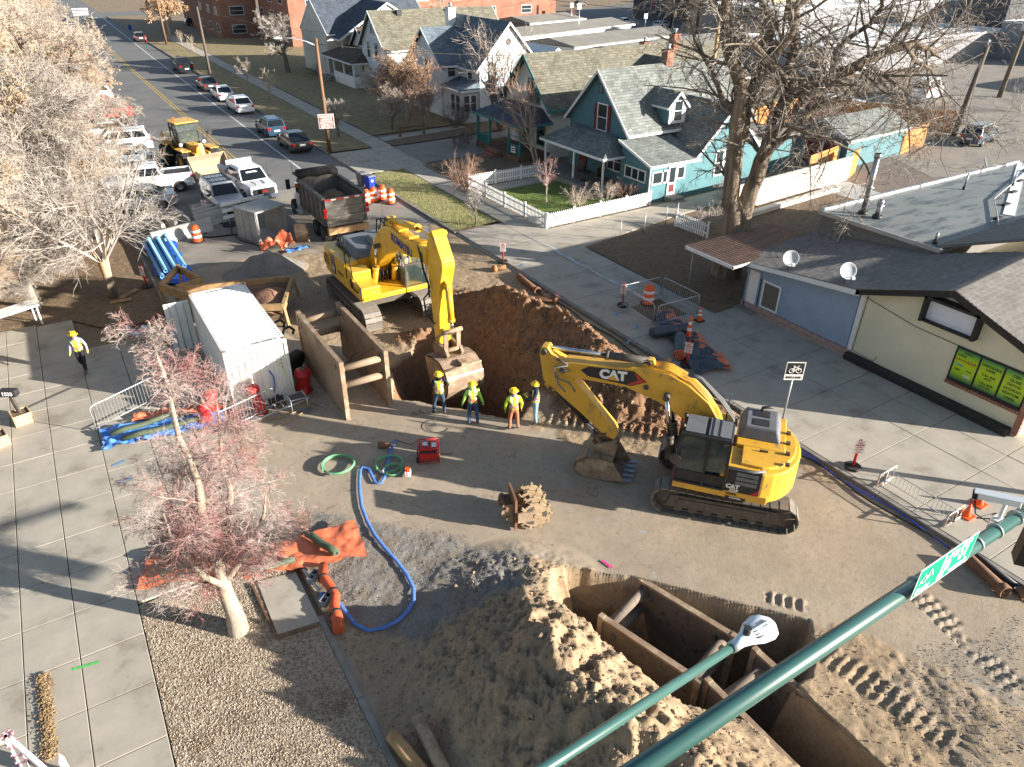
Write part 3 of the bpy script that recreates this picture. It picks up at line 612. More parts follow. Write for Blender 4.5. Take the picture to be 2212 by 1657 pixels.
win(t,'S',64.78,37.8,38.4,3.75,5.25); win(t,'S',64.78,37.8,38.5,.9,2.4); win(t,'W',34.48,71.3,72.1,3.6,5.2); win(t,'W',34.48,71.2,72.2,.8,2.6)
win(t,'W',36.48,66.0,66.8,3.75,4.9); win(t,'S',68.68,35.2,36,3.75,4.9)
k=MB(); k.prism([(39.85,64.74,6.75),(40.15,64.74,7.05),(39.85,64.74,7.35),(39.55,64.74,7.05)],(0,-.06,0)); k.build('gable_vent',m_dark,t)
chimney(t,38.9,74.8,6.8,9.4,.8,m_white); k=MB(); k.cyl((36.55,64.72,0),(36.55,64.72,4.9),.05,n=6); k.build('downspout',m_white,t)
# ---- pale blue-grey house with olive roof, porch house, navy roof house, bricks ----
t=thing('gable_house','pale grey gabled house with olive shingle roof behind bare trees','house')
walls(t,34.6,50,82.4,89.4,5,8.3,'x',m_siding); roofg(t,34.6,50,82.4,89.4,5,8.4,'x',s_tan,.4)
win(t,'W',34.58,84.6,85.4,3.6,5.3); win(t,'W',34.58,86.9,87.7,3.6,5.3); win(t,'W',34.58,85.6,86.3,6.2,7.2); 
for x in (37.5,44): k=MB(); k.box(x,x+.6,85.2,85.6,7.9,8.5); k.build('roof_vent',m_black,t)
t=thing('porch_house','white house with brown shingle roof and deep front porch','house')
walls(t,36,48,90.5,97,3.4,6.0,'x',m_siding); roofg(t,36,48,90.5,97,3.4,6.1,'x',s_brn,.4)
b=MB(); b.box(32.9,36,88.5,98,0,.6); b.build('porch_floor',m_white,t); hip(t,[(32.4,87.8),(36.2,87.8),(36.2,98.6),(32.4,98.6)],[(35,89.5,3.9),(36.1,89.5,4),(36.1,97,4),(35,97,3.9)],2.9,m=s_brny)
for y in (88.2,91.4,94.8,98.2): post(t,32.8,y,.6,2.9,m_white,.18)
k=MB(); k.box(32.75,32.85,88.3,94.8,.6,1.4); k.box(32.8,36,88.2,88.3,.6,1.4); k.build('railing',m_white,t); win(t,'W',35.98,92,93.5,1.2,2.6)
for i in range(4): k=MB(); k.box(31.5+i*.3,32.9,95.3,97.8,i*.15,(i+1)*.15); k.build('step',m_curb,t)
t=thing('navy_roof_house','cream gabled house with navy blue shingle roof','house')
walls(t,33.6,48,99,109,5.2,8.6,'x',m_cream); walls(t,36.9,45,96,100,5.0,8.5,'y',m_cream); roofg(t,34,48,99,109,5.2,8.7,'x',s_dark,.4); roofg(t,34.6,47.2,96.2,104,4.8,8.5,'y',s_dark,.4)
win(t,'S',95.98,42.5,43.3,5.9,6.9); k=MB(); k.cyl((34.5,95.9,0),(34.5,95.9,4.8),.06,n=6); k.build('downspout',m_white,t)
def block(name,label,cat,x0,x1,y0,y1,h,m,roof=m_flat,wins=None,par=.25,wm=m_glass,mw=None,fr=m_trim,dirs='SW'):
    t=thing(name,label,cat); 
    if mw: 
        k=MB(); k.box(x0,x1,y0,y0+.2,0,h); k.build('wall',m,t); k=MB(); k.box(x0,x0+.2,y0+.2,y1,0,h); k.build('wall',mw,t); k=MB(); k.box(x0+.2,x1,y0+.2,y1,0,h-.05); k.build('core',m,t)
    else: k=MB(); k.box(x0,x1,y0,y1,0,h); k.build('wall',m,t)
    k=MB(); k.box(x0+.2,x1-.2,y0+.2,y1-.2,h,h+.06); 
    k.build('roof',roof,t); k=MB()
    for (a,b_,c,d) in ((x0-.05,x1+.05,y0-.05,y0+.2),(x0-.05,x1+.05,y1-.2,y1+.05),(x0-.05,x0+.2,y0+.2,y1-.2),(x1-.2,x1+.05,y0+.2,y1-.2)): k.box(a,b_,c,d,h-.02,h+par)
    k.build('parapet',fr,t)
    for wdef in (wins or []): win(t,*wdef)
    return t
ws=[]
for fl in (.6,3.2,5.8):
    for x in (42,48.5,55,62,69,76,84): ws.append(('S',131.98,x,x+2.2,fl+.5,fl+1.7))
    for y in (135,141,147): ws.append(('W',38.98,y,y+2,fl+.5,fl+1.7))
t=block('brick_apartments','long red brick apartment building behind the houses','building',39,92,132,150,8.6,m_brickr,mw=m_brickw,wins=ws)
for x in (66,66.8): 
    k=MB(); k.lathe([(.01,-.08),(.35,-.02),(.4,.05)],(x,131.6,7.6),12,'y'); k.build('satellite_dish',m_trim,t)
ws=[('W',31.98,y,y+2,z,z+1.2) for y in (152,158,165) for z in (1,3.8,6.6)]+[('S',149.98,x,x+1.8,z,z+1.2) for x in (33.5,) for z in (1.,3.8,6.6)]
block('brick_block','three storey red brick block beside the street trees','building',32,38.8,151,185,9,m_brickr,mw=m_brickw,wins=[('S',150.98,34,36.4,z,z+1.3) for z in (.8,3.8,6.6)]+[w_ for w_ in ws if w_[0]=='W'])
# garages
def garage(label,A,B,w_,h,n,m=m_white,roof=m_flat):
    A=Vector((*A,0)); B=Vector((*B,0)); d=B-A; L=d.length; rz=math.degrees(math.atan2(d.y,d.x)); t=thing('garage_row',label,'garage',A,rz,'garage rows along the back lane')
    k=MB(); k.box(0,L,0,w_,0,h); k.build('wall',m,t); k=MB(); k.hexa([(-.4,-.5,h),(L+.4,-.5,h),(L+.4,w_+.4,h),(-.4,w_+.4,h)],[(0,-.2,h+.15),(L,-.2,h+.15),(L,w_/2,h+.9),(0,w_/2,h+.9)]); k.build('roof',roof,t)
    k=MB(); k.box(-.45,L+.45,-.58,-.5,h-.2,h+.05); k.build('fascia',m_trim,t)
    for i in range(n):
        x=.8+i*(L-.8)/n; k=MB(); k.box(x,x+(L-1)/n*.68,-.06,0,.05,2.1); k.build('garage_door',m_trim,t); k=MB(); k.box(x+(L-1)/n*.74,x+(L-1)/n*.74+.5,-.05,0,.3,2.0); k.build('door',m_block,t)
garage('long white garage row farthest from the teal house',(66,104.4),(96,113.5),9,2.6,6)
garage('middle garage row with a flat olive roof',(66,90),(92.6,96),10,2.6,5)
garage('nearest grey sided garage row behind the chimney',(64,76.5),(92,82),8,3.0,0,mat('corrugated_siding',(.5,.51,.52),(.42,.43,.45),4,.6,stretch=(30,30,1)))
garage('small garage with a hipped roof near the green dumpster',(80,123),(95,127),9,2.6,1,m_block)
# far right buildings
block('grey_commercial_building','dark grey modern building past the parking lot','building',127,175,119,150,9,m_blockd,wins=[('W',126.98,y,y+1.6,1.5,4.5) for y in (122,128,136,142)])
block('tan_building','tan and white mid rise behind the big tree','building',112,135,96,116,8,m_tanw,wins=[('S',95.98,x,x+2,z,z+1.6) for x in (114,119,124,129) for z in (1,4.4)])
block('white_roof_building','long low building with a bright white roof','building',89,134,66,82,3.6,m_block,roof=m_memb,fr=m_memb)
block('white_roof_building','taller white roofed hall at the top right','building',100,150,84,100,6.5,m_block,roof=m_memb,fr=m_memb)
t=block('grey_block_shop','grey block building with a red door at the far right','building',130,165,52,66,5,m_block); k=MB(); k.box(129.9,130,53,55,0,2.6); k.build('door',m_red,t)
block('charcoal_tower','charcoal stair tower rising from the white roof','building',134.3,140,68,76,8,m_blockd)
block('grey_block_corner','grey concrete block building at the right edge of the lane','building',112,130,30,40,4.5,m_block)
block('pale_blue_hall','very pale blue hall behind the charcoal tower','building',150,200,70,120,9,mat('pale_blue_wall',(.45,.6,.68),(.4,.55,.62),1,.7),roof=m_memb)
# dumpster
t=thing('dumpster','green dumpster behind the white house','dumpster',(97,158,0),10); k=MB(); k.hexa([(-1,-.8,.1),(1,-.8,.1),(1,.8,.1),(-1,.8,.1)],[(-1.2,-1,1.5),(1.2,-1,1.5),(1.2,1,1.5),(-1.2,1,1.5)]); k.build('bin_body',mat('dumpster_green',(.02,.25,.06),(.03,.2,.05),3,.6),t); k=MB(); k.box(-1.2,1.2,-1,1,1.5,1.58); k.build('lid',m_black,t); k=MB(); k.box(-.5,.5,-.99,-.9,.7,1.3); k.build('sign_panel',m_white,t)
# teal shed
t=thing('garden_shed','teal shed with grey roof and white trim behind the wooden fence','shed',(52.2,35.0,0),4)
walls(t,0,8,0,4.6,2.3,3.3,'x',m_tealb); roofg(t,0,8,0,4.6,2.3,3.4,'x',s_grey,.3); boards(t,'S',0,lambda z:(0,8),.1,2.2,m_tealb,.2,.02)  # darker teal puts the shade over the shed into its board colour
k=MB(); k.box(-.06,0,.6,2.0,0,2.1); k.box(-.06,0,2.2,3.6,0,2.1); k.build('door',m_maroon,t); k=MB(); k.box(-.1,-.06,.5,.62,0,2.2); k.box(-.1,-.06,2.0,2.2,0,2.2); k.box(-.1,-.06,3.6,3.72,0,2.2); k.build('door_frame',m_trim,t)
# ---- fences ----
m_cedar=mat('orange_cedar',(.55,.25,.07),(.42,.18,.05),3,.7,stretch=(1,1,.2))
def plankfence(name,label,A,B,h,m,pw=.19,gap=.01,group=None,th_=.03):
    A=Vector((*A,0)); B=Vector((*B,0)); L=(B-A).length; t=thing(name,label,'fence',A,math.degrees(math.atan2(B.y-A.y,B.x-A.x)),group)
    k=MB(); k.box(0,pw-gap,-th_,0,.05,h); me=k.build('plank',m,t).data
    for i in range(1,int(L/pw)):
        o=bpy.data.objects.new('plank',me); link(o,t); o.location=(i*pw,0,random.uniform(-.02,.02))
    k=MB(); k.box(0,L,0,.05,.4,.5); k.box(0,L,0,.05,h-.4,h-.3); k.build('rail',m,t); return t
plankfence('cedar_fence','short orange cedar fence return ending the white wall',(49.8,32.9),(52.2,33.9),2.0,m_cedar)
plankfence('cedar_fence','cedar fence in front of the shed doors',(47.0,34.3),(51.6,35.3),1.9,m_cedar)
plankfence('cedar_fence','cedar gate right of the teal shed',(60.4,35.6),(65.0,36.4),2.0,m_cedar)
plankfence('cedar_fence','long cedar fence behind the big tree',(50,46.5),(66,51),2.0,m_cedar)
plankfence('cedar_fence','cedar fence at the back of the teal house yard',(66,51),(72,38),2.0,m_cedar)
t=thing('masonry_wall','white painted block wall running back from the big tree','wall',(36.6,31.8,0),math.degrees(math.atan2(32.9-31.8,49.6-36.6)))
m_wallw=mat('flaking_white_wall',(.58,.555,.50),(.47,.43,.37),1.2,.85,.006,20,dirt=(.4,.36,.3),damt=.66)
L_=math.hypot(13,1.1)
for r_ in range(8):
    me=None; x=-.2*(r_%2)
    while x<L_:
        w_=.4
        if me is None: k=MB(); k.box(.004,w_-.004,-.1,.1,.004,.216); o=k.build('block',m_wallw,t,bevel=.008,seg=1); me=o.data
        else: o=bpy.data.objects.new('block',me); link(o,t)
        o.location=(x,random.uniform(-.003,.003),r_*.22+.02); x+=w_
k=MB(); k.box(-.2,L_+.1,-.09,.09,0,1.76); k.build('mortar_core',m_wallw,t)
t=thing('low_wall','low pale retaining kerb wall in front of the white block wall','wall',(34,30.4,0),5); k=MB(); k.box(2,13,-.25,.25,0,.35); k.build('coping',m_wallw,t,bevel=.03)
m_picket=mat('white_picket',(.78,.78,.77),(.68,.68,.67),3,.55)
_pk=[]
def picket(label,A,B,h=.95,sp=.155):
    A=Vector((*A,.1)); B=Vector((*B,.1)); L=(B-A).length; t=thing('picket_fence',label,'fence',A,math.degrees(math.atan2(B.y-A.y,B.x-A.x)),'white picket fences')
    if not _pk: k=MB(); k.xz([(0,.05),(.085,.05),(.085,h-.07),(.0425,h),(0,h-.07)],-.02,0); _pk.append(k.build('picket',m_picket,t).data)
    else: o=bpy.data.objects.new('picket',_pk[0]); link(o,t)
    for i in range(1,int(L/sp)): o=bpy.data.objects.new('picket',_pk[0]); link(o,t); o.location=(i*sp,0,random.uniform(-.01,.01))
    for z in (.25,.7): k=MB(); k.box(0,L,0,.04,z,z+.09); k.build('rail',m_picket,t)
    n=max(1,round(L/2.4))
    for i in range(n+1): k=MB(); k.box(i*L/n-.05,i*L/n+.05,0,.1,0,h+.06); k.build('post',m_picket,t)
picket('white picket fence in front of the yard along the sidewalk',(24.45,45.2),(24.45,35.35)); picket('white picket fence along the path beside the teal wall',(24.45,35.35),(33.0,35.6)); picket('white picket fence at the back left of the yard by the porch',(24.6,45.3),(31.2,45.3)); picket('short white picket panel in front of the big tree',(31.5,31.6),(31.6,29.0))
for (x,y) in ((27.1,31.5),(29.2,31.8),(31.2,32.1),(32.3,32.3)):
    r=thing('fence_post','thin grey steel fence post standing alone by the path','post',(x,y,.08),group='bare fence posts by the path'); r['label']=['first bare grey fence post nearest the sidewalk','second bare grey fence post along the path','third bare grey fence post along the path','bare grey post behind the short picket panel'][int((x-27)/1.9+.2) if x<32 else 3]
    k=MB(); k.cyl((0,0,0),(0,0,1.15),.03,n=8); k.build('tube',m_galv,r); k=MB(); k.ball((0,0,1.15),.04,8); k.build('cap',m_galv,r)
# ================= corner shop =================
m_bluew=mat('blue_grey_lap_siding',(.27,.35,.44),(.23,.30,.39),1.2,.7,world=True)
m_yelw=mat('pale_yellow_stucco',(.66,.63,.46),(.58,.55,.41),.7,.85,.004,20,world=True,dirt=(.42,.38,.26),dsc=1.5,damt=.68)
m_blkb=mat('chipped_black_paint',(.02,.02,.02),(.035,.03,.028),4,.6,.01,12,world=True,dirt=(.35,.33,.30),dsc=9,damt=.66)
m_pinkb=mat('pinkish_block',(.40,.28,.24),(.33,.23,.2),3,.9,.004,20)
m_memg=mat('grey_membrane',(.22,.23,.215),(.17,.18,.175),.5,.45,world=True,dirt=(.075,.09,.10),dsc=1.3,damt=.5,stretch=(.35,1.6,1))
sh_m=[mat('roof_tab_%s'%n,c,dk(c,.8),5,.95,.004,40,world=True) for n,c in (('taupe',(.225,.208,.19)),('brown',(.205,.19,.173)),('grey',(.24,.225,.205)))]
m_sg=mat('metal_post_grey',(.35,.37,.4),(.3,.32,.34),4,.5,metal=.4)
t=thing('corner_shop','pale yellow and blue grey shop with shingle roof and green vape posters','shop')
SX=26.3
k=MB(); k.yz([(8.45,0),(15.4,0),(15.4,3.1),(11.85,4.3),(8.45,3.15)],SX,38); k.build('wall',m_yelw,t)
k=MB(); k.yz([(15.42,.45),(21.3,.45),(21.3,2.35),(15.42,3.1)],SX+.02,31.1); k.build('wall',mat('blue_lap_shadow',(.13,.17,.22),None,rough=.8),t,label='blue grey clapboard wall')  # darkened blue backing paints the shadow lines between the lap boards
boards(t,'W',SX+.02,lambda z:(15.5,20.35 if z<2.05 else 21.3-max(0,(z-2.25))*7.2) ,.48,3.05,m_bluew,.225,.05)
# block base under the blue wall
me=None
for r_ in range(2):
    for i in range(13):
        y=15.45+i*.4-(.2 if r_ else 0)
        if me is None: k=MB(); k.box(-.1,.05,.006,.394,.006,.22); o=k.build('block',m_pinkb,t,bevel=.006,seg=1); me=o.data
        else: o=bpy.data.objects.new('block',me); link(o,t)
        o.location=(SX,y,.02+r_*.226)
k=MB(); k.box(SX-.06,SX+.3,15.35,21.3,0,.46); k.build('mortar_base',m_pinkb,t)
k=MB(); k.yz([(8.65,-.05),(15.36,-.05),(15.36,.42),(8.65,.42)],SX-.32,SX); k.build('black_plinth',m_blkb,t,bevel=.05,seg=2)
k=MB(); k.box(SX-.02,SX+.03,15.25,15.45,.4,3.1); k.build('corner_board',m_trim,t)
win(t,'W',SX,19.3,20.15,.6,1.75,glass=mat('meshed_glass',(.16,.15,.12),(.12,.115,.1),8,.3),rail=False)
k=MB(); k.box(SX-.03,SX+.02,20.5,21.1,.2,2.05); d_=k.build('door',m_white,t); k=MB(); k.box(SX-.06,SX-.03,20.42,20.5,.2,2.12); k.box(SX-.06,SX-.03,21.1,21.18,.2,2.12); k.build('door_frame',m_bluew,t)
k=MB(); k.box(SX-.5,SX,20.3,21.3,0,.2); k.build('doorstep',m_curb,t)
# fascias
k=MB(); k.yz([(15.35,3.0),(21.6,2.22),(21.6,2.42),(15.35,3.22)],SX-.42,SX-.36); k.build('white_fascia',m_trim,t)
k=MB(); k.yz([(15.5,3.0),(11.85,4.28),(8.0,2.95),(8.0,3.2),(11.85,4.55),(15.5,3.22)],SX-.42,SX-.34); k.yz([(15.5,3.0),(11.85,4.28),(8.0,2.95),(8.0,3.01),(11.85,4.34),(15.5,3.06)],SX-.34,SX); k.build('black_fascia',m_blkb,t)
# roofs: shingle tabs
def roofquad(u,v): # returns point
    pass
planes=[ # name, origin (low left), along vec, up-slope vec
 ('north_addition',Vector((25.9,21.6,2.42)),Vector((5.25,0,.45)),Vector((0,-6.1,.82))),
 ('north_slope',Vector((25.9,15.5,3.25)),Vector((5.25,0,.45)),Vector((0,-3.62,1.27))),
 ('south_slope',Vector((25.9,8.0,3.22)),Vector((12,0,1.03)),Vector((0,3.85,1.3))),
 ('upper_slope',Vector((31.2,16.2,3.75)),Vector((10,0,0)),Vector((0,-4.6,1.9)))]
for nm,o_,a_,u_ in planes:
    n_=a_.cross(-u_).normalized(); n_=n_ if n_.z>0 else -n_
    k=MB(); k.hexa([o_-n_*.1,o_+a_-n_*.1,o_+a_+u_-n_*.1,o_+u_-n_*.1],[o_,o_+a_,o_+a_+u_,o_+u_]); k.build('roof_deck',sh_m[1],t)
tabs=[]
for nm,o_,a_,u_ in planes:
    La,Lu=a_.length,u_.length; n_=a_.cross(-u_).normalized(); n_=n_ if n_.z>0 else -n_
    ad,ud=a_/La,u_/Lu; rows=int(Lu/.19); 
    for r_ in range(rows):
        off=-.15 if r_%2 else 0
        for c_ in range(int(La/.31)+1):
            x0=max(0,c_*.31+off); x1=min(La,x0+.3)
            if x1-x0<.08: continue
            p=o_+ad*x0+ud*(r_*.19); tabs.append((p,ad,ud,n_,x1-x0))
tabs.sort(key=lambda q:(q[0]-Vector((0,0,CH))).length if q[0].y>4 else 99)
tm=None; rest=[MB(),MB(),MB()]
for i,(p,ad,ud,n_,w_) in enumerate(tabs):
    h0=.022+random.uniform(0,.008)
    if i<290 and w_>.29:
        if tm is None: k=MB(); k.hexa([(0,0,0),(.3,0,0),(.3,.24,0),(0,.24,0)],[(0,0,.026),(.3,0,.026),(.3,.24,.004),(0,.24,.004)]); tms=[]; 
        if tm is None:
            for q in range(3): o=k.build('shingle',sh_m[q],t); tms.append(o.data); bpy.data.objects.remove(o); _ch[t.name].pop()
            tm=1
        o=bpy.data.objects.new('shingle',random.choice(tms)); link(o,t)
        o.matrix_basis=Matrix(((ad.x,ud.x,n_.x,p.x),(ad.y,ud.y,n_.y,p.y),(ad.z,ud.z,n_.z,p.z),(0,0,0,1)))
    else:
        a=ad*w_; b_=ud*.24; random.choice(rest).add([p,p+a,p+a+b_,p+b_,p+n_*h0,p+a+n_*h0,p+a+b_+n_*.004,p+b_+n_*.004],[(4,5,6,7),(0,1,5,4),(1,2,6,5),(3,0,4,7)])
for q in range(3): o=rest[q].build('roof_shingles',sh_m[q],t); o['kind']='stuff'
# flat part
k=MB(); k.box(31.1,49,15.4,21.4,0,3.85); k.build('flat_roof_wall',sh_m[1],t); k=MB(); k.box(31.02,49.1,15.2,21.5,3.85,3.95); k.build('flat_roof',m_memg,t); k=MB(); k.box(31.0,49.1,21.42,21.56,3.9,4.05); k.box(30.98,31.08,15.3,21.5,3.8,3.98); k.build('roof_edge',m_hoodg if 'm_hoodg' in globals() else m_galv,t)
k=MB(); k.box(41.2,49,9,15.4,0,3.8); k.box(38,41.2,8.6,15.3,0,3.5); k.build('rear_wall',m_yelw,t); k=MB(); k.box(41.2,60,9,15.3,3.8,3.95); k.build('flat_roof',m_memg,t)
k=MB(); k.bar((38.2,16.3,3.97),(49,21.2,3.97),.5,.03); k.build('white_seam',m_trim,t)
k=MB(); k.tube([(36,15.6,4.05),(40,18,4.05),(49,20.5,4.05)],.03,6); cd_=k.build('conduit',m_galv,t)
for i in range(5): k=MB(); k.box(37+i*2.5,37.5+i*2.5,16.2+i*.95,16.4+i*.95,3.95,4.05); k.build('conduit_block',m_black,t)
for (x,y,h,r_) in ((32.4,20.1,2.9,.13),(32.4,19.35,.75,.13),(31.5,15.9,.55,.06),(40.6,19.9,.9,.05),(43.5,18.9,.9,.04)):
    k=MB(); k.cyl((x,y,3.9),(x,y,4.1),r_*1.7); k.build('flashing',m_black,t); k=MB(); k.cyl((x,y,4.1),(x,y,3.9+h),r_,n=14)
    if h>2: k.cyl((x,y,5.2),(x,y,5.28),r_*1.6); k.cyl((x,y,3.9+h-.2),(x,y,3.9+h),r_*1.3)
    if h==.75: k.cyl((x,y,4.55),(x,y,4.6),.2); k.ball((x,y,4.72),.16)
    k.build('vent_pipe',m_steel,t)
# sign box
k=MB(); k.box(SX-.42,SX-.0,10.75,10.85,3.0,4.0); k.box(SX-.42,SX,12.7,12.8,3.0,4.0); k.box(SX-.42,SX,10.75,12.8,3.9,4.0); k.box(SX-.3,SX,10.75,12.8,2.98,3.05); f_=k.build('sign_box',m_blkb,t); k=MB(); k.box(SX-.1,SX-.05,10.85,12.7,3.05,3.9); k.build('blank_sign',mat('blank_sign_white',(.66,.70,.78),(.6,.65,.74),1.5,.4),f_)
# posters
def postermat():
    m=bpy.data.materials.new('poster_green_yellow'); m.use_nodes=True; N=m.node_tree.nodes; L=m.node_tree.links; b=N['Principled BSDF']; b.inputs['Roughness'].default_value=.4
    g=N.new('ShaderNodeTexCoord'); s=N.new('ShaderNodeSeparateXYZ'); L.new(g.outputs['Generated'],s.inputs[0]); r=N.new('ShaderNodeValToRGB'); L.new(s.outputs[2],r.inputs[0])
    e=r.color_ramp.elements; e[0].position=0; e[0].color=(.01,.13,.06,1); e[1].position=1; e[1].color=(.02,.2,.07,1)
    for p,c in ((.22,(.3,.5,.01,1)),(.5,(.42,.58,.01,1)),(.8,(.28,.48,.01,1))): q=e.new(p); q.color=c
    L.new(r.outputs[0],b.inputs[0]); return m
m_post=postermat(); m_ink=mat('poster_ink',(.05,.07,.03),None,rough=.6); m_inkw=mat('poster_white_ink',(.8,.8,.75),None,rough=.6); m_inkr=mat('poster_red_ink',(.5,.03,.03),None,rough=.6); m_inkb=mat('poster_blue_ink',(.05,.35,.7),None,rough=.6)
k=MB(); k.box(SX-.04,SX+.02,8.62,11.3,1.14,2.52); wf=k.build('poster_window',m_blkb,t); RW=(R(90),0,R(-90))
cols=[(11.22,10.42),(10.34,9.56),(9.48,8.7)]
for ci,(ya,yb) in enumerate(cols):
    k=MB(); k.box(SX-.055,SX-.04,yb,ya,1.26,2.44); k.build('poster',m_post,wf); ym=(ya+yb)/2
    if ci==1: L_=[('DISPOSABLE',.125,2.22,m_ink),('VAPES',.125,2.08,m_ink),('2 for $20',.125,1.86,m_ink),('eJUICE',.09,1.74,m_ink),('2 for $20',.125,1.54,m_ink),('SALT NIC',.09,1.42,m_ink)]
    elif ci==2: L_=[(s_,.135,2.3-.17*i-.04,m_ink) for i,s_ in enumerate(('CBD','GLASS','DETOX','HOOKAH','KRATOM','VAPES'))]
    else: L_=[('PUFFCO',.09,2.35,m_ink)]
    for s_,sz_,z_,mm in L_: text(s_,sz_,mm,t,(SX-.062,ym,z_),RW,bold=.018)
    if ci==0:
        for s_,dy,z_,mm,sz_ in (('GOZZI',.2,2.22,m_ink,.1),('BACKWOODS',.2,2.04,m_inkr,.06),('RAW',-.2,2.04,m_inkr,.14),('Cookies',.2,1.85,m_inkb,.09),('PAX',.2,1.65,m_ink,.11),('DELTA',-.2,1.72,m_ink,.06),('CBD',-.18,1.5,m_inkw,.13)): text(s_,sz_,mm,t,(SX-.062,ym+dy,z_),RW,bold=.02)
k=MB(); 
for i in range(22): k.box(SX-.16,SX-.0,8.6+i*.123,8.7+i*.123,1.02,1.14)
k.build('brick_sill',m_brickw,t)
k=MB(); k.box(SX-.08,SX+.1,8.4,8.62,0.2,2.6); k.build('brick_pier',m_brickw,t)
k=MB(); k.tube([(SX-.03,15.2,2.9),(SX-.03,13,2.55),(SX-.03,11,2.5),(SX-.03,8.6,2.45)],.012,5); k.tube([(SX-.03,15.15,3),(SX-.03,15.2,.5),(SX-.03,14.2,.45),(SX-.03,14.1,.7)],.012,5); k.build('cable',m_black,t)
# dishes
def dish(loc,rz,label):
    r=thing('satellite_dish',label,'satellite dish',loc,rz,'satellite dishes on the shop roof'); k=MB(); k.tube([(0,0,0),(0,0,.25),(.05,0,.45)],.022,8); k.build('mast',m_dark,r)
    k=MB(); k.T=Matrix.Translation((.1,0,.62))@Matrix.Rotation(R(65),4,'Y'); k.lathe([(.01,-.06),(.15,-.05),(.27,-.02),(.34,.02),(.35,.02),(.27,-.04),(.15,-.07),(.01,-.08)],(0,0,0),24); k.build('reflector',mat('dish_grey',(.5,.52,.53),(.45,.46,.47),2,.5) if 'mat' else None,r)
    k=MB(); k.tube([(.1,0,.35),(.55,0,.5)],.015,6); k.build('arm',m_galv,r); k=MB(); k.box(.5,.66,-.06,.06,.46,.56); k.build('receiver',m_white,r)
dish((26.1,19.0,2.75),-125,'grey satellite dish nearer the canopy on the blue wall roof edge'); dish((26.2,16.3,3.1),-118,'bright satellite dish at the corner between blue and yellow walls')
dish((44.5,21.2,3.95),-60,'white satellite dish on the back edge of the flat roof'); dish((48.2,20.8,3.95),-80,'white satellite dish farthest right on the flat roof')
# corrugated canopy
t=thing('canopy','rusty corrugated canopy beside the big tree trunk','canopy'); me=None
for i in range(28):
    if me is None: k=MB(); k.xz([(0,0),(.06,.045),(.12,.045),(.18,0),(.22,0),(.22,-.01),(.18,-.01),(.12,.035),(.06,.035),(0,-.01)],0,3.1); k.T=None; o=k.build('corrugated_sheet',mat('corrugated_rust',(.33,.19,.12),(.16,.12,.10),1.1,.7,stretch=(1,4,1),world=True),t); me=o.data
    else: o=bpy.data.objects.new('corrugated_sheet',me); link(o,t)
    o.location=(24.85+i*.225,20.9,2.55)
k=MB(); k.box(24.8,24.86,20.9,24.0,2.4,2.56); k.box(24.8,31.2,23.96,24.02,2.42,2.54); k.box(24.8,31.2,20.9,20.96,2.42,2.54); k.build('frame',m_trim,t); k=MB(); k.cyl((25.2,23.8,0),(25.2,23.8,2.5),.035,n=8); k.build('post',m_sg,t)
# ================= vehicles =================
def cpaint(name,c,rough=.3): 
    if name not in CM: CM[name]=mat(name,c,dk(c,.93),1.,rough,spec=.5,coat=.6)
    return CM[name]
m_tail=mat('tail_light',(.45,.01,.01),None,rough=.2); m_head=mat('head_light',(.6,.62,.65),None,rough=.1); m_plate=mat('licence_plate',(.6,.62,.6),(.5,.55,.5),20,.5); m_chrome=mat('chrome',(.6,.6,.62),None,rough=.15,metal=1.)
def wheel(root,x,y,r,w,rim=m_steel,n=20,lug=False):
    k=MB(); k.lathe([(r*.55,-w/2),(r*.92,-w/2),(r,-w*.35),(r,w*.35),(r*.92,w/2),(r*.55,w/2)],(x,y,r),n,'y'); 
    if lug:
        for i in range(22):
            a=2*PI*i/22; c_,s_=math.cos(a),math.sin(a)
            for sd in (-1,1): k.bar((x+c_*r*1.0,y+sd*w*.05,r+s_*r*1.0),(x+math.cos(a+.12)*r*1.0,y+sd*w*.48,r+math.sin(a+.12)*r*1.0),r*.12,r*.1,(c_,0,s_))
    o=k.build('wheel',m_rubber,root,smooth=None); k=MB(); k.lathe([(.01,-w*.3),(r*.3,-w*.32),(r*.52,-w*.4),(r*.58,-w*.46),(r*.58,w*.46),(r*.52,w*.4),(r*.3,w*.32),(.01,w*.3)],(x,y,r),n,'y')
    for i in range(5):
        a=2*PI*i/5
        for sd in (-1,1): k.bar((x+math.cos(a)*r*.12,y+sd*w*.42,r+math.sin(a)*r*.12),(x+math.cos(a)*r*.52,y+sd*w*.45,r+math.sin(a)*r*.52),r*.13,.03,(0,1,0))
    k.build('rim',rim,o); return o
def arch(cx,r,zb,n=7): return [(cx-r*math.cos(PI*i/(n-1)),zb+r*math.sin(PI*i/(n-1))*.95) for i in range(n)]
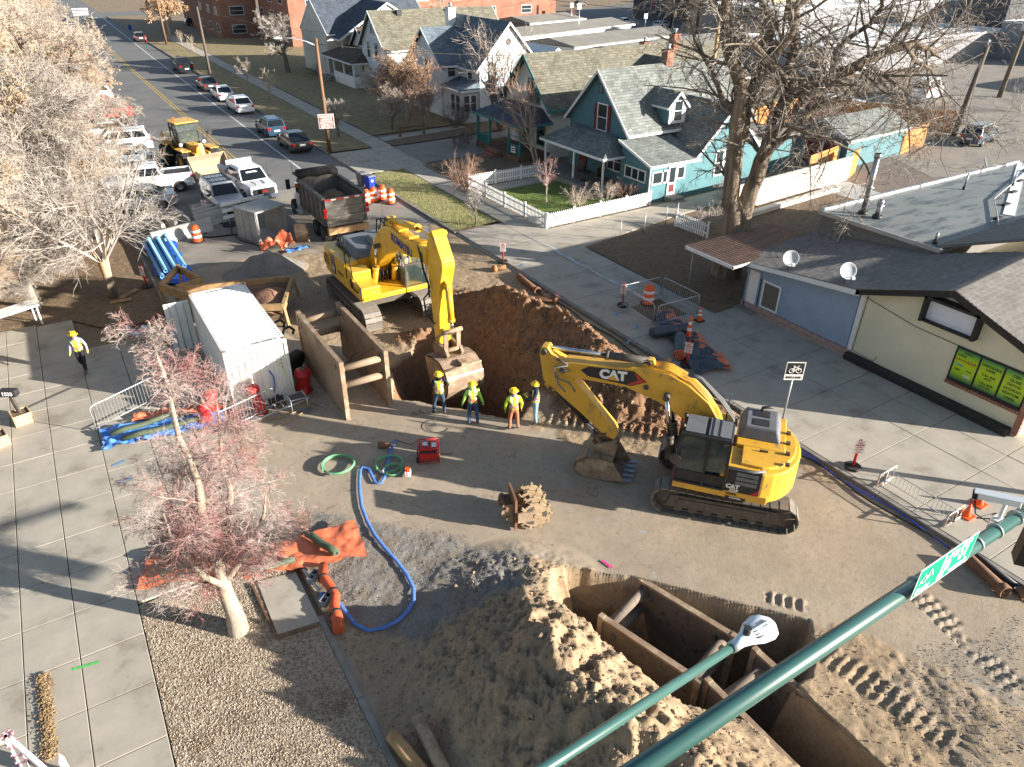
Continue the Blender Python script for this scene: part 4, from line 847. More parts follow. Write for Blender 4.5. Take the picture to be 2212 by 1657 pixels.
def car(name,label,cat,color,kind,loc,rz,group=None,L_=4.7,W_=1.82,H_=1.46,roofc=None,front=True):
    t=thing(name,label,cat,loc,rz,group); pm=color; hw=W_/2; r=.33 if kind in('sedan','hatch') else .38; zb=.24
    if kind in('pickup','suv'): zb=.34
    xf,xr=L_/2,-L_/2; fx,rx=xf-.9,xr+.95; belt=H_*.63; hood=H_*.60
    if kind=='sedan': top=[(xr+.02,.55),(xr+.05,belt-.02),(xr+.85,belt+.03),(xf-1.25,belt-.03),(xf-.12,hood-.16),(xf,.5)]; G=(xr+.45,xr+1.35,xf-1.95,xf-1.05)
    elif kind=='hatch': top=[(xr+.0,.5),(xr+.08,belt),(xf-1.1,belt-.02),(xf-.1,hood-.12),(xf,.5)]; G=(xr+.1,xr+.75,xf-1.75,xf-.95)
    elif kind in('suv','van'): top=[(xr,.6),(xr+.03,belt),(xf-1.25,belt),(xf-.08,hood),(xf,.6)]; G=(xr+.05,xr+.35,xf-2.0,xf-1.25)
    else: top=[(xr,.65),(xr+.02,belt),(xr+1.9,belt),(xf-1.35,belt),(xf-.06,hood),(xf,.6)]; G=(xr+1.85,xr+2.15,xf-2.15,xf-1.4)
    ra=r+.07; prof=[(xf,zb)]+[(x,z) for x,z in arch(fx,ra,zb)][::-1]+[(x,z) for x,z in arch(rx,ra,zb)][::-1]+[(xr,zb)]+top
    k=MB(); k.xz(prof,-hw,hw)
    # tuck sills, shoulders
    k.v=[(x*(1.),y*(1-.06*max(0,(z-.75*belt)/(belt*.3))-.05*(1 if z<zb+.02 else 0)-(.09 if abs(x)>L_/2-.16 else 0)),z) for x,y,z in k.v]
    body=k.build('body',pm,t,bevel=.06,seg=2)
    if kind=='pickup':
        k=MB(); k.box(xr+.08,xr+1.82,-hw+.16,hw-.16,belt-.01,belt+.012); k.build('bed_floor',m_black,t); k=MB(); k.box(xr+.02,xr+1.88,-hw+.04,-hw+.16,belt-.02,belt+.09); k.box(xr+.02,xr+1.88,hw-.16,hw-.04,belt-.02,belt+.09); k.box(xr+.0,xr+.08,-hw+.04,hw-.04,belt-.02,belt+.09); k.build('bed_rail',pm,t)
    # greenhouse
    b0,b1,b2,b3=G; wz=hw*.93; wt=hw*.76; zt=H_-.05
    k=MB(); k.hexa([(b0,-wz,belt-.03),(b3,-wz,belt-.03),(b3,wz,belt-.03),(b0,wz,belt-.03)],[(b1,-wt,zt),(b2,-wt,zt),(b2,wt,zt),(b1,wt,zt)]); k.build('cabin',pm,t,bevel=.04,seg=2)
    k=MB(); k.hexa([(b1-.02,-wt,zt-.01),(b2+.02,-wt,zt-.01),(b2+.02,wt,zt-.01),(b1-.02,wt,zt-.01)],[(b1+.1,-wt+.12,H_),(b2-.12,-wt+.12,H_),(b2-.12,wt-.12,H_),(b1+.1,wt-.12,H_)]); k.build('roof',roofc or pm,t,bevel=.015,seg=1)
    def lerp(a,c,f): return tuple(a[i]+(c[i]-a[i])*f for i in range(3))
    P0=[(b0,-wz,belt),(b3,-wz,belt),(b3,wz,belt),(b0,wz,belt)]; P1=[(b1,-wt,zt),(b2,-wt,zt),(b2,wt,zt),(b1,wt,zt)]
    def glass(i,j,u0,u1,v0,v1,nm):
        A,B_,D,E_=P0[i],P0[j],P1[j],P1[i]; q=lambda u,v: Vector(lerp(lerp(A,B_,u),lerp(E_,D,u),v)); c=[q(u0,v0),q(u1,v0),q(u1,v1),q(u0,v1)]
        n=(c[1]-c[0]).cross(c[3]-c[0]).normalized(); ctr=Vector((0,0,1.0)); 
        if n.dot(c[0]-ctr)<0: n=-n
        k=MB(); k.hexa([p+n*.0 for p in c],[p+n*.012 for p in c]); k.build(nm,m_glass2,t)
    glass(1,2,.06,.94,.06,.93,'windshield'); glass(3,0,.08,.92,.08,.9,'rear_window')
    ns=3 if kind in('suv','van') else 2
    for (i,j) in ((0,1),(3,2)):
        a0,a1=(.05,.93)
        for q in range(ns):
            u0=a0+(a1-a0)*q/ns+.015; u1=a0+(a1-a0)*(q+1)/ns-.015; glass(i,j,u0,u1,.12,.88,'side_window')
    for x in (fx,rx):
        for sy in (-1,1): wheel(t,x,sy*(hw-.13),r,.22)
    for sy in (-1,1):
        k=MB(); zz=belt-.12; k.box(xr-.015,xr+.12,*sorted((sy*(hw-.34),sy*(hw-.1))),zz-.13,zz+.05) if kind!='van' else k.box(xr-.015,xr+.1,*sorted((sy*(hw-.2),sy*(hw-.08))),zz-.2,zz+.3); k.build('tail_light',m_tail,t)
        k=MB(); zz=hood-.2; k.box(xf-.2,xf+.012,*sorted((sy*(hw-.42),sy*(hw-.13))),zz-.06,zz+.09); k.build('headlight',m_head,t)
        k=MB(); x=G[3]-.25; k.box(x-.1,x+.05,*sorted((sy*hw,sy*(hw+.2))),belt+.02,belt+.16); k.build('mirror',m_black if kind!='sedan' else pm,t,bevel=.02,seg=1)
        k=MB()
        for x in (-.15,.85): k.box(x-.3,x-.12,*sorted((sy*(hw-.005),sy*(hw+.02))),belt-.16,belt-.12)
        k.build('door_handle',m_chrome,t)
    k=MB(); k.box(xr-.05,xr+.1,-hw+.12,hw-.12,.32,.5); k.build('rear_bumper',pm if kind!='pickup' else m_chrome,t,bevel=.02,seg=1)
    k=MB(); k.box(xr-.02,xr+.02,-.26,.26,.62,.78); k.build('licence_plate',m_plate,t)
    if front: k=MB(); k.box(xf-.05,xf+.03,-hw+.45,hw-.45,.48,.68); k.build('grille',m_black,t); k=MB(); k.box(xf-.08,xf+.04,-hw+.12,hw-.12,zb+.03,.42); k.build('front_bumper',m_black if kind!='sedan' else pm,t,bevel=.02,seg=1)
    if kind in('suv',): k=MB(); [k.box(b1+.2,b2-.1,y-.02,y+.02,H_-.005,H_+.05) for y in (-wt+.1,wt-.1)]; k.build('roof_rail',m_black,t)
    return t
WH=cpaint('car_white',(.75,.76,.77)); BK=cpaint('car_black',(.012,.012,.014)); DG=cpaint('car_dark_grey',(.035,.035,.04)); NB=cpaint('car_navy',(.02,.05,.09)); RD=cpaint('car_red',(.42,.012,.02)); SV=cpaint('car_silver',(.38,.39,.40)); LB=cpaint('car_pale_blue',(.5,.56,.62))
g='cars parked along the east kerb'
car('parked_car','black sedan parked closest to the driveway with dark trunk','car',BK,'sedan',(17.75,63.6,0),90,g)
car('parked_car','navy small crossover parked ahead of the black sedan','car',NB,'suv',(17.5,69.8,0),90,g,4.3,1.8,1.65)
car('parked_car','white sedan at the rear of the pair with a pale rear window','car',WH,'sedan',(17.9,82.3,0),90,g,4.9,1.9,1.52)
car('parked_car','white compact sedan parked between a dark and a white sedan','car',WH,'sedan',(17.9,90.0,0),90,g,4.5,1.8,1.45)
car('parked_car','dark grey sedan parked in front of two white sedans','car',DG,'sedan',(17.8,97.3,0),90,g,4.6)
car('parked_car','black pickup truck parked beside a grey wheeled bin','car',BK,'pickup',(18.1,113,0),90,g,5.4,1.95,1.85)
car('parked_car','small dark rounded hatchback farthest up the east kerb','car',DG,'hatch',(18.5,154,0),90,g,4.1,1.75,1.5)
g='cars angle parked on the west side'
def lcar(lab,c,k_,x,y,L_=4.7,W_=1.85,H_=1.46,rz=174): return car('parked_car',lab,'car',c,k_,(x,y,0),rz,g,L_,W_,H_)
lcar('bright red pickup truck angle parked with its tailgate to the road',RD,'pickup',5.2,84.2,5.5,1.95,1.85)
lcar('white large sport utility vehicle below the red pickup',WH,'suv',4.8,69.4,5.2,2.0,1.9)
lcar('white crew cab pickup with red tail lights behind bare twigs',WH,'pickup',5.2,56.3,5.7,2.0,1.9)
lcar('silver white sedan between the white suv and white pickup',LB,'sedan',4.3,64.6); lcar('pale blue grey car half hidden by twigs next to white pickup',SV,'hatch',4.2,60.8,4.4)
lcar('white crossover above the red pickup',WH,'suv',5.2,96,4.5,1.85,1.65); lcar('dark red car beside the red pickup',RD,'hatch',4.9,89.2,4.3); lcar('dark grey pickup bed poking out above the white crossover',DG,'pickup',5.3,102,5.4,1.9,1.8)
lcar('small glossy red car further up the angle parking',RD,'hatch',5.8,115,4.3); lcar('black truck near the top of the angle parking',BK,'suv',6.0,129,4.8,1.9,1.8); lcar('white car near the top of the angle parking',WH,'sedan',5.4,122); lcar('silver car glimpsed through the twigs below the white pickup',SV,'sedan',3.9,52.6)
lcar('white hatchback glimpsed through twigs between suv and red pickup',WH,'hatch',4.4,75.8,4.3); lcar('red and white car at the far end of the angle parking',RD,'sedan',5.8,141)
g='cars in the far parking lots'
for lab,c,k_,x,y,rz in (('white sedan parked by the alley behind the garages',WH,'sedan',113,136,10),('white car behind the utility pole near the garages',WH,'suv',116,127,10),('white car parked against the grey building',WH,'hatch',136,154,60),('dark sedan at the top of the far lot',DG,'sedan',138,186,10),('silver crossover in the far lot by a pole',SV,'suv',112,165,15),('dark red car in the far lot',RD,'sedan',104,168,15),('black suv in the driveway by the brick block',BK,'suv',33,178,0),('pale blue car at the top edge of the lot',LB,'sedan',165,192,10)):
    car('parked_car',lab,'car',c,k_,(x,y,0),rz,g)
car('parked_car','dark blue boxy jeep standing on the back lane','car',NB,'suv',(70.2,34.6,0),10,None,4.5,1.85,1.8,roofc=SV)
car('parked_car','white crossover hidden behind the cedar fence','car',WH,'suv',(72.5,50.5,0),-20,None,4.6,1.85,1.65)
t=car('work_van','white panel van seen through the big tree twigs','van',WH,'van',(86,49.5,0),15,None,6.0,2.0,2.4)
# service pickup facing the camera
t=car('service_pickup','white crew cab service pickup with dark grille facing the site','truck',WH,'pickup',(11.0,52.4,0),-84,None,6.0,2.05,1.98)
k=MB(); k.box(2.95,3.06,-.72,.72,.62,1.02); k.build('grille_panel',m_black,t); text('GMC',.2,m_red,t,(3.07,0,.84),(R(90),0,R(90)),'grille_badge',.03)
k=MB(); k.box(2.9,3.1,-.98,.98,.34,.6); k.build('front_bumper',mat('bumper_blue_steel',(.35,.38,.45),None,rough=.2,metal=.8),t,bevel=.03,seg=1); k=MB(); k.box(3.1,3.115,-.2,.15,.38,.52); k.build('licence_plate',m_plate,t)
text('CONNELL',.17,m_white,t,(1.12,0,1.72),(R(42),0,R(90)),'windshield_lettering',.03)
k=MB(); k.box(-1.25,-1.15,-.9,.9,1.3,2.15); k.build('headache_rack',m_galv,t); k=MB(); k.box(-2.9,-1.3,-1.02,-.7,1.25,1.55); k.box(-2.9,-1.3,.7,1.02,1.25,1.55); k.build('side_toolbox',m_galv,t)
k=MB(); k.cyl((1.2,1.05,1.25),(1.2,1.05,2.2),.012,n=5); k.build('antenna',m_black,t); k=MB(); [k.bar((1.7,y,1.262),(2.6,y*.8,1.225),.05,.02) for y in (-.35,.35)]; k.build('hood_vents',m_galv,t)
t=car('old_suv','older silver grey suv with roof rack behind the white board barricade','car',SV,'suv',(8.75,50.0,0),-88,None,4.9,1.9,1.75,roofc=LB)
k=MB(); [k.box(-1.9,.3,y-.015,y+.015,1.78,1.81) for y in (-.5,-.25,0,.25,.5)]; [k.box(x,x+.05,-.62,.62,1.75,1.8) for x in (-1.8,-.9,.1)]; k.build('roof_rack',m_black,t)
# ---------- dump truck ----------
CMW=cpaint('cab_white',(.7,.71,.72))
t=thing('dump_truck','white dump truck with grey dump body half full of brown dirt','truck',(13.35,39.4,0),90)  # x forward (+Y)
m_dump=mat('dump_body_grey',(.10,.10,.095),(.19,.17,.14),2,.6,dirt=(.3,.25,.18),dsc=3,damt=.6); m_dirtl=mat('dirt_load',(.22,.14,.085),(.13,.085,.055),3,.95,.05,14)
k=MB(); k.box(0.1,8.6,-.45,.45,.75,1.0); k.build('chassis',m_dark,t)
k=MB()  # dump body open box
for (a) in ((0.05,5.3,-1.22,-1.12,1.25,2.75),(0.05,5.3,1.12,1.22,1.25,2.75),(5.2,5.3,-1.12,1.12,1.25,3.1),(.05,5.3,-1.12,1.12,1.12,1.25)): k.box(*a)
k.build('dump_body',m_dump,t)
k=MB(); k.box(-.06,.05,-1.2,1.2,1.2,2.75); tg=k.build('tailgate',m_dump,t); k=MB()
for z in (1.2,1.62,2.1,2.62): k.box(-.14,-.06,-1.15,1.15,z,z+.12)
for y in (-1.2,1.1): k.box(-.16,-.06,y,y+.1,1.2,2.75)
k.build('tailgate_rib',m_dump,tg)
k=MB(); 
for sy in (-1,1):
    for i in range(6): k.box(.3+i*.95,.4+i*.95,*sorted((sy*1.22,sy*1.3)),1.25,2.7)
    k.box(.05,5.3,*sorted((sy*1.12,sy*1.32)),2.7,2.85); k.box(.05,5.3,*sorted((sy*1.22,sy*1.3)),1.2,1.35)
k.build('side_rib',m_dump,t)
k=MB(); k.box(-.17,-.15,-1.2,1.2,2.68,2.76); k.build('reflective_strip',m_red,t); k=MB(); [k.box(-.175,-.15,y,y+.28,2.685,2.755) for y in (-.85,-.2,.55)]; k.build('reflective_strip',m_refl,t)
for sy in (-1,1): k=MB(); k.box(-.2,-.1,*sorted((sy*1.16,sy*1.34)),2.0,2.25); k.box(-.2,-.1,*sorted((sy*1.16,sy*1.34)),1.72,1.95); k.build('tail_light',m_tail,t)
k=MB(); k.box(-.3,.0,-1.2,1.2,.75,1.1); k.build('rear_sill',m_ochre,t)
gx,gy=np.meshgrid(np.linspace(.2,5.1,36),np.linspace(-1.1,1.1,18)); gz=1.85+.85*np.exp(-((gx-2.3)/1.0)**2-((gy)/.8)**2)+.5*(fbm(gx,gy,1.6,4,3)-.5)+.2*(fbm(gx,gy,5,3,4)-.5)
I2=np.arange(36*18).reshape(18,36); npmesh('dirt_load',np.stack([gx,gy,gz],-1).reshape(-1,3),np.stack([I2[:-1,:-1],I2[:-1,1:],I2[1:,1:],I2[1:,:-1]],-1).reshape(-1,4),m_dirtl,t)
k=MB(); k.tube([(5.25,-1.25,2.95),(5.2,-.6,3.1),(5.25,0,3.0),(5.2,.6,3.12),(5.25,1.25,2.95)],.2,8); k.box(5.3,6.6,-1.15,1.15,2.85,2.98); k.box(5.3,5.5,-1.25,1.25,2.98,3.35); k.build('rolled_tarp',m_rubber,t,smooth=True)
k=MB(); k.hexa([(5.6,-1.1,.9),(7.1,-1.1,.9),(7.1,1.1,.9),(5.6,1.1,.9)],[(5.6,-1.05,2.65),(6.8,-1.0,2.65),(6.8,1.0,2.65),(5.6,1.05,2.65)]); k.build('cab',CMW,t,bevel=.08); k=MB(); k.hexa([(7.1,-.95,.8),(8.9,-.8,.8),(8.9,.8,.8),(7.1,.95,.8)],[(7.1,-.9,1.75),(8.75,-.7,1.6),(8.75,.7,1.6),(7.1,.9,1.75)]); k.build('hood',CMW,t,bevel=.08)
for sy in (-1,1):
    k=MB(); k.box(5.8,6.7,*sorted((sy*1.06,sy*1.1)),1.75,2.45); k.build('side_window',m_glass2,t); k=MB(); k.box(6.9,7.0,*sorted((sy*1.35,sy*1.6)),1.9,2.5); k.tube([(6.9,sy*1.0,2.0),(6.95,sy*1.5,2.0)],.02,5); k.build('mirror',m_black,t)
    k=MB(); k.box(5.6,6.9,*sorted((sy*.8,sy*1.25)),.5,.62); k.box(5.6,6.9,*sorted((sy*.8,sy*1.1)),.62,.95); k.build('step',m_galv,t)
    for x,dbl in ((1.2,1),(2.6,1)): wheel(t,x,sy*.98,.5,.5,m_steel)
    wheel(t,7.9,sy*1.0,.5,.3,m_steel)
t.scale=(.86,1,1); k=MB(); k.cyl((6.9,1.1,2.7),(6.9,1.1,3.6),.015,n=5); k.build('antenna',m_black,t); k=MB(); k.box(5.4,5.5,1.2,1.4,2.3,2.45); k.build('marker_light',m_orange,t)
# ================= machines =================
KY=mat('komatsu_yellow',(.72,.42,.025),(.66,.37,.02),1.5,.38,dirt=(.27,.18,.09),dsc=2.6,damt=.58,spec=.5,coat=.3)
CY=mat('cat_yellow',(.66,.36,.035),(.58,.31,.03),1.5,.42,dirt=(.24,.17,.09),dsc=3,damt=.57,spec=.5,coat=.25)
m_track=mat('track_shoe_steel',(.26,.235,.20),(.17,.15,.13),5,.55,.003,30,metal=.35,dirt=(.34,.27,.19),dsc=5,damt=.55); m_trackd=mat('track_shoe_dark',(.15,.14,.125),(.22,.195,.165),5,.6,.003,30,metal=.35,dirt=(.3,.25,.18),dsc=4,damt=.6)
m_under=mat('undercarriage_mud',(.13,.105,.08),(.075,.065,.055),3,.85,.01,12,dirt=(.30,.24,.17),dsc=3,damt=.58)
m_hoodg=mat('machine_grey',(.16,.165,.175),(.12,.125,.13),2,.5,dirt=(.3,.26,.2),dsc=3,damt=.68); m_hose=mat('rubber_hose',(.02,.02,.02),None,rough=.45)
m_glassg=mat('cab_glass',(.05,.075,.075),(.11,.13,.11),4,.08,spec=.8); m_glassg.node_tree.nodes['Principled BSDF'].inputs['Alpha'].default_value=.5
def tracks(root,y,L_,h,w,n,m,rim=.0,grouser=1,mf=None):
    R_=h/2; s=L_/2-R_; per=4*s+2*PI*R_; pitch=per/n; tr=bpy.data.objects.new('track',None); link(tr,root); 
    k=MB(); hh=.05; k.box(-pitch/2+.014,pitch/2-.014,-w/2,w/2,-.02,.02)
    for g_ in range(grouser): xx=-pitch/2+.02+g_*(pitch-.04)/max(1,grouser-1 if grouser>1 else 1)*.8; k.box(xx,xx+.02,-w/2,w/2,.02,.055 if grouser==1 else .045)
    k.box(-pitch/2-.02,pitch/2-.03,-w*.15,w*.15,-.09,-.02)
    me=None
    for i in range(n):
        d=i*pitch
        if d<2*s: x,z,a=-s+d,h,0
        elif d<2*s+PI*R_: t=(d-2*s)/R_; x,z,a=s+math.sin(t)*R_,R_+math.cos(t)*R_,t
        elif d<4*s+PI*R_: x,z,a=s-(d-2*s-PI*R_),0,PI
        else: t=(d-4*s-PI*R_)/R_; x,z,a=-s-math.sin(t)*R_,R_-math.cos(t)*R_,PI+t
        if me is None: o=k.build('track_shoe',m,tr); me=o.data
        else: o=bpy.data.objects.new('track_shoe',me); link(o,tr)
        sag=-.05*math.sin(PI*d/(2*s)) if d<2*s else 0
        o.location=(x,y,z+sag); o.rotation_euler=(0,a,0)
    f=mf or m_under
    k=MB(); k.xz([(-s-.05,R_-.24),(s+.05,R_-.24),(s-.1,R_+.2),(-s+.1,R_+.2)],y-w*.3,y+w*.3); k.box(-s*.8,s*.8,y-w*.36,y+w*.36,R_-.1,R_+.1); k.build('track_frame',f,tr)
    for x in (-s,s):
        k=MB(); k.lathe([(.01,-w*.2),(R_*.35,-w*.24),(R_*.4,-w*.2),(R_*.84,-w*.2),(R_*.84,w*.2),(R_*.4,w*.2),(R_*.35,w*.24),(.01,w*.2)],(x,y,R_),20,'y'); k.build('idler',f,tr)
    for i in range(7): x=-s+.35+i*(2*s-.7)/6; k=MB(); k.cyl((x,y-w*.28,.17),(x,y+w*.28,.17),.13,n=12); k.build('roller',f,tr)
    return tr
def cyl_(root,p,q,frac,r,rod=.5,m=KY,name='hydraulic_cylinder'):
    p=Vector(p); q=Vector(q); g=p+(q-p)*frac; k=MB(); k.cyl(p,g,r,n=14); k.cyl(g-(q-p).normalized()*.12,g,r*1.2,n=14); o=k.build(name,m,root); k=MB(); k.cyl(g,q,r*rod,n=12); k.build('piston_rod',m_chrome,o); return o
def pin(root,x,z,w,r,m): k=MB(); k.cyl((x,-w,z),(x,w,z),r,n=14); k.build('pin',m,root)
def bucket(root,out,w,m,teeth,tp,ribs=True,shell_t=.05,tooth_m=None):
    "out: shell outline from lip at hinge side round the back to cutting edge, list (x,z)"
    b=MB(); n=len(out)
    P_=[Vector((x,0,z)) for x,z in out]; c=sum(P_,Vector())/n; 
    inn=[p+(c-p).normalized()*shell_t for p in P_]
    for i in range(n-1):
        a,b_,c_,d_=P_[i],P_[i+1],inn[i+1],inn[i]; V=Vector((0,w,0)); b.hexa([a-V,b_-V,c_-V,d_-V],[a+V,b_+V,c_+V,d_+V])
    for sy in (-1,1): b.prism([p+Vector((0,sy*w,0)) for p in P_],(0,-sy*.05,0))
    o=b.build('bucket',m,root)
    k=MB(); q=tp; e=(P_[-1]-P_[-2]).normalized()
    for i in range(teeth):
        y=-w+.1+i*(2*w-.2)/(teeth-1); p=P_[-1]+Vector((0,y,0)); k=MB(); s=Vector((0,.07,0)); s2=Vector((0,.05,0)); up=Vector((-e.z,0,e.x))*.045; k.hexa([p-e*.12-s-up,p-e*.12+s-up,p-e*.12+s+up,p-e*.12-s+up],[p+e*.22-s2-up*.3,p+e*.22+s2-up*.3,p+e*.22+s2+up*.3,p+e*.22-s2+up*.3]); k.build('tooth',tooth_m or m,o)
    if ribs:
        for i in range(1,n-1): k=MB(); a,b_=P_[i],P_[i+1]; nrm=((a+b_)/2-c).normalized()*.018; k.hexa([a+(b_-a)*.05-Vector((0,w*.985,0)),b_-(b_-a)*.05-Vector((0,w*.985,0)),b_-(b_-a)*.05+Vector((0,w*.985,0)),a+(b_-a)*.05+Vector((0,w*.985,0))],[a+(b_-a)*.05-Vector((0,w*.985,0))+nrm,b_-(b_-a)*.05-Vector((0,w*.985,0))+nrm,b_-(b_-a)*.05+Vector((0,w*.985,0))+nrm,a+(b_-a)*.05+Vector((0,w*.985,0))+nrm]); k.build('wear_plate',m,o)
    return o
def rail(root,pts,r=.022,m=m_black,name='handrail'): tubes(root,name,m,[(p,r) for p in pts])
# --------- Komatsu ---------
t=thing('excavator','large bright yellow excavator with black KOMATSU lettering digging in the pit','excavator',(11.55,30.4,.06),-90)
tracks(t,-1.42,5.15,1.02,.78,50,m_track,grouser=3); tracks(t,1.36,5.15,1.02,.78,50,m_track,grouser=3)
k=MB(); k.yz([(-1.2,.5),(-.9,.95),(.9,.95),(1.2,.5),(1.1,.35),(.7,.7),(-.7,.7),(-1.1,.35)],-1.3,1.3); k.cyl((0,0,.9),(0,0,1.25),.85,n=28); k.build('carbody',m_under,t,bevel=.03,seg=1)
k=MB(); k.box(-2.0,1.95,-1.65,1.6,1.28,1.5); k.build('deck',KY,t,bevel=.03)
k=MB(); k.xy([(-2.0,-1.66),(-2.0,1.6),(-2.85,1.5),(-3.15,1.1),(-3.25,0),(-3.15,-1.15),(-2.85,-1.6)],1.22,2.45); k.build('counterweight',KY,t,bevel=.1,seg=3)
k=MB(); k.box(-2.0,.1,-1.66,-1.0,1.45,2.5); k.build('side_cover',KY,t,bevel=.05); k=MB(); k.box(.1,1.0,-1.66,-.75,1.45,2.35); k.build('fuel_tank',KY,t,bevel=.05); k=MB(); k.box(1.0,2.0,-1.66,-.75,1.45,1.95); k.build('tool_box',KY,t,bevel=.06)
k=MB(); k.box(-2.0,-.2,-1.0,.9,1.5,2.5); k.box(-2.0,.2,.9,1.6,1.5,2.4); k.build('engine_bay',KY,t,bevel=.03)
k=MB(); k.hexa([(-2.7,-1.1,2.45),(-.15,-1.1,2.45),(-.15,1.4,2.45),(-2.7,1.4,2.45)],[(-2.55,-.75,2.85),(-.35,-.75,2.8),(-.35,1.2,2.8),(-2.55,1.2,2.85)]); k.build('engine_hood',m_hoodg,t,bevel=.05)
k=MB(); k.hexa([(-1.6,.0,2.8),(-.5,.0,2.8),(-.5,.9,2.8),(-1.6,.9,2.8)],[(-1.4,.1,3.1),(-.6,.1,3.1),(-.6,.8,3.1),(-1.4,.8,3.1)]); k.build('air_cleaner_cover',m_hoodg,t,bevel=.06); k=MB(); k.cyl((-1.9,1.0,2.8),(-1.9,1.0,3.25),.09); k.build('exhaust',m_dark,t)
k=MB(); 
for i in range(9): k.box(-2.55+i*.0,-2.5,-1.0+i*.2,-.93+i*.2,2.5,2.8)
for i in range(8): k.box(-2.3+i*.24,-2.2+i*.24,-1.12,-1.08,2.48,2.6)
k.build('hood_grille',m_black,t)
k=MB(); k.box(-2.75,-2.15,-1.675,-1.655,1.62,2.15); [k.box(-2.72,-2.18,-1.685,-1.675,1.65+i*.06,1.68+i*.06) for i in range(8)]; k.build('side_grille',mat('grille_brown',(.3,.2,.07),None,rough=.7),t)
mbl=mat('stripe_blue',(.03,.05,.22),None,rough=.5)
k=MB(); [k.hexa([(-1.75,-1.675,2.05+i*.13),(-1.2,-1.675,2.05+i*.13),(-1.2,-1.66,2.05+i*.13),(-1.75,-1.66,2.05+i*.13)],[(-1.75,-1.675,2.12+i*.13),(-1.2,-1.675,2.12+i*.13),(-1.2,-1.66,2.12+i*.13),(-1.75,-1.66,2.12+i*.13)]) for i in range(3)]; k.build('blue_stripes',mbl,t)
k=MB(); k.box(-1.72,-1.2,-1.68,-1.66,1.5,2.0); k.build('model_panel',m_black,t)
TY=(R(90),0,0); text('PC',.15,m_white,t,(-1.46,-1.685,1.9),TY,'model_lettering',.03); text('390',.24,m_white,t,(-1.46,-1.685,1.74),TY,'model_lettering',.04,sx=.9); text('LC',.13,m_white,t,(-1.46,-1.685,1.58),TY,'model_lettering',.03)
text('CONNELL',.17,m_black,t,(-.55,-1.665,1.78),TY,'side_lettering',.03); text('KOMATSU',.16,m_ink if 'm_ink' in globals() else m_black,t,(1.25,-1.665,1.62),TY,'side_lettering',.04)
k=MB(); k.box(1.75,1.95,-1.67,-1.655,1.55,1.68); k.build('lamp',m_white,t); k=MB(); k.box(.75,1.0,-1.70,-1.66,1.6,2.0); k.build('tank_step',m_black,t); k=MB(); k.box(1.98,2.06,-1.6,-.8,1.38,1.46); k.build('front_step',KY,t)
rail(t,[[(-2.1,-1.05,2.5),(-2.1,-1.05,3.15),(-1.3,-1.05,3.15),(-1.3,-1.05,2.5)],[(-1.7,-1.05,2.5),(-1.7,-1.05,3.15)],[(-1.3,-1.05,3.0),(.1,-1.6,2.75),(.2,-1.6,2.5)],[(-2.1,-1.05,2.85),(-1.3,-1.05,2.85)],[(.35,-1.68,1.9),(.35,-1.68,2.8),(1.0,-1.68,2.75),(1.15,-1.68,2.2),(1.9,-1.68,2.0),(2.0,-1.68,1.5)],[(-.2,-1.5,2.5),(-.2,-1.5,3.0),(.4,-1.5,2.9),(.4,-1.5,2.4)]])
k=MB(); [k.tube([(-.1,y,1.6),(.15,y,2.0+.1*math.sin(y*9)),(.5,y*.7,1.7)],.035,7) for y in (-.6,-.45,-.3,.4,.55)]; k.box(-.2,.2,-.7,.7,1.5,1.9); k.build('valve_block',m_dark,t)
k=MB(); k.cyl((-1.9,1.2,2.8),(-1.9,1.2,4.3),.012,n=5); k.build('antenna',m_black,t)
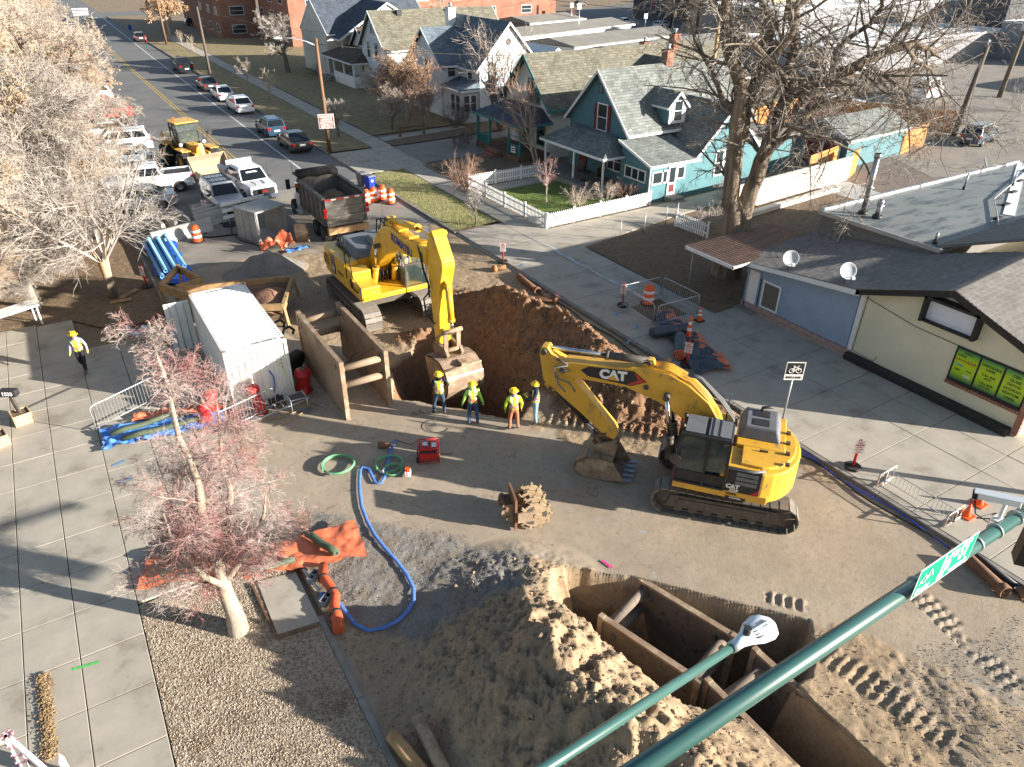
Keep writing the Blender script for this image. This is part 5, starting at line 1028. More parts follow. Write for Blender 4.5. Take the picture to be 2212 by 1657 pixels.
# cab
def cabbox(root,x0,x1,y0,y1,z0,z1,fr,gl,slant=.25,door_side=1,pt=.07):
    k=MB(); F_=[(x0,z0),(x1,z0),(x1+.05,z0+.7*(z1-z0)),(x1-slant,z1),(x0,z1)]
    for y in (y0,y1):
        for i in range(5): a,b_=F_[i],F_[(i+1)%5]; k.bar((a[0],y,a[1]),(b_[0],y,b_[1]),pt,pt,(0,1,0))
        k.bar(((x0+x1)/2-.1,y,z0),((x0+x1)/2-.1,y,z1),pt,pt,(0,1,0))
    for p in F_: k.bar((p[0],y0,p[1]),(p[0],y1,p[1]),pt,pt)
    f=k.build('cab_frame',fr,root)
    k=MB(); k.box(x0-.03,x1-slant+.08,y0-.04,y1+.04,z1-.01,z1+.08); k.build('cab_roof',fr,root,bevel=.03)
    for nm,poly,y in (('cab_window',F_,y0),('cab_window',F_,y1)):
        xm=(x0+x1)/2-.1
        k=MB(); k.prism([(xm+.04,y-.004,z0+.45),(x1-.02,y-.004,z0+.45),(x1+.02,y-.004,z0+.7*(z1-z0)),(x1-slant-.02,y-.004,z1-.04),(xm+.04,y-.004,z1-.04)],(0,.008,0)); k.build(nm,gl,f)
        k=MB(); k.prism([(x0+.04,y-.004,z0+.55),(xm-.04,y-.004,z0+.55),(xm-.04,y-.004,z1-.04),(x0+.04,y-.004,z1-.04)],(0,.008,0)); k.build(nm,gl,f)
    k=MB(); k.hexa([(x1+.0,y0+.04,z0+.06),(x1+.0,y1-.04,z0+.06),(x1+.01,y1-.04,z0+.06),(x1+.01,y0+.04,z0+.06)],[(x1+.04,y0+.04,z0+.7*(z1-z0)),(x1+.04,y1-.04,z0+.7*(z1-z0)),(x1+.05,y1-.04,z0+.7*(z1-z0)),(x1+.05,y0+.04,z0+.7*(z1-z0))]); k.hexa([(x1+.04,y0+.04,z0+.7*(z1-z0)),(x1+.04,y1-.04,z0+.7*(z1-z0)),(x1+.05,y1-.04,z0+.7*(z1-z0)),(x1+.05,y0+.04,z0+.7*(z1-z0))],[(x1-slant,y0+.04,z1),(x1-slant,y1-.04,z1),(x1-slant+.01,y1-.04,z1),(x1-slant+.01,y0+.04,z1)]); k.build('windshield',gl,f)
    k=MB(); k.box(x0,x0+.02,y0,y1,z0,z1); k.box(x0,(x0+x1)/2,y0+.01,y0+.03,z0,z0+.5); k.box(x0,x1,y1-.03,y1-.01,z0,z0+.42); k.build('cab_panel',fr,f)
    k=MB(); k.box(x0+.3,x0+.9,(y0+y1)/2-.28,(y0+y1)/2+.28,z0+.3,z0+.5); k.box(x0+.25,x0+.4,(y0+y1)/2-.28,(y0+y1)/2+.28,z0+.5,z0+1.15); k.box(x0+.6,x1-.2,(y0+y1)/2-.42,(y0+y1)/2-.3,z0,z0+.65); k.box(x0+.6,x1-.2,(y0+y1)/2+.3,(y0+y1)/2+.42,z0,z0+.65); k.build('seat',m_hoodg,f)
    return f
m_clear=bpy.data.materials.new('clear_glass'); m_clear.use_nodes=True; _b=m_clear.node_tree.nodes['Principled BSDF']; _b.inputs['Base Color'].default_value=(.08,.12,.11,1); _b.inputs['Alpha'].default_value=.16; _b.inputs['Roughness'].default_value=.02; _b.inputs['IOR'].default_value=1.02; _b.inputs['Specular IOR Level'].default_value=.6
cabbox(t,.15,1.85,.55,1.6,1.5,3.05,m_dark,m_clear,.35)
k=MB(); k.box(.1,2.0,.5,1.65,1.3,1.52); k.build('cab_base',KY,t,bevel=.03)
k=MB(); k.box(2.0,2.06,1.75,1.95,2.2,2.55); k.tube([(1.8,1.6,2.5),(2.0,1.8,2.6),(2.03,1.85,2.5)],.015,5); k.build('mirror',m_black,t)
# boom
BO=[(-.55,1.45),(-.75,1.7),(-.35,2.3),(.25,3.1),(.9,3.85),(1.35,4.25),(2.1,4.62),(2.7,4.72),(4.1,4.62),(5.55,4.86),(5.85,4.78),(5.9,4.55),(5.6,4.28),(4.6,4.05),(3.2,3.85),(2.5,3.55),(1.9,3.25),(1.3,2.8),(.6,2.2),(-.1,1.5)]
def boomshift(P_,dx=-.0,dz=0): return [(x+dx,z+dz) for x,z in P_]
k=MB(); k.xz(BO,-.33,.27); k.build('boom',KY,t,bevel=.03)
text('KOMATSU',.46,m_inkn if 'm_inkn' in globals() else mbl,t,(3.75,-.342,4.28),(R(90),R(4),0),'boom_lettering',.045,sx=.95)
k=MB()
for y in (-.2,-.1,.0,.1): k.tube([(1.0,y,3.98),(1.4,y,4.32),(2.1,y,4.69),(2.8,y,4.79),(4.2,y,4.68),(5.5,y,4.92)],.022,6)
for x in (1.6,2.5,3.4,4.4,5.2): k.box(x-.04,x+.04,-.26,.16,4.6 if x>2 else 4.35,4.82 if x>2 else 4.5)
k.build('boom_pipes',KY,t)
cyl_(t,(2.1,-.03,4.85),(6.5,-.03,5.55),.62,.14,.55,KY); k=MB(); k.xz([(1.8,4.6),(2.4,4.65),(2.2,5.0),(2.0,5.0)],-.2,-.12); k.xz([(1.8,4.6),(2.4,4.65),(2.2,5.0),(2.0,5.0)],.06,.14); k.build('cylinder_bracket',KY,t); pin(t,2.1,4.87,.24,.07,m_dark)
for y in (-.5,.44): cyl_(t,(-.05+.65,y,1.05),(1.31,y,3.5),.55,.13,.6,KY,'boom_cylinder')
k=MB(); k.cyl((1.31,-.6,3.5),(1.31,.54,3.5),.11); k.build('boom_pin',m_dark,t); k=MB(); k.box(.3,.9,-.62,-.35,1.0,1.5); k.box(.3,.9,.3,.58,1.0,1.5); k.xz([(-.8,1.4),(.2,1.4),(-.1,2.0),(-.7,2.0)],-.45,-.36); k.xz([(-.8,1.4),(.2,1.4),(-.1,2.0),(-.7,2.0)],.3,.39); k.build('boom_foot_bracket',KY,t)
hs_=[]
for i,y in enumerate((-.28,-.1,.1)): hs_+=[([(.2,y,1.6),(.6,y,1.45),(.85,y,1.8),(.7,y,2.2)],.035),([(.9,y,3.95),(1.1,y,4.65),(1.6,y,4.75),(2.0,y,4.6)],.03)]
hs_+=[([(5.3,-.3,4.8),(5.75,-.42,4.5),(5.95,-.4,3.9),(6.15,-.34,3.5),(6.2,-.34,2.9)],.04),([(5.3,-.2,4.8),(5.8,-.42,4.3),(6.1,-.4,3.7),(6.45,-.42,3.4)],.035),([(6.3,-.36,3.2),(6.0,-.5,2.8),(6.1,-.5,2.2),(6.7,-.4,1.95)],.035)]
tubes(t,'hydraulic_hose',m_hose,hs_)
# stick
k=MB(); k.xz([(6.3,5.5),(6.42,5.72),(6.62,5.74),(6.78,5.55),(7.36,4.75),(7.38,4.5),(7.0,3.4),(6.88,1.5),(6.75,.95),(6.5,.9),(6.4,1.2),(6.15,3.6),(5.98,4.55),(6.05,4.9)],-.3,.24); k.build('stick',KY,t,bevel=.03); pin(t,6.53,5.55,.36,.1,KY); pin(t,5.72,4.55,.42,.1,m_dark); k=MB(); k.xz([(5.55,4.3),(6.1,4.2),(6.2,4.9),(5.6,4.85)],-.36,-.3); k.xz([(5.55,4.3),(6.1,4.2),(6.2,4.9),(5.6,4.85)],.24,.3); k.build('boom_fork',KY,t)
cyl_(t,(7.3,-.03,3.7),(7.45,-.03,1.9),.8,.13,.6,KY,'bucket_cylinder'); k=MB(); k.xz([(7.0,3.5),(7.4,3.6),(7.4,3.85),(7.1,3.95)],-.14,.08); k.build('cylinder_bracket',KY,t); k=MB(); k.cyl((7.3,-.03,3.7),(7.32,-.03,3.2),.132,n=14); k.build('grease_stain_collar',m_rust,t)
for y in (-.34,.22): k=MB(); k.bar((6.7,y,1.3),(7.5,y,1.9),.07,.16,(0,1,0)); k.bar((7.5,y,1.9),(7.45,y,1.05),.07,.18,(0,1,0)); k.build('bucket_link',m_rust,t)
k=MB(); k.cyl((7.5,-.45,1.9),(7.5,.38,1.9),.09); k.cyl((7.45,-.4,1.05),(7.45,.34,1.05),.09); k.cyl((6.68,-.45,.95),(6.68,.4,.95),.11); k.build('link_pin',m_rust,t)
k=MB(); k.xz([(6.4,.95),(6.6,1.15),(7.5,1.15),(7.7,.95),(7.55,.7),(6.5,.65)],-.42,-.3); k.xz([(6.4,.95),(6.6,1.15),(7.5,1.15),(7.7,.95),(7.55,.7),(6.5,.65)],.24,.36); k.box(6.5,7.6,-.3,.24,.62,.75); k.build('coupler',m_rust,t)
bucket(t,[(6.45,.55),(7.1,.75),(7.75,.8),(8.2,.6),(8.45,.2),(8.4,-.3),(8.1,-.75),(7.65,-1.1),(7.1,-1.4)],.82,m_rust,5,(6.9,-1.5))
k=MB(); k.cyl((8.2,-.83,.62),(8.2,.83,.62),.05,n=8); k.box(8.0,8.35,-.12,.12,.7,.85); k.build('lifting_eye',m_rust,t)
k=MB(); k.hexa([(8.37,-.81,.38),(8.37,.81,.38),(8.41,.81,.38),(8.41,-.81,.38)],[(8.40,-.81,.32),(8.40,.81,.32),(8.435,.81,.32),(8.435,-.81,.32)]); k.build('worn_bright_edge',m_trim,t)
# operator
# --------- CAT ---------
t2=thing('excavator','yellow excavator with black cab and white CAT logo parked over a toothed bucket','excavator',(15.245,11.73,.03),129)
tr=tracks(t2,1.14,4.25,.92,.62,36,m_trackd,grouser=0); tr.rotation_euler=(0,0,R(3.5)); tr2=tracks(t2,-1.1,4.25,.92,.62,36,m_trackd,grouser=0); tr2.rotation_euler=(0,0,R(3.5))
k=MB(); k.yz([(-1.0,.35),(-.7,.85),(.7,.85),(1.0,.35),(.7,.5),(-.7,.5)],-1.1,1.1); k.cyl((0,0,.8),(0,0,1.15),.7,n=28); k.build('carbody',m_under,t2)
k=MB(); k.box(-1.2,1.5,.45,1.57,1.1,1.36); k.box(-1.2,1.45,-1.45,.45,1.12,1.36); k.build('deck',CY,t2,bevel=.03)
import itertools
cw=[(-.75+-1.22*math.sin(R(a)),1.57*math.cos(R(a))) for a in range(0,181,12)]
k=MB(); k.xy(cw,1.1,2.15); k.build('counterweight',CY,t2,bevel=.06,seg=2)
k=MB(); k.box(-.85,.2,.45,1.5,1.36,2.2); k.build('engine_bay',CY,t2,bevel=.02); k=MB(); k.box(-1.5,-.1,-1.4,.45,1.36,2.3); k.build('engine_cover',CY,t2,bevel=.03)
cwt=[(-.72+-1.1*math.sin(R(a)),1.4*math.cos(R(a))) for a in range(10,171,10)]+[(-.3,-1.35),(-.3,1.35)]
k=MB(); k.xy(cwt,2.15,2.28); k.build('rear_cover',CY,t2,bevel=.03)
k=MB(); 
for i in range(4): k=MB(); k.box(-1.62,-1.5,1.0-i*.55,1.12-i*.55,2.28,2.36); k.build('hood_hinge',m_dark,t2)
for (x,y) in ((-.9,.6),(-.9,-.1)): k=MB(); k.box(x-.12,x+.12,y-.02,y+.02,2.29,2.34); k.build('hood_handle',m_dark,t2)
k=MB(); k.hexa([(-1.35,-1.25,2.28),(-.1,-1.25,2.28),(-.1,.1,2.28),(-1.35,.1,2.28)],[(-1.2,-1.15,2.68),(-.25,-1.15,2.68),(-.25,-.05,2.68),(-1.2,-.05,2.68)]); k.build('engine_hood',m_hoodg,t2,bevel=.06); k=MB(); k.box(-.95,-.5,-1.0,-.65,2.68,2.7); k.box(-.95,-.5,-.5,-.15,2.68,2.7); k.tube([(-.7,-1.0,2.68),(-.7,-1.0,2.8),(-1.0,-1.05,2.85)],.05,8); k.build('exhaust_grille',m_black,t2)
k=MB(); k.box(.0,1.3,-1.45,-.75,1.36,2.1); k.build('fuel_tank',CY,t2,bevel=.05); tubes(t2,'hydraulic_hose',m_hose,[([(.2,0,1.6),(.7,.1,2.0),(1.0,0,2.4)],.04),([(.2,.12,1.6),(.6,.2,2.1),(1.0,.1,2.5)],.04),([(.2,-.12,1.6),(.5,-.2,2.2),(.9,-.1,2.7)],.04)])
# black side door with logo
k=MB(); k.box(-.95,-.02,1.5,1.585,1.36,2.2); dcb=k.build('side_door',m_black,t2,bevel=.02,seg=1); k=MB(); [k.box(-.85,-.25,1.585,1.6,1.66+i*.16,1.78+i*.16) for i in range(3)]; k.build('door_grille',m_hoodg,dcb); k=MB(); k.tube([(.0,1.6,2.22),(-.7,1.62,2.22),(-1.0,1.45,2.2)],.04,8); k.build('bumper_bar',m_hoodg,dcb)
LT=(R(90),0,R(180)); m_tri=CY
text('CAT',.19,m_white,t2,(-.2,1.592,1.56),LT,'side_logo',.05); text('325F',.13,m_white,t2,(-.25,1.592,1.42),LT,'model_lettering',.03); text('332005',.1,m_black,t2,(-.2,1.585,1.28),LT,'number_lettering',.02)
k=MB(); k.box(-.62,-.05,1.572,1.58,1.11,1.19); k.build('name_plate',m_black,t2); text('CONNELL',.075,m_white,t2,(-.33,1.583,1.15),LT,'plate_lettering',.03)
k=MB(); k.prism([(-.26,1.597,1.48),(-.14,1.597,1.48),(-.2,1.597,1.56)],(0,.004,0)); k.build('logo_triangle',CY,t2); k=MB(); k.prism([(-.68,1.59,1.38),(-.9,1.59,1.38),(-.93,1.59,1.6)],(0,.006,0)); k.build('red_flash',m_red,t2); k=MB(); k.box(-1.62,-1.5,1.0,1.1,1.55,1.63); k.build('reflector',m_red,t2)
cabbox(t2,.05,1.48,.58,1.56,1.36,3.02,m_black,m_glassg,.12)
k=MB(); k.box(.08,.7,.62,1.52,3.11,3.14); k.box(.8,1.35,.62,1.52,3.11,3.14); k.box(.35,.39,.62,1.52,3.11,3.16); k.box(.55,.59,.62,1.52,3.11,3.16); k.build('roof_hatch',m_hoodg,t2)
k=MB(); k.box(1.5,1.56,.55,.62,1.5,2.9); k.box(1.5,1.54,1.5,1.56,1.4,1.75); k.build('red_flag',m_red,t2); k=MB(); k.cyl((1.5,1.68,2.2),(1.5,1.72,2.2),.17,n=16); k.tube([(1.4,1.56,2.6),(1.5,1.7,2.55),(1.5,1.7,2.3)],.015,5); k.cyl((1.4,1.3,3.1),(1.45,1.3,3.2),.06); k.cyl((1.4,.75,3.1),(1.45,.75,3.2),.06); k.cyl((0.0,.6,3.0),(0.0,.6,3.25),.05); k.build('mirror',m_dark,t2)
rail(t2,[[(1.2,-1.35,2.1),(1.2,-1.35,2.7),(.3,-1.35,2.7),(.3,-1.35,2.1)],[(.3,-.85,2.1),(.3,-.85,2.65),(.3,-1.35,2.7)],[(1.2,-1.35,2.4),(2.0,-1.1,2.2)]]); k=MB(); k.lathe([(.12,0),(.02,.3),(.02,.32)],(.7,-1.0,2.1),10); k.build('cone_marker',m_black,t2)
# boom
BC=[(.35,1.75),(.2,2.0),(.45,2.75),(.85,3.35),(1.5,3.85),(2.1,4.12),(2.7,4.16),(4.2,4.0),(5.35,3.92),(5.6,3.75),(5.5,3.5),(5.0,3.42),(3.4,3.42),(2.35,3.1),(1.7,2.75),(1.1,2.3),(.7,1.8)]
k=MB(); k.xz(BC,-.3,.24); k.build('boom',CY,t2,bevel=.03)
k=MB(); k.prism([(4.55,.246,3.92),(3.15,.246,4.02),(2.75,.246,3.72),(3.2,.246,3.5),(4.55,.246,3.58),(4.8,.246,3.75)],(0,.006,0)); k.build('logo_panel',m_black,t2); k=MB(); k.prism([(3.15,.254,4.0),(2.78,.254,3.72),(3.2,.254,3.53),(3.35,.254,3.53),(3.0,.254,3.74)],(0,.004,0)); k.build('red_flash',m_red,t2)
text('CAT',.42,m_white,t2,(3.78,.258,3.76),(R(90),R(-3),R(180)),'boom_logo',.06); k=MB(); k.prism([(3.95,.262,3.6),(3.6,.262,3.6),(3.77,.262,3.78)],(0,.004,0)); k.build('logo_triangle',CY,t2)
cyl_(t2,(2.75,-.03,4.3),(6.0,-.03,4.22),.42,.12,.5,m_dark); pin(t2,2.75,4.3,.16,.06,m_dark); k=MB(); k.xz([(2.5,4.05),(3.0,4.05),(2.8,4.4),(2.65,4.4)],-.14,.08); k.build('cylinder_bracket',CY,t2)
for y in (-.42,.36): cyl_(t2,(1.75,y,1.5),(2.1,y,3.4),.3,.11,.6,m_dark,'boom_cylinder')
k=MB(); k.cyl((2.1,-.5,3.4),(2.1,.46,3.4),.1); k.cyl((2.75,-.34,3.55),(2.75,.29,3.55),.08); k.box(1.5,1.9,-.5,.45,1.2,1.5); k.build('boom_pin',m_dark,t2)
k=MB()
for i in range(7): y=-.24+i*.07; k.tube([(.55,y,2.9),(.95,y,3.45),(1.5,y,3.93),(2.1,y,4.2),(2.6,y,4.24)],.024,6)
k.build('boom_pipes',CY,t2); gh_=mat('grey_hose',(.12,.12,.12),None,rough=.5)
tubes(t2,'hydraulic_hose',gh_,[([(.0,-.1+i*.12,2.0),(.1,-.1+i*.12,2.9),(.5,-.1+i*.12,3.4),(1.2,-.1+i*.12,4.0+i*.04),(1.6,-.1+i*.1,4.1)],.03) for i in range(3)]+[([(5.2,.3,3.85),(5.6,.35,3.75),(5.55,.36,3.4),(5.1,.36,3.3),(4.9,.34,3.0)],.03),([(5.1,.3,3.7),(5.5,.38,3.6),(5.45,.4,3.2),(5.2,.38,2.95)],.028),([(5.6,.2,3.95),(5.2,.3,3.9)],.03)])
# stick
k=MB(); k.xz([(5.75,4.1),(5.9,4.3),(6.1,4.28),(6.15,4.0),(6.0,3.1),(4.75,2.15),(3.9,1.45),(3.6,1.35),(3.48,1.55),(3.65,1.85),(5.0,3.35),(5.3,3.9)],-.22,.18); k.build('stick',CY,t2,bevel=.025); pin(t2,6.0,4.15,.28,.09,m_dark); pin(t2,5.35,3.67,.34,.1,m_dark)
cyl_(t2,(5.75,-.02,2.85),(4.15,-.02,1.35),.75,.1,.6,m_black,'bucket_cylinder'); pin(t2,5.75,2.85,.2,.07,m_dark); k=MB(); k.xz([(5.9,3.1),(5.5,2.75),(5.8,2.7),(6.0,2.9)],-.12,.08); k.build('cylinder_bracket',CY,t2)
for y in (-.27,.19): k=MB(); k.bar((3.85,y,1.55),(4.3,y,1.3),.06,.15,(0,1,0)); k.bar((4.3,y,1.3),(4.05,y,.95),.06,.17,(0,1,0)); k.build('bucket_link',m_rust2,t2)
k=MB(); k.cyl((4.3,-.34,1.3),(4.3,.3,1.3),.08); k.cyl((4.05,-.34,.95),(4.05,.3,.95),.08); k.cyl((3.62,-.36,1.1),(3.62,.32,1.1),.09); k.build('link_pin',m_rust,t2)
k=MB(); k.xz([(3.45,1.15),(3.6,1.3),(4.1,1.15),(4.25,.95),(4.1,.75),(3.5,.8)],-.32,-.22); k.xz([(3.45,1.15),(3.6,1.3),(4.1,1.15),(4.25,.95),(4.1,.75),(3.5,.8)],.18,.28); k.build('coupler',m_rust,t2)
bucket(t2,[(3.5,.78),(3.9,.85),(4.35,.78),(4.7,.5),(4.75,.2),(4.5,-.02),(4.0,-.06),(3.45,.02),(3.05,.1)],.62,m_rust,5,(2.9,.1),tooth_m=mat('worn_tooth_steel',(.3,.36,.42),(.2,.25,.3),6,.4,metal=.5))
# --------- wheel loader ---------
t3=thing('wheel_loader','yellow wheel loader with raised cab and wide muddy bucket parked in the road','loader',(9.0,61.6,0),-78)
for (x,s_) in ((1.65,1),(-1.65,1)):
    for sy in (-1,1): wheel(t3,x,sy*1.1,.82,.6,CY,24,lug=True)
k=MB(); k.box(-2.9,-.2,-.65,.65,.6,1.3); k.box(.1,2.4,-.5,.5,.6,1.3); k.build('frame',m_dark,t3); k=MB(); k.hexa([(-3.5,-.85,1.0),(-.9,-.85,1.3),(-.9,.85,1.3),(-3.5,.85,1.0)],[(-3.3,-.75,2.2),(-.9,-.75,2.3),(-.9,.75,2.3),(-3.3,.75,2.2)]); k.build('engine_hood',CY,t3,bevel=.08)
cabbox(t3,-.95,.55,-.75,.75,1.6,3.3,m_black,m_glassg,.15); k=MB(); k.box(-1.15,.75,-.9,.9,3.38,3.48); k.build('canopy_roof',CY,t3,bevel=.04); k=MB(); k.cyl((-.5,-.5,3.48),(-.5,-.5,3.7),.08); k.build('beacon',m_orange,t3); k=MB(); k.cyl((-.4,.6,3.48),(-.4,.6,4.1),.012,n=5); k.build('antenna',m_black,t3)
for sy in (-1,1):
    k=MB(); k.xz([(-.2,1.4),(-.5,1.6),(2.6,1.55),(3.0,.6),(2.7,.5),(2.0,1.2)],*sorted((sy*.45,sy*.6))); k.build('lift_arm',CY,t3,bevel=.02,seg=1); k=MB(); k.box(.9,2.4,*sorted((sy*.75,sy*1.4)),1.72,1.78); k.build('fender',CY,t3); k=MB(); k.box(-2.5,-.9,*sorted((sy*.85,sy*1.4)),1.72,1.8); k.build('fender',CY,t3); cyl_(t3,(.6,sy*.3,1.0),(2.2,sy*.52,1.4),.6,.08,.6,CY)
    k=MB(); k.tube([(.9,sy*1.0,1.7),(1.0,sy*1.35,2.6),(.95,sy*1.5,2.7)],.02,6); k.build('mirror_arm',m_black,t3); k=MB(); k.box(.9,.97,*sorted((sy*1.4,sy*1.65)),2.4,2.7); k.build('mirror',m_black,t3); k=MB(); k.tube([(-1.0,sy*1.3,1.8),(-1.0,sy*1.35,2.8),(.0,sy*1.35,2.8),(.0,sy*1.3,1.8)],.02,6); k.build('handrail',m_black,t3); k=MB(); k.cyl((1.0,sy*.9,2.0),(1.1,sy*.9,2.0),.12); k.build('work_lamp',m_white,t3)
cyl_(t3,(.7,0,1.9),(2.4,0,2.0),.55,.09,.6,CY); k=MB(); k.bar((2.4,0,2.2),(2.9,0,1.0),.12,.3,(0,1,0)); k.box(.5,2.0,-.35,.35,1.3,2.0); k.build('bell_crank',CY,t3)
bucket(t3,[(3.15,1.55),(2.95,1.2),(2.9,.7),(3.05,.3),(3.35,.08),(4.2,.03)],1.42,mat('loader_bucket_mud',(.34,.29,.2),(.25,.2,.13),1.4,.8,.006,15),2,(0,0),ribs=False)
# ================= people =================
m_hat=mat('hard_hat_yellow',(.85,.55,.02),(.78,.5,.02),3,.3,coat=.5); m_vest=mat('hi_vis_vest',(.55,.85,.03),(.48,.75,.03),4,.6); m_vesto=mat('vest_orange_band',(.85,.22,.1),(.75,.2,.1),6,.6); m_band=mat('silver_band',(.6,.62,.64),(.5,.52,.54),8,.35)
m_skin=mat('skin',(.45,.27,.18),(.4,.24,.16),6,.5); m_jean=mat('blue_jeans',(.05,.10,.22),(.035,.07,.15),5,.8); m_jeanl=mat('light_jeans',(.26,.40,.48),(.2,.32,.4),5,.8); m_jeand=mat('dark_jeans',(.03,.05,.09),(.05,.07,.11),5,.8); m_orp=mat('rust_orange_trousers',(.42,.16,.08),(.36,.14,.07),5,.8); m_blk=mat('black_cloth',(.012,.012,.014),(.02,.02,.022),6,.8); m_navy=mat('navy_cloth',(.02,.03,.06),(.03,.04,.07),6,.8); m_boot=mat('brown_boots',(.14,.09,.05),(.1,.065,.04),6,.7); m_glv=mat('tan_gloves',(.5,.42,.15),(.42,.35,.12),6,.7); m_scarf=mat('patterned_scarf',(.35,.33,.35),(.12,.1,.12),40,.8); m_plaid=mat('grey_shirt',(.3,.33,.36),(.2,.22,.25),20,.8)
def person(label,loc,rz,J,top,pants,gl=m_glv,vest='band',hood=None,scarf=m_scarf,seat=False):
    """J overrides joints; local x is forward, y left"""
    D=dict(pel=(0,0,.95),spi=(.0,0,1.14),che=(.0,0,1.36),nek=(.02,0,1.52),hed=(.04,0,1.63),top=(.03,0,1.76),
      shL=(0,.18,1.43),elL=(-.03,.27,1.15),wrL=(.05,.30,.92),haL=(.08,.30,.84),shR=(0,-.18,1.43),elR=(-.03,-.27,1.15),wrR=(.05,-.30,.92),haR=(.08,-.30,.84),
      hiL=(0,.10,.9),knL=(.03,.14,.5),anL=(-.02,.16,.1),toL=(.16,.18,.045),hiR=(0,-.10,.9),knR=(.03,-.14,.5),anR=(-.02,-.16,.1),toR=(.16,-.18,.045)); D.update({k_:v_ for k_,v_ in J.items() if k_!='face'})
    rad=dict(pel=.15,spi=.145,che=.16,nek=.065,hed=.10,top=.075,shL=.085,elL=.058,wrL=.043,haL=.04,shR=.085,elR=.058,wrR=.043,haR=.04,hiL=.10,knL=.075,anL=.06,toL=.05,hiR=.10,knR=.075,anR=.06,toR=.05)
    E_=[('pel','spi'),('spi','che'),('che','nek'),('nek','hed'),('hed','top'),('che','shL'),('shL','elL'),('elL','wrL'),('wrL','haL'),('che','shR'),('shR','elR'),('elR','wrR'),('wrR','haR'),('pel','hiL'),('hiL','knL'),('knL','anL'),('anL','toL'),('pel','hiR'),('hiR','knR'),('knR','anR'),('anR','toR')]
    nm=list(D); me=bpy.data.meshes.new('b'); me.from_pydata([D[n] for n in nm],[(nm.index(a),nm.index(b)) for a,b in E_],[]); o=bpy.data.objects.new('b',me); C.objects.link(o)
    md=o.modifiers.new('s','SKIN'); md.use_smooth_shade=True; sv_=me.skin_vertices[0].data
    for i,n in enumerate(nm): sv_[i].radius=(rad[n],rad[n]*(.78 if n in('pel','spi','che') else 1)); sv_[i].use_root=(n=='pel')
    o.modifiers.new('u','SUBSURF').levels=2; dg=bpy.context.evaluated_depsgraph_get(); dg.update(); bm_=bpy.data.meshes.new_from_object(o.evaluated_get(dg)); C.objects.unlink(o); bpy.data.objects.remove(o)
    t=thing('person',label,'person',loc,rz); bm_.materials.clear()
    for m in (top,pants,m_skin,m_boot,gl,scarf): bm_.materials.append(m)
    def seg(p):
        best=9;bi=None
        for a,b in E_:
            A,B=Vector(D[a]),Vector(D[b]); e=B-A; u=max(0,min(1,(p-A).dot(e)/e.length_squared)); d=(p-A-e*u).length-.5*(rad[a]+(rad[b]-rad[a])*u)
            if d<best: best=d; bi=(a,b,u)
        return bi
    vest_f=[]
    for f in bm_.polygons:
        a,b,u=seg(f.center)
        k=0
        if b[:2] in('kn','an') or b in('hiL','hiR'): k=1
        if (a=='pel' and b=='spi' and u<.15): k=1
        if b[:2]=='to' or (b[:2]=='an' and u>.85): k=3
        if b in('hed','top'): k=2
        if a=='che' and b=='nek' and u>.5: k=5
        if b[:2]=='ha' or (b[:2]=='wr' and u>.85): k=4
        f.material_index=k; f.use_smooth=True
        if (b in('che',) or (a=='pel' and b=='spi' and u>.2) or (a=='che' and b in('nek','shL','shR') and u<.75)): vest_f.append(f.index)
    body=bpy.data.objects.new('body',bm_); link(body,t)
    if vest:
        vs={};V=[];F_=[];mi=[]
        for fi in vest_f:
            f=bm_.polygons[fi]; idx=[]
            for vi in f.vertices:
                if vi not in vs: v=bm_.vertices[vi]; vs[vi]=len(V); V.append(tuple(v.co+v.normal*.018))
                idx.append(vs[vi])
            F_.append(idx); c=f.center; z=c.z-D['pel'][2]
            k=0
            if .08<z<.19: k=1
            if .115<z<.16: k=2
            if .06<abs(c.y)<.135 and z>.17: k=1 if abs(abs(c.y)-.098)>.02 else 2
            mi.append(k)
        vm=bpy.data.meshes.new('vest'); vm.from_pydata(V,[],F_); [vm.materials.append(m) for m in ((m_vest,m_vesto,m_band))]; vm.polygons.foreach_set('material_index',mi); vm.polygons.foreach_set('use_smooth',[True]*len(F_)); vo=bpy.data.objects.new('safety_vest',vm); link(vo,t)
    h=Vector(D['hed']); tp=Vector(D['top']); k=MB(); k.T=Matrix.Translation(h+Vector((0,0,.055)))@((tp-h).to_track_quat('Z','Y').to_matrix().to_4x4()); k.lathe([(.165,0),(.17,.012),(.125,.02),(.12,.06),(.095,.11),(.05,.137),(.001,.142)],(0,0,0),20); k.box(-.10,.10,-.012,.012,.10,.15); k.box(.1,.19,-.07,.07,.0,.014); k.build('hard_hat',m_hat,t)
    fx=(Vector(J.get('face',(1,0,0)))).normalized(); sd=Vector((-fx.y,fx.x,0)); k=MB(); c=h+fx*.095; k.ball(c,.016,6); k.build('nose',m_skin,t); k=MB(); [k.ball(h+fx*.09+sd*s_*.033+Vector((0,0,.03)),.012,6) for s_ in (-1,1)]; k.build('eye',m_blk,t); k=MB(); k.bar(h+fx*.09-sd*.025-Vector((0,0,.04)),h+fx*.09+sd*.025-Vector((0,0,.04)),.01,.01); k.build('mouth',m_maroon,t); k=MB(); [k.ball(h+sd*s_*.1,.02,6) for s_ in (-1,1)]; k.build('ear',m_skin,t)
    if hood: k=MB(); k.lathe([(.085,-.16),(.13,-.12),(.12,-.02),(.112,.06),(.105,.075)],h-fx*.015,16); k.build('hood',hood,t)
    else: k=MB(); k.lathe([(.12,-.15),(.11,-.1),(.105,-.045)],h-fx*.01,14); k.build('neck_scarf',scarf,t)
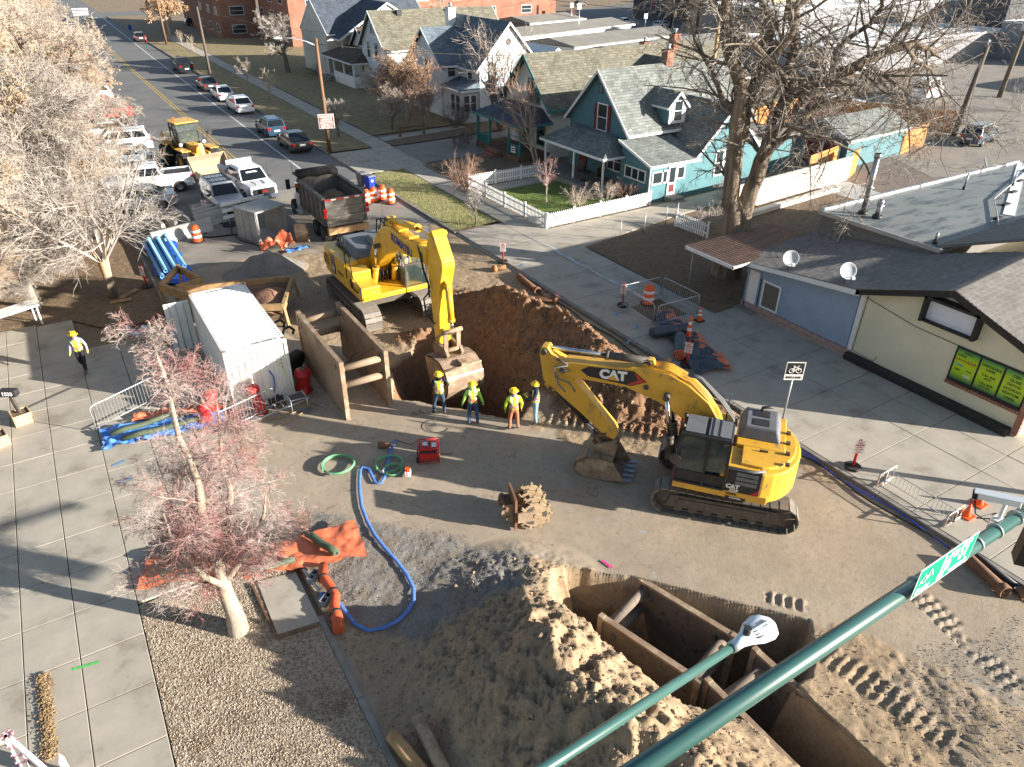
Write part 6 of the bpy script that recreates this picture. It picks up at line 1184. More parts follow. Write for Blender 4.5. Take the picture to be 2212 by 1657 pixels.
    for s_ in 'LR':
        w_,hh=Vector(D['wr'+s_]),Vector(D['ha'+s_]); d=(hh-w_).normalized(); o=d.orthogonal().normalized(); q=d.cross(o); k=MB(); side=Vector((1,0,0)) if abs(d.x)<.7 else Vector((0,0,1)); side=(side-d*side.dot(d)).normalized()
        for i in range(4): b0=hh+side*(-.027+.018*i); cl=q*.012*(1 if s_=='L' else -1); k.tube([b0,b0+d*.04+cl,b0+d*(.065+.008*(i in(1,2)))+cl*2.2],[.010,.0095,.007],5)
        b0=hh+side*.035-d*.02; k.tube([b0,b0+side*.025+d*.02,b0+side*.03+d*.045],[.011,.010,.008],5); k.build('gloved_fingers',gl,t)
    return t
zz=lambda p:tz(p.x,p.y)
def pv(u,v): p=at(u,v); p.z=max(zz(p),0); p.z=p.z if p.z<.4 else .0; return p
person('worker in black jacket and dark jeans raising a hand, leftmost at the pit edge',pv(951,895),62,dict(elR=(.02,-.36,1.22),wrR=(.08,-.2,1.5),haR=(.07,-.14,1.56),knL=(.05,.2,.5),anL=(-.04,.24,.1),toL=(.13,.28,.045),elL=(.02,.3,1.17),wrL=(.16,.26,.98),haL=(.22,.24,.93)),m_blk,m_jeand,gl=m_blk,hood=m_blk)
person('worker in lime hooded sweatshirt and blue jeans standing with both arms down',pv(1022,917),66,dict(elL=(-.02,.30,1.15),wrL=(.03,.36,.92),haL=(.06,.37,.84),elR=(-.02,-.30,1.15),wrR=(.03,-.36,.92),haR=(.06,-.37,.84)),mat('lime_sweatshirt',(.42,.75,.12),(.36,.65,.1),5,.8),m_jean,gl=mat('green_gloves',(.15,.45,.12),None,rough=.7),hood=mat('lime_hood',(.5,.8,.2),None,rough=.8))
w3=person('worker in bulky bright yellow jacket and rust orange trousers seen from behind',pv(1109,929),70,dict(shL=(0,.2,1.41),shR=(0,-.2,1.41),elL=(.0,.31,1.14),wrL=(.1,.3,.92),elR=(.0,-.31,1.14),wrR=(.1,-.3,.92)),m_vest,m_orp,vest='band'); w3.scale=(.97,)*3
person('worker in navy jacket and pale jeans with hands together facing the bucket',pv(1156,917),150,dict(elL=(.12,.26,1.2),wrL=(.32,.12,1.26),haL=(.39,.08,1.28),elR=(.12,-.26,1.2),wrR=(.32,-.12,1.24),haR=(.39,-.05,1.27),anL=(-.02,.1,.1),toL=(.16,.12,.045),anR=(-.1,-.12,.1),toR=(.07,-.14,.045)),m_navy,m_jeanl,hood=m_navy)
p_=at(188,808); p_.z=.13
person('worker walking across the left pavement in black trousers and open lime vest',p_,-112,dict(elL=(-.08,.27,1.17),wrL=(.03,.32,.95),haL=(.07,.33,.88),elR=(.03,-.27,1.17),wrR=(.16,-.27,.98),haR=(.21,-.27,.92),knL=(.12,.1,.52),anL=(.2,.1,.12),toL=(.38,.1,.06),knR=(.02,-.1,.5),anR=(-.22,-.1,.2),toR=(-.1,-.1,.07),face=(1,0,-.1)),m_plaid,m_blk)
# operator sits in the yellow excavator cab (world position computed from the machine)
person('machine operator in white and lime clothing seated inside the yellow excavator cab',(12.62,29.8,1.36),-90,dict(pel=(0,0,.52),spi=(-.03,0,.7),che=(-.03,0,.92),nek=(.0,0,1.07),hed=(.02,0,1.18),top=(.02,0,1.3),shL=(-.03,.18,.99),shR=(-.03,-.18,.99),elL=(.05,.26,.75),wrL=(.3,.28,.75),haL=(.37,.28,.76),elR=(.05,-.26,.75),wrR=(.3,-.28,.75),haR=(.37,-.28,.76),hiL=(.03,.1,.5),knL=(.45,.12,.52),anL=(.5,.12,.2),toL=(.62,.12,.16),hiR=(.03,-.1,.5),knR=(.45,-.12,.52),anR=(.5,-.12,.2),toR=(.62,-.12,.16)),m_plaid,m_jeand)
# ================= trees =================
m_bark=mat('grey_bark',(.20,.165,.13),(.11,.09,.07),4,.95,.02,12,stretch=(1,1,.25)); m_barkp=mat('pale_bark',(.42,.35,.27),(.25,.20,.16),4,.95,.02,12,stretch=(1,1,.3)); m_barkd=mat('furrowed_dark_bark',(.30,.235,.17),(.085,.065,.05),3,.95,.05,9,stretch=(1,1,.12))
m_twig=mat('pale_twigs',(.50,.42,.34),(.33,.27,.21),.8,.9); m_twigg=mat('grey_twigs',(.40,.36,.32),(.26,.23,.2),.8,.9); m_twigr=mat('red_twigs',(.30,.125,.115),(.36,.31,.28),.7,.85,lo=.4,hi=.58); m_twigd=mat('dark_twigs',(.12,.095,.075),(.2,.165,.13),.9,.9); m_twigo=mat('russet_twigs',(.36,.22,.15),(.25,.17,.13),.9,.9)
m_leaf=mat('dry_leaves',(.50,.32,.17),(.38,.24,.13),2,.8); m_leafg=mat('evergreen_leaves',(.045,.06,.025),(.07,.075,.035),2,.8)
def grow(seed,p,d,L_,r,lv,spec,out,rn):
    "spec[lv]=(nchild, length ratio, angle, steps, start, droop, wob)"
    nc,lr,an,st,s0,droop,wob=spec[min(lv,len(spec)-1)]
    pts=[p]; dirs=[d]; sl_=L_/st; rr=[r]
    for i in range(st):
        j=Vector((rn.gauss(0,1),rn.gauss(0,1),rn.gauss(0,1)))*wob; d=(d+j+Vector((0,0,droop))).normalized(); p=p+d*sl_; pts.append(p); dirs.append(d); rr.append(r*(1-(i+1)/st*(.62 if lv<len(spec)-1 else .75)))
    for i in range(st): out.append((lv,pts[i],pts[i+1],rr[i],rr[i+1]))
    if lv>=len(spec)-1: return
    for c in range(nc):
        f=s0+(1-s0)*(c+rn.random()*.7)/nc; i=min(st-1,int(f*st)); t=f*st-i; q=pts[i].lerp(pts[i+1],min(1,t)); dd=dirs[i+1]
        a=dd.orthogonal().normalized(); a.rotate(Matrix.Rotation(c*2.4+rn.random()*1.2,3,dd)); an_=an*(.7+.6*rn.random()); nd=(dd*math.cos(an_)+a*math.sin(an_)).normalized()
        if nd.z<-.55: nd.z=-.3; nd.normalize()
        rc=(rr[i]*(1-t)+rr[i+1]*t)*.62; grow(seed,q,nd,L_*lr*(1.15-.45*f)*(.75+.5*rn.random()),max(rc,spec_min[0]),lv+1,spec,out,rn)
spec_min=[.006]
def segmesh(name,segs,m,parent,n=3,smooth=False):
    if not segs: return None
    P_=np.array([tuple(s[1]) for s in segs]); Q_=np.array([tuple(s[2]) for s in segs]); r1=np.array([s[3] for s in segs]); r2=np.array([s[4] for s in segs]); D=Q_-P_; D/=np.linalg.norm(D,axis=1)[:,None]+1e-9
    up=np.where(np.abs(D[:,2:3])<.9,np.array([[0,0,1.]]),np.array([[1.,0,0]])); A=np.cross(D,up); A/=np.linalg.norm(A,axis=1)[:,None]; B=np.cross(A,D); V=[]
    Pe=P_-D*(r1*.35)[:,None]; Qe=Q_+D*(r2*.35)[:,None]
    for c,r in ((Pe,r1),(Qe,r2)):
        for j in range(n): t=2*PI*j/n; V.append(c+(A*math.cos(t)+B*math.sin(t))*r[:,None])
    V=np.stack(V,1); k=len(segs); base=np.arange(k)[:,None]*2*n
    F_=np.concatenate([base+np.array([[j,(j+1)%n,n+(j+1)%n,n+j]]) for j in range(n)]); return npmesh(name,V.reshape(-1,3),F_,m,parent,smooth=smooth)
def leafmesh(name,pts,m,parent,sz):
    V=[];F_=[]
    for i,p in enumerate(pts):
        a=Vector((random.gauss(0,1),random.gauss(0,1),random.gauss(0,1))).normalized(); b=a.orthogonal().normalized()*sz*random.uniform(.5,1.1); a*=sz*random.uniform(.4,.8)
        V+= [tuple(p-a),tuple(p+b*.6),tuple(p+a),tuple(p-b*.6)]; F_.append((4*i,4*i+1,4*i+2,4*i+3))
    return npmesh(name,np.array(V),np.array(F_),m,parent,smooth=False)
def tree(name,label,cat,loc,H,spec,seed,mt,mc,lean=(0,0),r=.2,minr=.008,leaves=0,lm=None,trunkf=1.,group=None,split=2,stems=1,tl=.5,lsz=.09):
    rn=random.Random(seed); out=[]; spec_min[0]=minr
    for s in range(stems):
        a=rn.random()*6.28; d=Vector((lean[0]+(.22*math.cos(a+s*2.1) if stems>1 else 0),lean[1]+(.22*math.sin(a+s*2.1) if stems>1 else 0),1)).normalized(); grow(seed,Vector((.1*s,0,-.05)),d,H*tl,r,0,spec,out,rn)
    t=thing(name,label,cat,loc,0,group); tk=[s for s in out if s[0]<split]; cr=[s for s in out if s[0]>=split]
    segmesh('trunk',tk,mt,t,8,True); c=segmesh('crown',cr,mc,t,3)
    if leaves:
        lp=[s[2]+Vector((rn.gauss(0,.08),rn.gauss(0,.08),rn.gauss(0,.08))) for s in cr if s[0]>=len(spec)-1]; cl=[Vector((rn.gauss(0,1),rn.gauss(0,1),0))*3+Vector((0,0,H*.5+rn.random()*H*.3)) for _ in range(14)]
        lp=[p for p in lp if min((p-c_).length for c_ in cl)<1.5] if leaves<1 else lp; rn.shuffle(lp); leafmesh('leaves',lp[:3500],lm or m_leaf,t,lsz)
    t['_n']=len(out); return t
#            nchild, lratio, angle, steps, start, droop, wobble
BIG=[(9,.62,.85,6,.35,.02,.05),(9,.55,.8,5,.15,.0,.12),(8,.55,.75,4,.1,-.01,.18),(7,.6,.7,3,.05,-.04,.25),(5,.6,.8,3,.05,-.10,.35),(0,.5,.7,3,0,-.12,.4)]
MED=[(9,.62,.75,5,.3,.02,.05),(8,.5,.7,4,.15,.02,.12),(7,.5,.65,3,.1,.0,.2),(4,.6,.7,3,.05,.0,.3),(0,.5,.7,2,0,.0,.3)]
SML=[(9,.6,.6,5,.25,.03,.05),(7,.5,.6,4,.15,.03,.14),(5,.55,.65,3,.1,.02,.22),(0,.5,.7,2,0,.0,.3)]
g='dense bare trees along the west side of the street'
A=tree('bare_tree','huge dense bare tree nearest the walking worker with rusty leaf clumps','tree',(-5.6,33.5,0),14,BIG,3,m_bark,m_twig,r=.3,minr=.0115,leaves=.4,group=g,split=3,tl=.55)
Bt=tree('bare_tree','dense bare tree behind the broken stump tree hiding the parked cars','tree',(-2.2,44.0,0),15.5,BIG,8,m_barkp,m_twigg,r=.32,minr=.012,leaves=.4,group=g,split=3,tl=.52)
for i,(x,y,s,rz,src,lab) in enumerate(((-12,39,1.0,80,0,'bare tree at the left edge above the concrete pavement'),(-8,51,1.05,200,1,'bare tree at the left edge beside the white pickup row'),(-.6,54,.95,130,0,'bare tree beside the white crew cab pickup and white suv'),(-1.2,65,.95,20,1,'bare tree beside the large white suv row'),(-6,66,1.05,300,0,'second row bare tree behind the white suv row'),(-2.0,79,.9,250,0,'bare tree beside the bright red pickup'),(-1.4,94,.95,170,1,'bare tree beside the red and black far cars'),(0.2,111,1.1,60,0,'bare tree further up the street before the crossing'),(0,131,1.1,310,1,'bare tree near the barricade at the top of the street'),(-7,88,1.2,100,1,'second row bare tree near the top left corner'),(.6,47.5,.55,15,0,'smaller bare tree leaning over the concrete barriers'),(-1,156,1.2,40,0,'bare tree by the far crossing'),(-8,115,1.3,10,0,'bare tree at the top left corner of the frame'),(-1,185,1.2,140,1,'last bare tree of the west row before the crossing'),(-5.2,36.6,.5,33,0,'low thicket of pale twigs at the left edge behind the walking worker'),(-3.0,38.6,.5,190,1,'low pale twiggy tree left of the broken stump tree'),(-7.6,35.6,.55,260,1,'low pale twiggy tree touching the left frame edge'))):
    dup((A,Bt)[src],(x+.4,y,0),rz,lab,g,(s*1.15,s*1.15,s*(1.15 if s>.56 or s<.5 or y>46 else .8)))
# broken stump tree
t=thing('broken_tree','small bare tree with a split pale trunk beside the traffic post','tree',(.65,38.03,.08)); k=MB(); k.cyl((0,0,0),(.02,0,1.1),.24,.2,n=12); k.build('stump_base',m_barkd,t); k=MB(); k.cyl((.02,0,1.1),(.02,0,1.9),.2,.26,n=12,caps=False)
for a in range(9): an=a*.7; k.bar((.02+.2*math.cos(an),.2*math.sin(an),1.8),(.02+.34*math.cos(an),.34*math.sin(an),2.3+.35*math.sin(a*5)),.13,.04,(math.cos(an),math.sin(an),.2))
k.build('split_wood',mat('fresh_split_wood',(.55,.40,.24),(.42,.28,.16),4,.8,.01,20),t)
rn=random.Random(5); out=[]; spec_min[0]=.012
for a in range(10): an=a*.63; grow(0,Vector((.15*math.cos(an),.15*math.sin(an),1.9)),Vector((math.cos(an)*.8,math.sin(an)*.8,1)).normalized(),5.2,.07,0,[(8,.5,.7,4,.15,.0,.12),(7,.5,.7,3,.1,.0,.22),(6,.55,.7,3,.05,.0,.3),(0,.5,.7,2,0,0,.3)],out,rn)
segmesh('crown',out,m_twigg,t,3); k=MB(); k.bar((.3,-.4,.03),(1.1,.2,.1),.25,.04); k.bar((-.2,-.7,.03),(.7,-.9,.08),.3,.03); k.build('wood_splinters',m_ochre,t)
# red tree
t=thing('red_twig_tree','bare tree with reddish drooping twigs in front of the shipping container','tree',(.75,14.2,.1)); rn=random.Random(21); out=[]; spec_min[0]=.0045
RS=[(9,.5,.8,4,.1,-.03,.16),(7,.55,.75,4,.1,-.05,.22),(5,.6,.7,3,.05,-.07,.28),(0,.5,.7,3,0,-.08,.3)]
lead=[([(0,0,-.1),(0,0,.9),(-.03,.03,1.9),(-.1,.1,3.2),(.02,.12,4.6),(-.1,.05,6.0),(-.02,.1,7.3),(-.05,.05,8.7)],[.27,.2,.17,.12,.09,.06,.035,.012],1.75),([(-.03,.03,1.8),(.45,.5,2.8),(.7,.75,3.8),(.75,1.0,4.9),(.9,1.1,6.0)],[.11,.09,.07,.045,.015],1.7),([(0,.03,1.7),(.55,-.25,2.5),(1.0,-.3,3.2),(1.3,-.2,4.0)],[.1,.08,.05,.015],1.4),([(0,0,1.6),(-.4,-.3,2.4),(-.7,-.35,3.4),(-.8,-.2,4.4)],[.09,.07,.045,.015],1.25),([(0,0,1.5),(-.1,.6,2.2),(-.3,1.1,3.0),(-.35,1.3,4.2)],[.09,.07,.045,.015],1.25)]
for pts,rs,BL in lead:
    for a_,b_,r1_,r2_ in zip(pts[:-1],pts[1:],rs[:-1],rs[1:]):
        a_=Vector(a_);b_=Vector(b_); m_=(a_+b_)/2+Vector((rn.gauss(0,.04),rn.gauss(0,.04),0)); out.append((0,a_,m_,r1_,(r1_+r2_)/2)); out.append((0,m_,b_,(r1_+r2_)/2,r2_))
        if b_.z>2.1:
            for _ in range(5 if b_.z>2.6 else 3):
                f=rn.random(); q=a_.lerp(b_,f); an=rn.random()*6.28; el=rn.uniform(.1,.8); f2=1-.55*min(1,max(0,(q.z-4)/5)); grow(0,q,Vector((math.cos(an),math.sin(an),el)).normalized(),BL*f2*rn.uniform(.6,1.1),max(.012,r2_*.35),1,[RS[0]]+RS,out,rn)
segmesh('trunk',[s for s in out if s[0]<1],m_barkp,t,10,True); segmesh('branches',[s for s in out if s[0]==1],m_twigr,t,4,True)['kind']='stuff'; segmesh('twigs',[s for s in out if s[0]>1],m_twigr,t,3)
# great cottonwood behind the canopy
bx,by=28.5,24.5; hdn=Vector((math.sin(hd),math.cos(hd),0))
def onpl(u,v,off=0.):
    r=_fw+_rt*((u-VW/2)/F)-_cu*((v-VH/2)/F); n=hdn; c=n.dot(Vector((bx,by,0)))+off; tt=c/n.dot(r); return Vector((0,0,CH))+r*tt
t=thing('great_tree','huge old bare tree with thick dark limbs behind the rusty canopy','tree',(bx,by,0)); org=Vector((bx,by,0)); out=[]; rn=random.Random(4); spec_min[0]=.011
limbs=[([(1566,604),(1576,545),(1584,487),(1577,430),(1584,360),(1590,300),(1600,215),(1585,140),(1566,80),(1572,-60)],[.85,.66,.52,.42,.4,.37,.33,.28,.24,.2],0),
([(1590,520),(1604,462),(1620,412),(1643,350),(1662,300),(1686,238),(1712,198),(1758,178),(1801,163),(1871,130),(1925,108),(1975,96),(2010,106),(2030,125)],[.5,.45,.4,.37,.34,.32,.30,.27,.25,.22,.19,.16,.1,.05],.4),
([(1590,320),(1606,270),(1622,205),(1640,150),(1662,70),(1650,10),(1640,-80)],[.32,.3,.27,.24,.2,.17,.12],1.2),
([(1645,345),(1690,300),(1735,255),(1780,225),(1830,205),(1890,200)],[.22,.18,.15,.12,.09,.05],-.8),
([(1712,200),(1705,140),(1720,80),(1700,20),(1720,-50)],[.24,.2,.17,.13,.1],.9),
([(1590,90),(1625,96),(1673,145),(1700,175)],[.2,.17,.14,.1],-1),([(1680,110),(1713,60),(1718,20),(1750,-10),(1790,-60)],[.22,.18,.16,.14,.1],0),
([(1793,185),(1806,107),(1830,85),(1880,52),(1905,15),(1908,-40)],[.15,.13,.12,.1,.09,.06],1.5),([(1606,260),(1560,215),(1535,150),(1500,90),(1480,20)],[.16,.12,.09,.06,.04],1),([(1640,290),(1700,270),(1790,300),(1850,330),(1880,380)],[.14,.11,.08,.05,.03],-1.5),
([(1868,135),(1930,180),(1960,240),(1965,330)],[.1,.07,.05,.03],-.5),([(1954,100),(2010,150),(2040,220),(2030,300)],[.1,.07,.05,.03],.5),([(1915,112),(1950,60),(2000,30),(2050,10)],[.1,.08,.06,.04],.5)]
TW=[(5,.5,.8,4,.15,.0,.15),(4,.55,.8,3,.1,-.06,.25),(3,.6,.8,3,.05,-.12,.3),(0,.5,.7,3,0,-.12,.3)]
for pts,rs,off in limbs:
    V3=[onpl(u,v,off*min(1,i/2)) for i,(u,v) in enumerate(pts)]; V3=[p-org for p in V3]
    # subdivide with wobble
    for i in range(len(V3)-1):
        a,b_=V3[i],V3[i+1]; m_=(a+b_)/2+Vector((rn.gauss(0,.06),rn.gauss(0,.06),rn.gauss(0,.06))); rm=(rs[i]+rs[i+1])/2; out.append((0,a,m_,rs[i],rm)); out.append((0,m_,b_,rm,rs[i+1]))
        if i>=3 or rs[i]<.25:
            for _ in range(3 if rs[i]<.3 else 2):
                f=rn.random(); q=a.lerp(b_,f); d=(b_-a).normalized(); o=d.orthogonal(); o.rotate(Matrix.Rotation(rn.random()*6.28,3,d)); nd=(d*.45+o.normalized()*.9+Vector((0,0,.15))).normalized(); grow(0,q,nd,2.6+1.6*rn.random(),max(.03,min(.08,rs[i]*.4)),1,[TW[0]]+TW,out,rn)
segmesh('trunk',[s for s in out if s[0]==0],m_barkd,t,10,True); segmesh('branches',[s for s in out if s[0]==1],m_twigd,t,5,True)['kind']='stuff'; segmesh('crown',[s for s in out if s[0]>1],m_twigd if 0 else mat('weathered_twigs',(.36,.32,.28),(.2,.17,.14),.9,.9),t,3)
# street and garden trees
tree('street_tree','wide pale bare tree on the lawn before the navy roofed house','tree',(29.86,104.9,0),11,MED,11,m_bark,m_twigg,r=.35,minr=.025,tl=.5)
ty=tree('young_tree','young bare tree on the verge beside the white sedan','tree',(21.9,84.9,.1),4.8,SML,31,m_barkp,m_twig,r=.07,minr=.012,group='young trees on the verge')
for x,y,s,rz,l in ((22.4,96.1,1.,50,'thin young bare tree beside the dark grey sedan'),(23.5,134,.75,90,'small young tree up the verge near the utility pole'),(23.6,143.4,.7,130,'reddish small young tree beside the tall leafy tree')): dup(ty,(x,y,.1),rz,l,'young trees on the verge',s)
tree('verge_tree','rounded bare tree right behind the historic district sign','tree',(22.3,65.35,.1),5.9,MED,41,m_bark,m_twigg,r=.13,minr=.013,tl=.42)
g='bare trees before the white house'
tree('garden_tree','tall bare tree with brown seed clusters before the white house','tree',(30.5,68.5,0),9.5,MED,51,m_barkp,m_twigo,r=.16,minr=.014,stems=3,group=g,leaves=.4,tl=.5)
tree('garden_tree','leaning bare tree left of the wooden rail before the white house','tree',(27.6,65.8,0),6,MED,52,m_bark,m_twig,r=.12,minr=.013,stems=2,lean=(-.1,0),group=g,tl=.45)
tree('garden_tree','bare tree with curved stems right of the wooden rail','tree',(30.8,65.3,0),6.6,SML,53,m_barkp,m_twigo,r=.11,minr=.014,stems=3,group=g)
tree('garden_tree','bare tree close to the gabled grey house','tree',(31.5,76,0),7.5,MED,54,m_bark,m_twig,r=.12,minr=.014,stems=2,group=g,tl=.45)
tree('lawn_tree','small bare tree on the sunny lawn strip by the kerb','tree',(21.1,38.1,.1),3.5,SML,61,m_bark,m_twigg,r=.06,minr=.01)
tree('yard_tree','upright bare tree with red twigs inside the picket fence','tree',(27.4,39.7,.1),4.9,SML,62,m_barkp,m_twigr,r=.06,minr=.009,tl=.45)
tree('tall_garden_tree','slender two stemmed tree with russet twigs before the cream house','tree',(31.4,46.8,0),9.2,SML,63,m_barkp,m_twigo,r=.10,minr=.011,stems=2,tl=.6)
tree('tall_garden_tree','thin bare tree between the cream and the white house','tree',(36,60.3,0),11,SML,64,m_bark,m_twig,r=.12,minr=.014,stems=3,tl=.6)
tree('brown_leaf_tree','tall tree still carrying brown leaves by the brick block','tree',(23.9,156.2,0),14,MED,71,m_barkp,m_twigo,r=.35,minr=.03,leaves=1,tl=.45,lsz=.22)
tree('street_tree','bare tree in front of the long brick apartments','tree',(62,122,0),11,MED,72,m_bark,m_twig,r=.3,minr=.03,tl=.5); 
bb=tree('lot_tree','small bare tree in the parking lot island','tree',(102,140,0),6,SML,73,m_bark,m_twigo,r=.12,minr=.03)
dup(bb,(60,112,0),40,'bare tree beside the green dumpster behind the gabled house'); dup(bb,(86,118,0),140,'bare shrubby tree near the small hipped garage',scale=.8)
# shrubs
sh_=[(5,.6,.5,3,0,.02,.1),(5,.6,.6,3,.1,.02,.2),(3,.6,.6,2,.1,0,.3),(0,.5,.7,2,0,.0,.3)]
def shrub(label,x,y,H,m,seed,st=7,z=.08,cat='shrub'):
    rn=random.Random(seed); out=[]; spec_min[0]=.007
    for s in range(st): a=s*2.4; grow(0,Vector((.12*math.cos(a),.12*math.sin(a),0)),Vector((.6*math.cos(a),.6*math.sin(a),1)).normalized(),H*.75,.022,0,sh_,out,rn)
    t=thing('shrub',label,cat,(x,y,z)); segmesh('twigs',out,m,t,3); return t
for l,x,y,H,m,s in (('dark bare shrub beside the sun porch of the white house',33,63.2,2.2,m_twigd,1),('low dark shrub row between drive and cream house',29.6,56.3,1.3,m_twigd,2),('low dark shrub next to the cream house steps',31,57.2,1.2,m_twigd,3),('round bare shrub at the corner of the sun porch',34,63.8,2.6,m_twigd,4),('bare shrub before the brown roofed porch',32,100.5,1.6,m_twigd,5),('pale bare shrub on the green yard by the picket fence',28.5,37.6,1.6,m_twig,6),('twisted bare shrub against the porch corner',30.9,37.6,1.5,m_twig,7),('small shrub right of the porch steps',32.3,37.4,1.5,m_twigo,8),('bare bush in front of the corner picket post',23.8,44.6,2.6,m_twigo,9),('orange tinted brush at the foot of the leaning pole',69.5,38.2,3.2,m_twigo,10),('wide grey bush at the right edge beyond the shop roof',88,40,4,m_twigg,11),('bare brush along the back lane right of the pole',78,41.5,3,m_twigg,12),('brush behind the cedar fence near the white crossover',64,46,3,m_twigg,13),('bush behind the teal shed',60,42,2.6,m_twigg,14),('brush pile beside the white block wall',38,33.4,1.8,m_twigg,15),('tangled twigs behind the short picket panel',33,30.3,1.6,m_twigg,16),('bare bush beyond the chimney near the grey garage',61,66,3.2,m_twigo,17),('tall brush between the rear cottage and the garages',58,72,4,m_twigg,18),('bare brush in the yard behind the teal house',52,49.5,2.8,m_twigg,19)):
    shrub(l,x,y,H,m,s,9 if H>2 else 7)
# dark evergreen hedge mass behind lots
# ================= site equipment =================
TX=(R(90),0,0)
def tilt_to(v): return Vector(v).to_track_quat('Z','Y').to_matrix().to_4x4()
# shipping container
m_cont=mat('container_white',(.74,.73,.69),(.66,.65,.61),1.2,.5,dirt=(.45,.40,.33),dsc=2.5,damt=.68)
t=thing('shipping_container','white corrugated shipping container standing behind the red twig tree','container',(3.2,24.45,.02))
cw_,cl_,chh=2.26,5.95,2.56
k=MB(); k.box(.04,cw_-.04,.06,cl_-.06,.15,chh-.06); k.build('inner_shell',m_cont,t)
k=MB(); n_=26
for i in range(n_): y=.25+i*(cl_-.5)/n_; k.xz([(0,0),(.0,0.001)],0,0) if 0 else k.hexa([(.06,y,chh-.06),(cw_-.06,y,chh-.06),(cw_-.06,y+.15,chh-.06),(.06,y+.15,chh-.06)],[(.06,y+.03,chh-.0),(cw_-.06,y+.03,chh-.0),(cw_-.06,y+.10,chh-.0),(.06,y+.10,chh-.0)])
k.build('roof_corrugation',m_cont,t); k=MB()
for sx in (0,1):
    for i in range(26): y=.2+i*(cl_-.4)/26; x=.04 if sx==0 else cw_-.04; d=-.03 if sx==0 else .03; k.hexa([(x,y,.2),(x,y+.15,.2),(x,y+.15,chh-.1),(x,y,chh-.1)],[(x+d,y+.04,.2),(x+d,y+.11,.2),(x+d,y+.11,chh-.1),(x+d,y+.04,chh-.1)])
k.build('side_corrugation',m_cont,t)['kind']='stuff'; k=MB()
for i in range(8): x=.16+i*(cw_-.3)/8; k.hexa([(x,.06,.2),(x+.17,.06,.2),(x+.17,.06,chh-.12),(x,.06,chh-.12)],[(x+.04,.02,.2),(x+.12,.02,.2),(x+.12,.02,chh-.12),(x+.04,.02,chh-.12)])
k.build('end_corrugation',m_cont,t); k=MB()
for x in (0,cw_-.1):
    for y in (0,cl_-.1): k.box(x,x+.1,y,y+.1,0,chh)
for y in (0,cl_-.12): k.box(.1,cw_-.1,y,y+.12,chh-.14,chh); k.box(.1,cw_-.1,y,y+.1,0,.15)
for x in (0,cw_-.08): k.box(x,x+.08,.1,cl_-.1,chh-.1,chh-.01); k.box(x,x+.08,.1,cl_-.1,0,.16)
k.build('container_frame',m_cont,t); k=MB()
for x in (-.01,cw_-.12):
    for y in (-.01,cl_-.14): k.box(x,x+.13,y,y+.15,chh-.005,chh+.015)
k.build('corner_casting',m_ochre,t)
k=MB(); k.box(.1,cw_-.1,.12,.3,chh-.05,chh-.008); k.box(.1,cw_-.1,cl_-.3,cl_-.12,chh-.05,chh-.008); k.build('roof_end_plate',m_cont,t)
text('CGIU 223207 8',.14,m_ink,t,(cw_-.75,.21,chh-.004),(0,0,0),'container_number',.01); text('CGIU 223207 8',.14,m_ink,t,(cw_/2,cl_-.21,chh-.004),(0,0,R(180)),'container_number',.01)
for i,c_ in enumerate('2078'): text(c_,.11,m_ink,t,(cw_-.3,.012,1.9-.16*i),TX,'container_number',.01)
k=MB(); k.box(-1.05,-.08,cl_-.12,cl_-.06,.18,2.35); dl=k.build('door_leaf',m_cont,t); k=MB(); [k.cyl((-x,cl_-.15,.2),(-x,cl_-.15,2.3),.018,n=7) for x in (.3,.6,.85)]; k.build('lock_rod',m_galv,dl)
k=MB(); k.tube([(1.45,-.03,1.45),(1.55,-.1,1.2),(1.55,-.08,.8),(1.5,-.05,.5)],.025,7); t_=k.build('blue_hose',mat('hose_blue',(.02,.10,.6),(.02,.08,.45),5,.5),None); tag(t_,'short length of blue hose hanging on the container end','hose'); t_.location=(3.2,24.45,.02)
k=MB(); k.tube([(1.85,0,1.7),(2.1,-.1,.9),(2.25,-.2,.3)],.012,5); t_=k.build('yellow_rope',mat('rope_yellow',(.7,.6,.05),None,rough=.7),None); tag(t_,'thin yellow rope hanging from the container end','rope'); t_.location=(3.2,24.45,.02)
# tyre, hooks, red pipes leaning on the container
t=thing('truck_tyre','large black tyre leaning by the right side of the white container','tyre',(6.0,26.2,.0),35); k=MB(); k.T=Matrix.Translation((0,0,.55))@Matrix.Rotation(R(20),4,'X'); k.lathe([(.28,-.14),(.5,-.16),(.56,-.1),(.56,.1),(.5,.16),(.28,.14),(.28,-.14)],(0,0,0),24,'y'); k.build('tyre',m_rubber,t); k=MB(); k.T=Matrix.Translation((0,0,.55))@Matrix.Rotation(R(20),4,'X'); k.lathe([(.01,-.05),(.2,-.05),(.28,-.1),(.28,.1)],(0,0,0),16,'y'); k.build('rim',m_dark,t)
for i,(x,y) in enumerate(((5.85,28.2),(6.0,27.4))):
    t=thing('black_hook','black curved steel hook frame beside the container, '+('farther' if i==0 else 'nearer')+' one','hook',(x,y,0)); k=MB(); k.tube([(0,0,0),(0,0,1.2),(.1,0,1.5),(.35,0,1.55),(.5,0,1.35),(.42,0,1.2)],.06,8); k.build('hook',m_black,t); k=MB(); k.box(-.15,.15,-.15,.15,0,.06); k.build('base',m_dark,t)
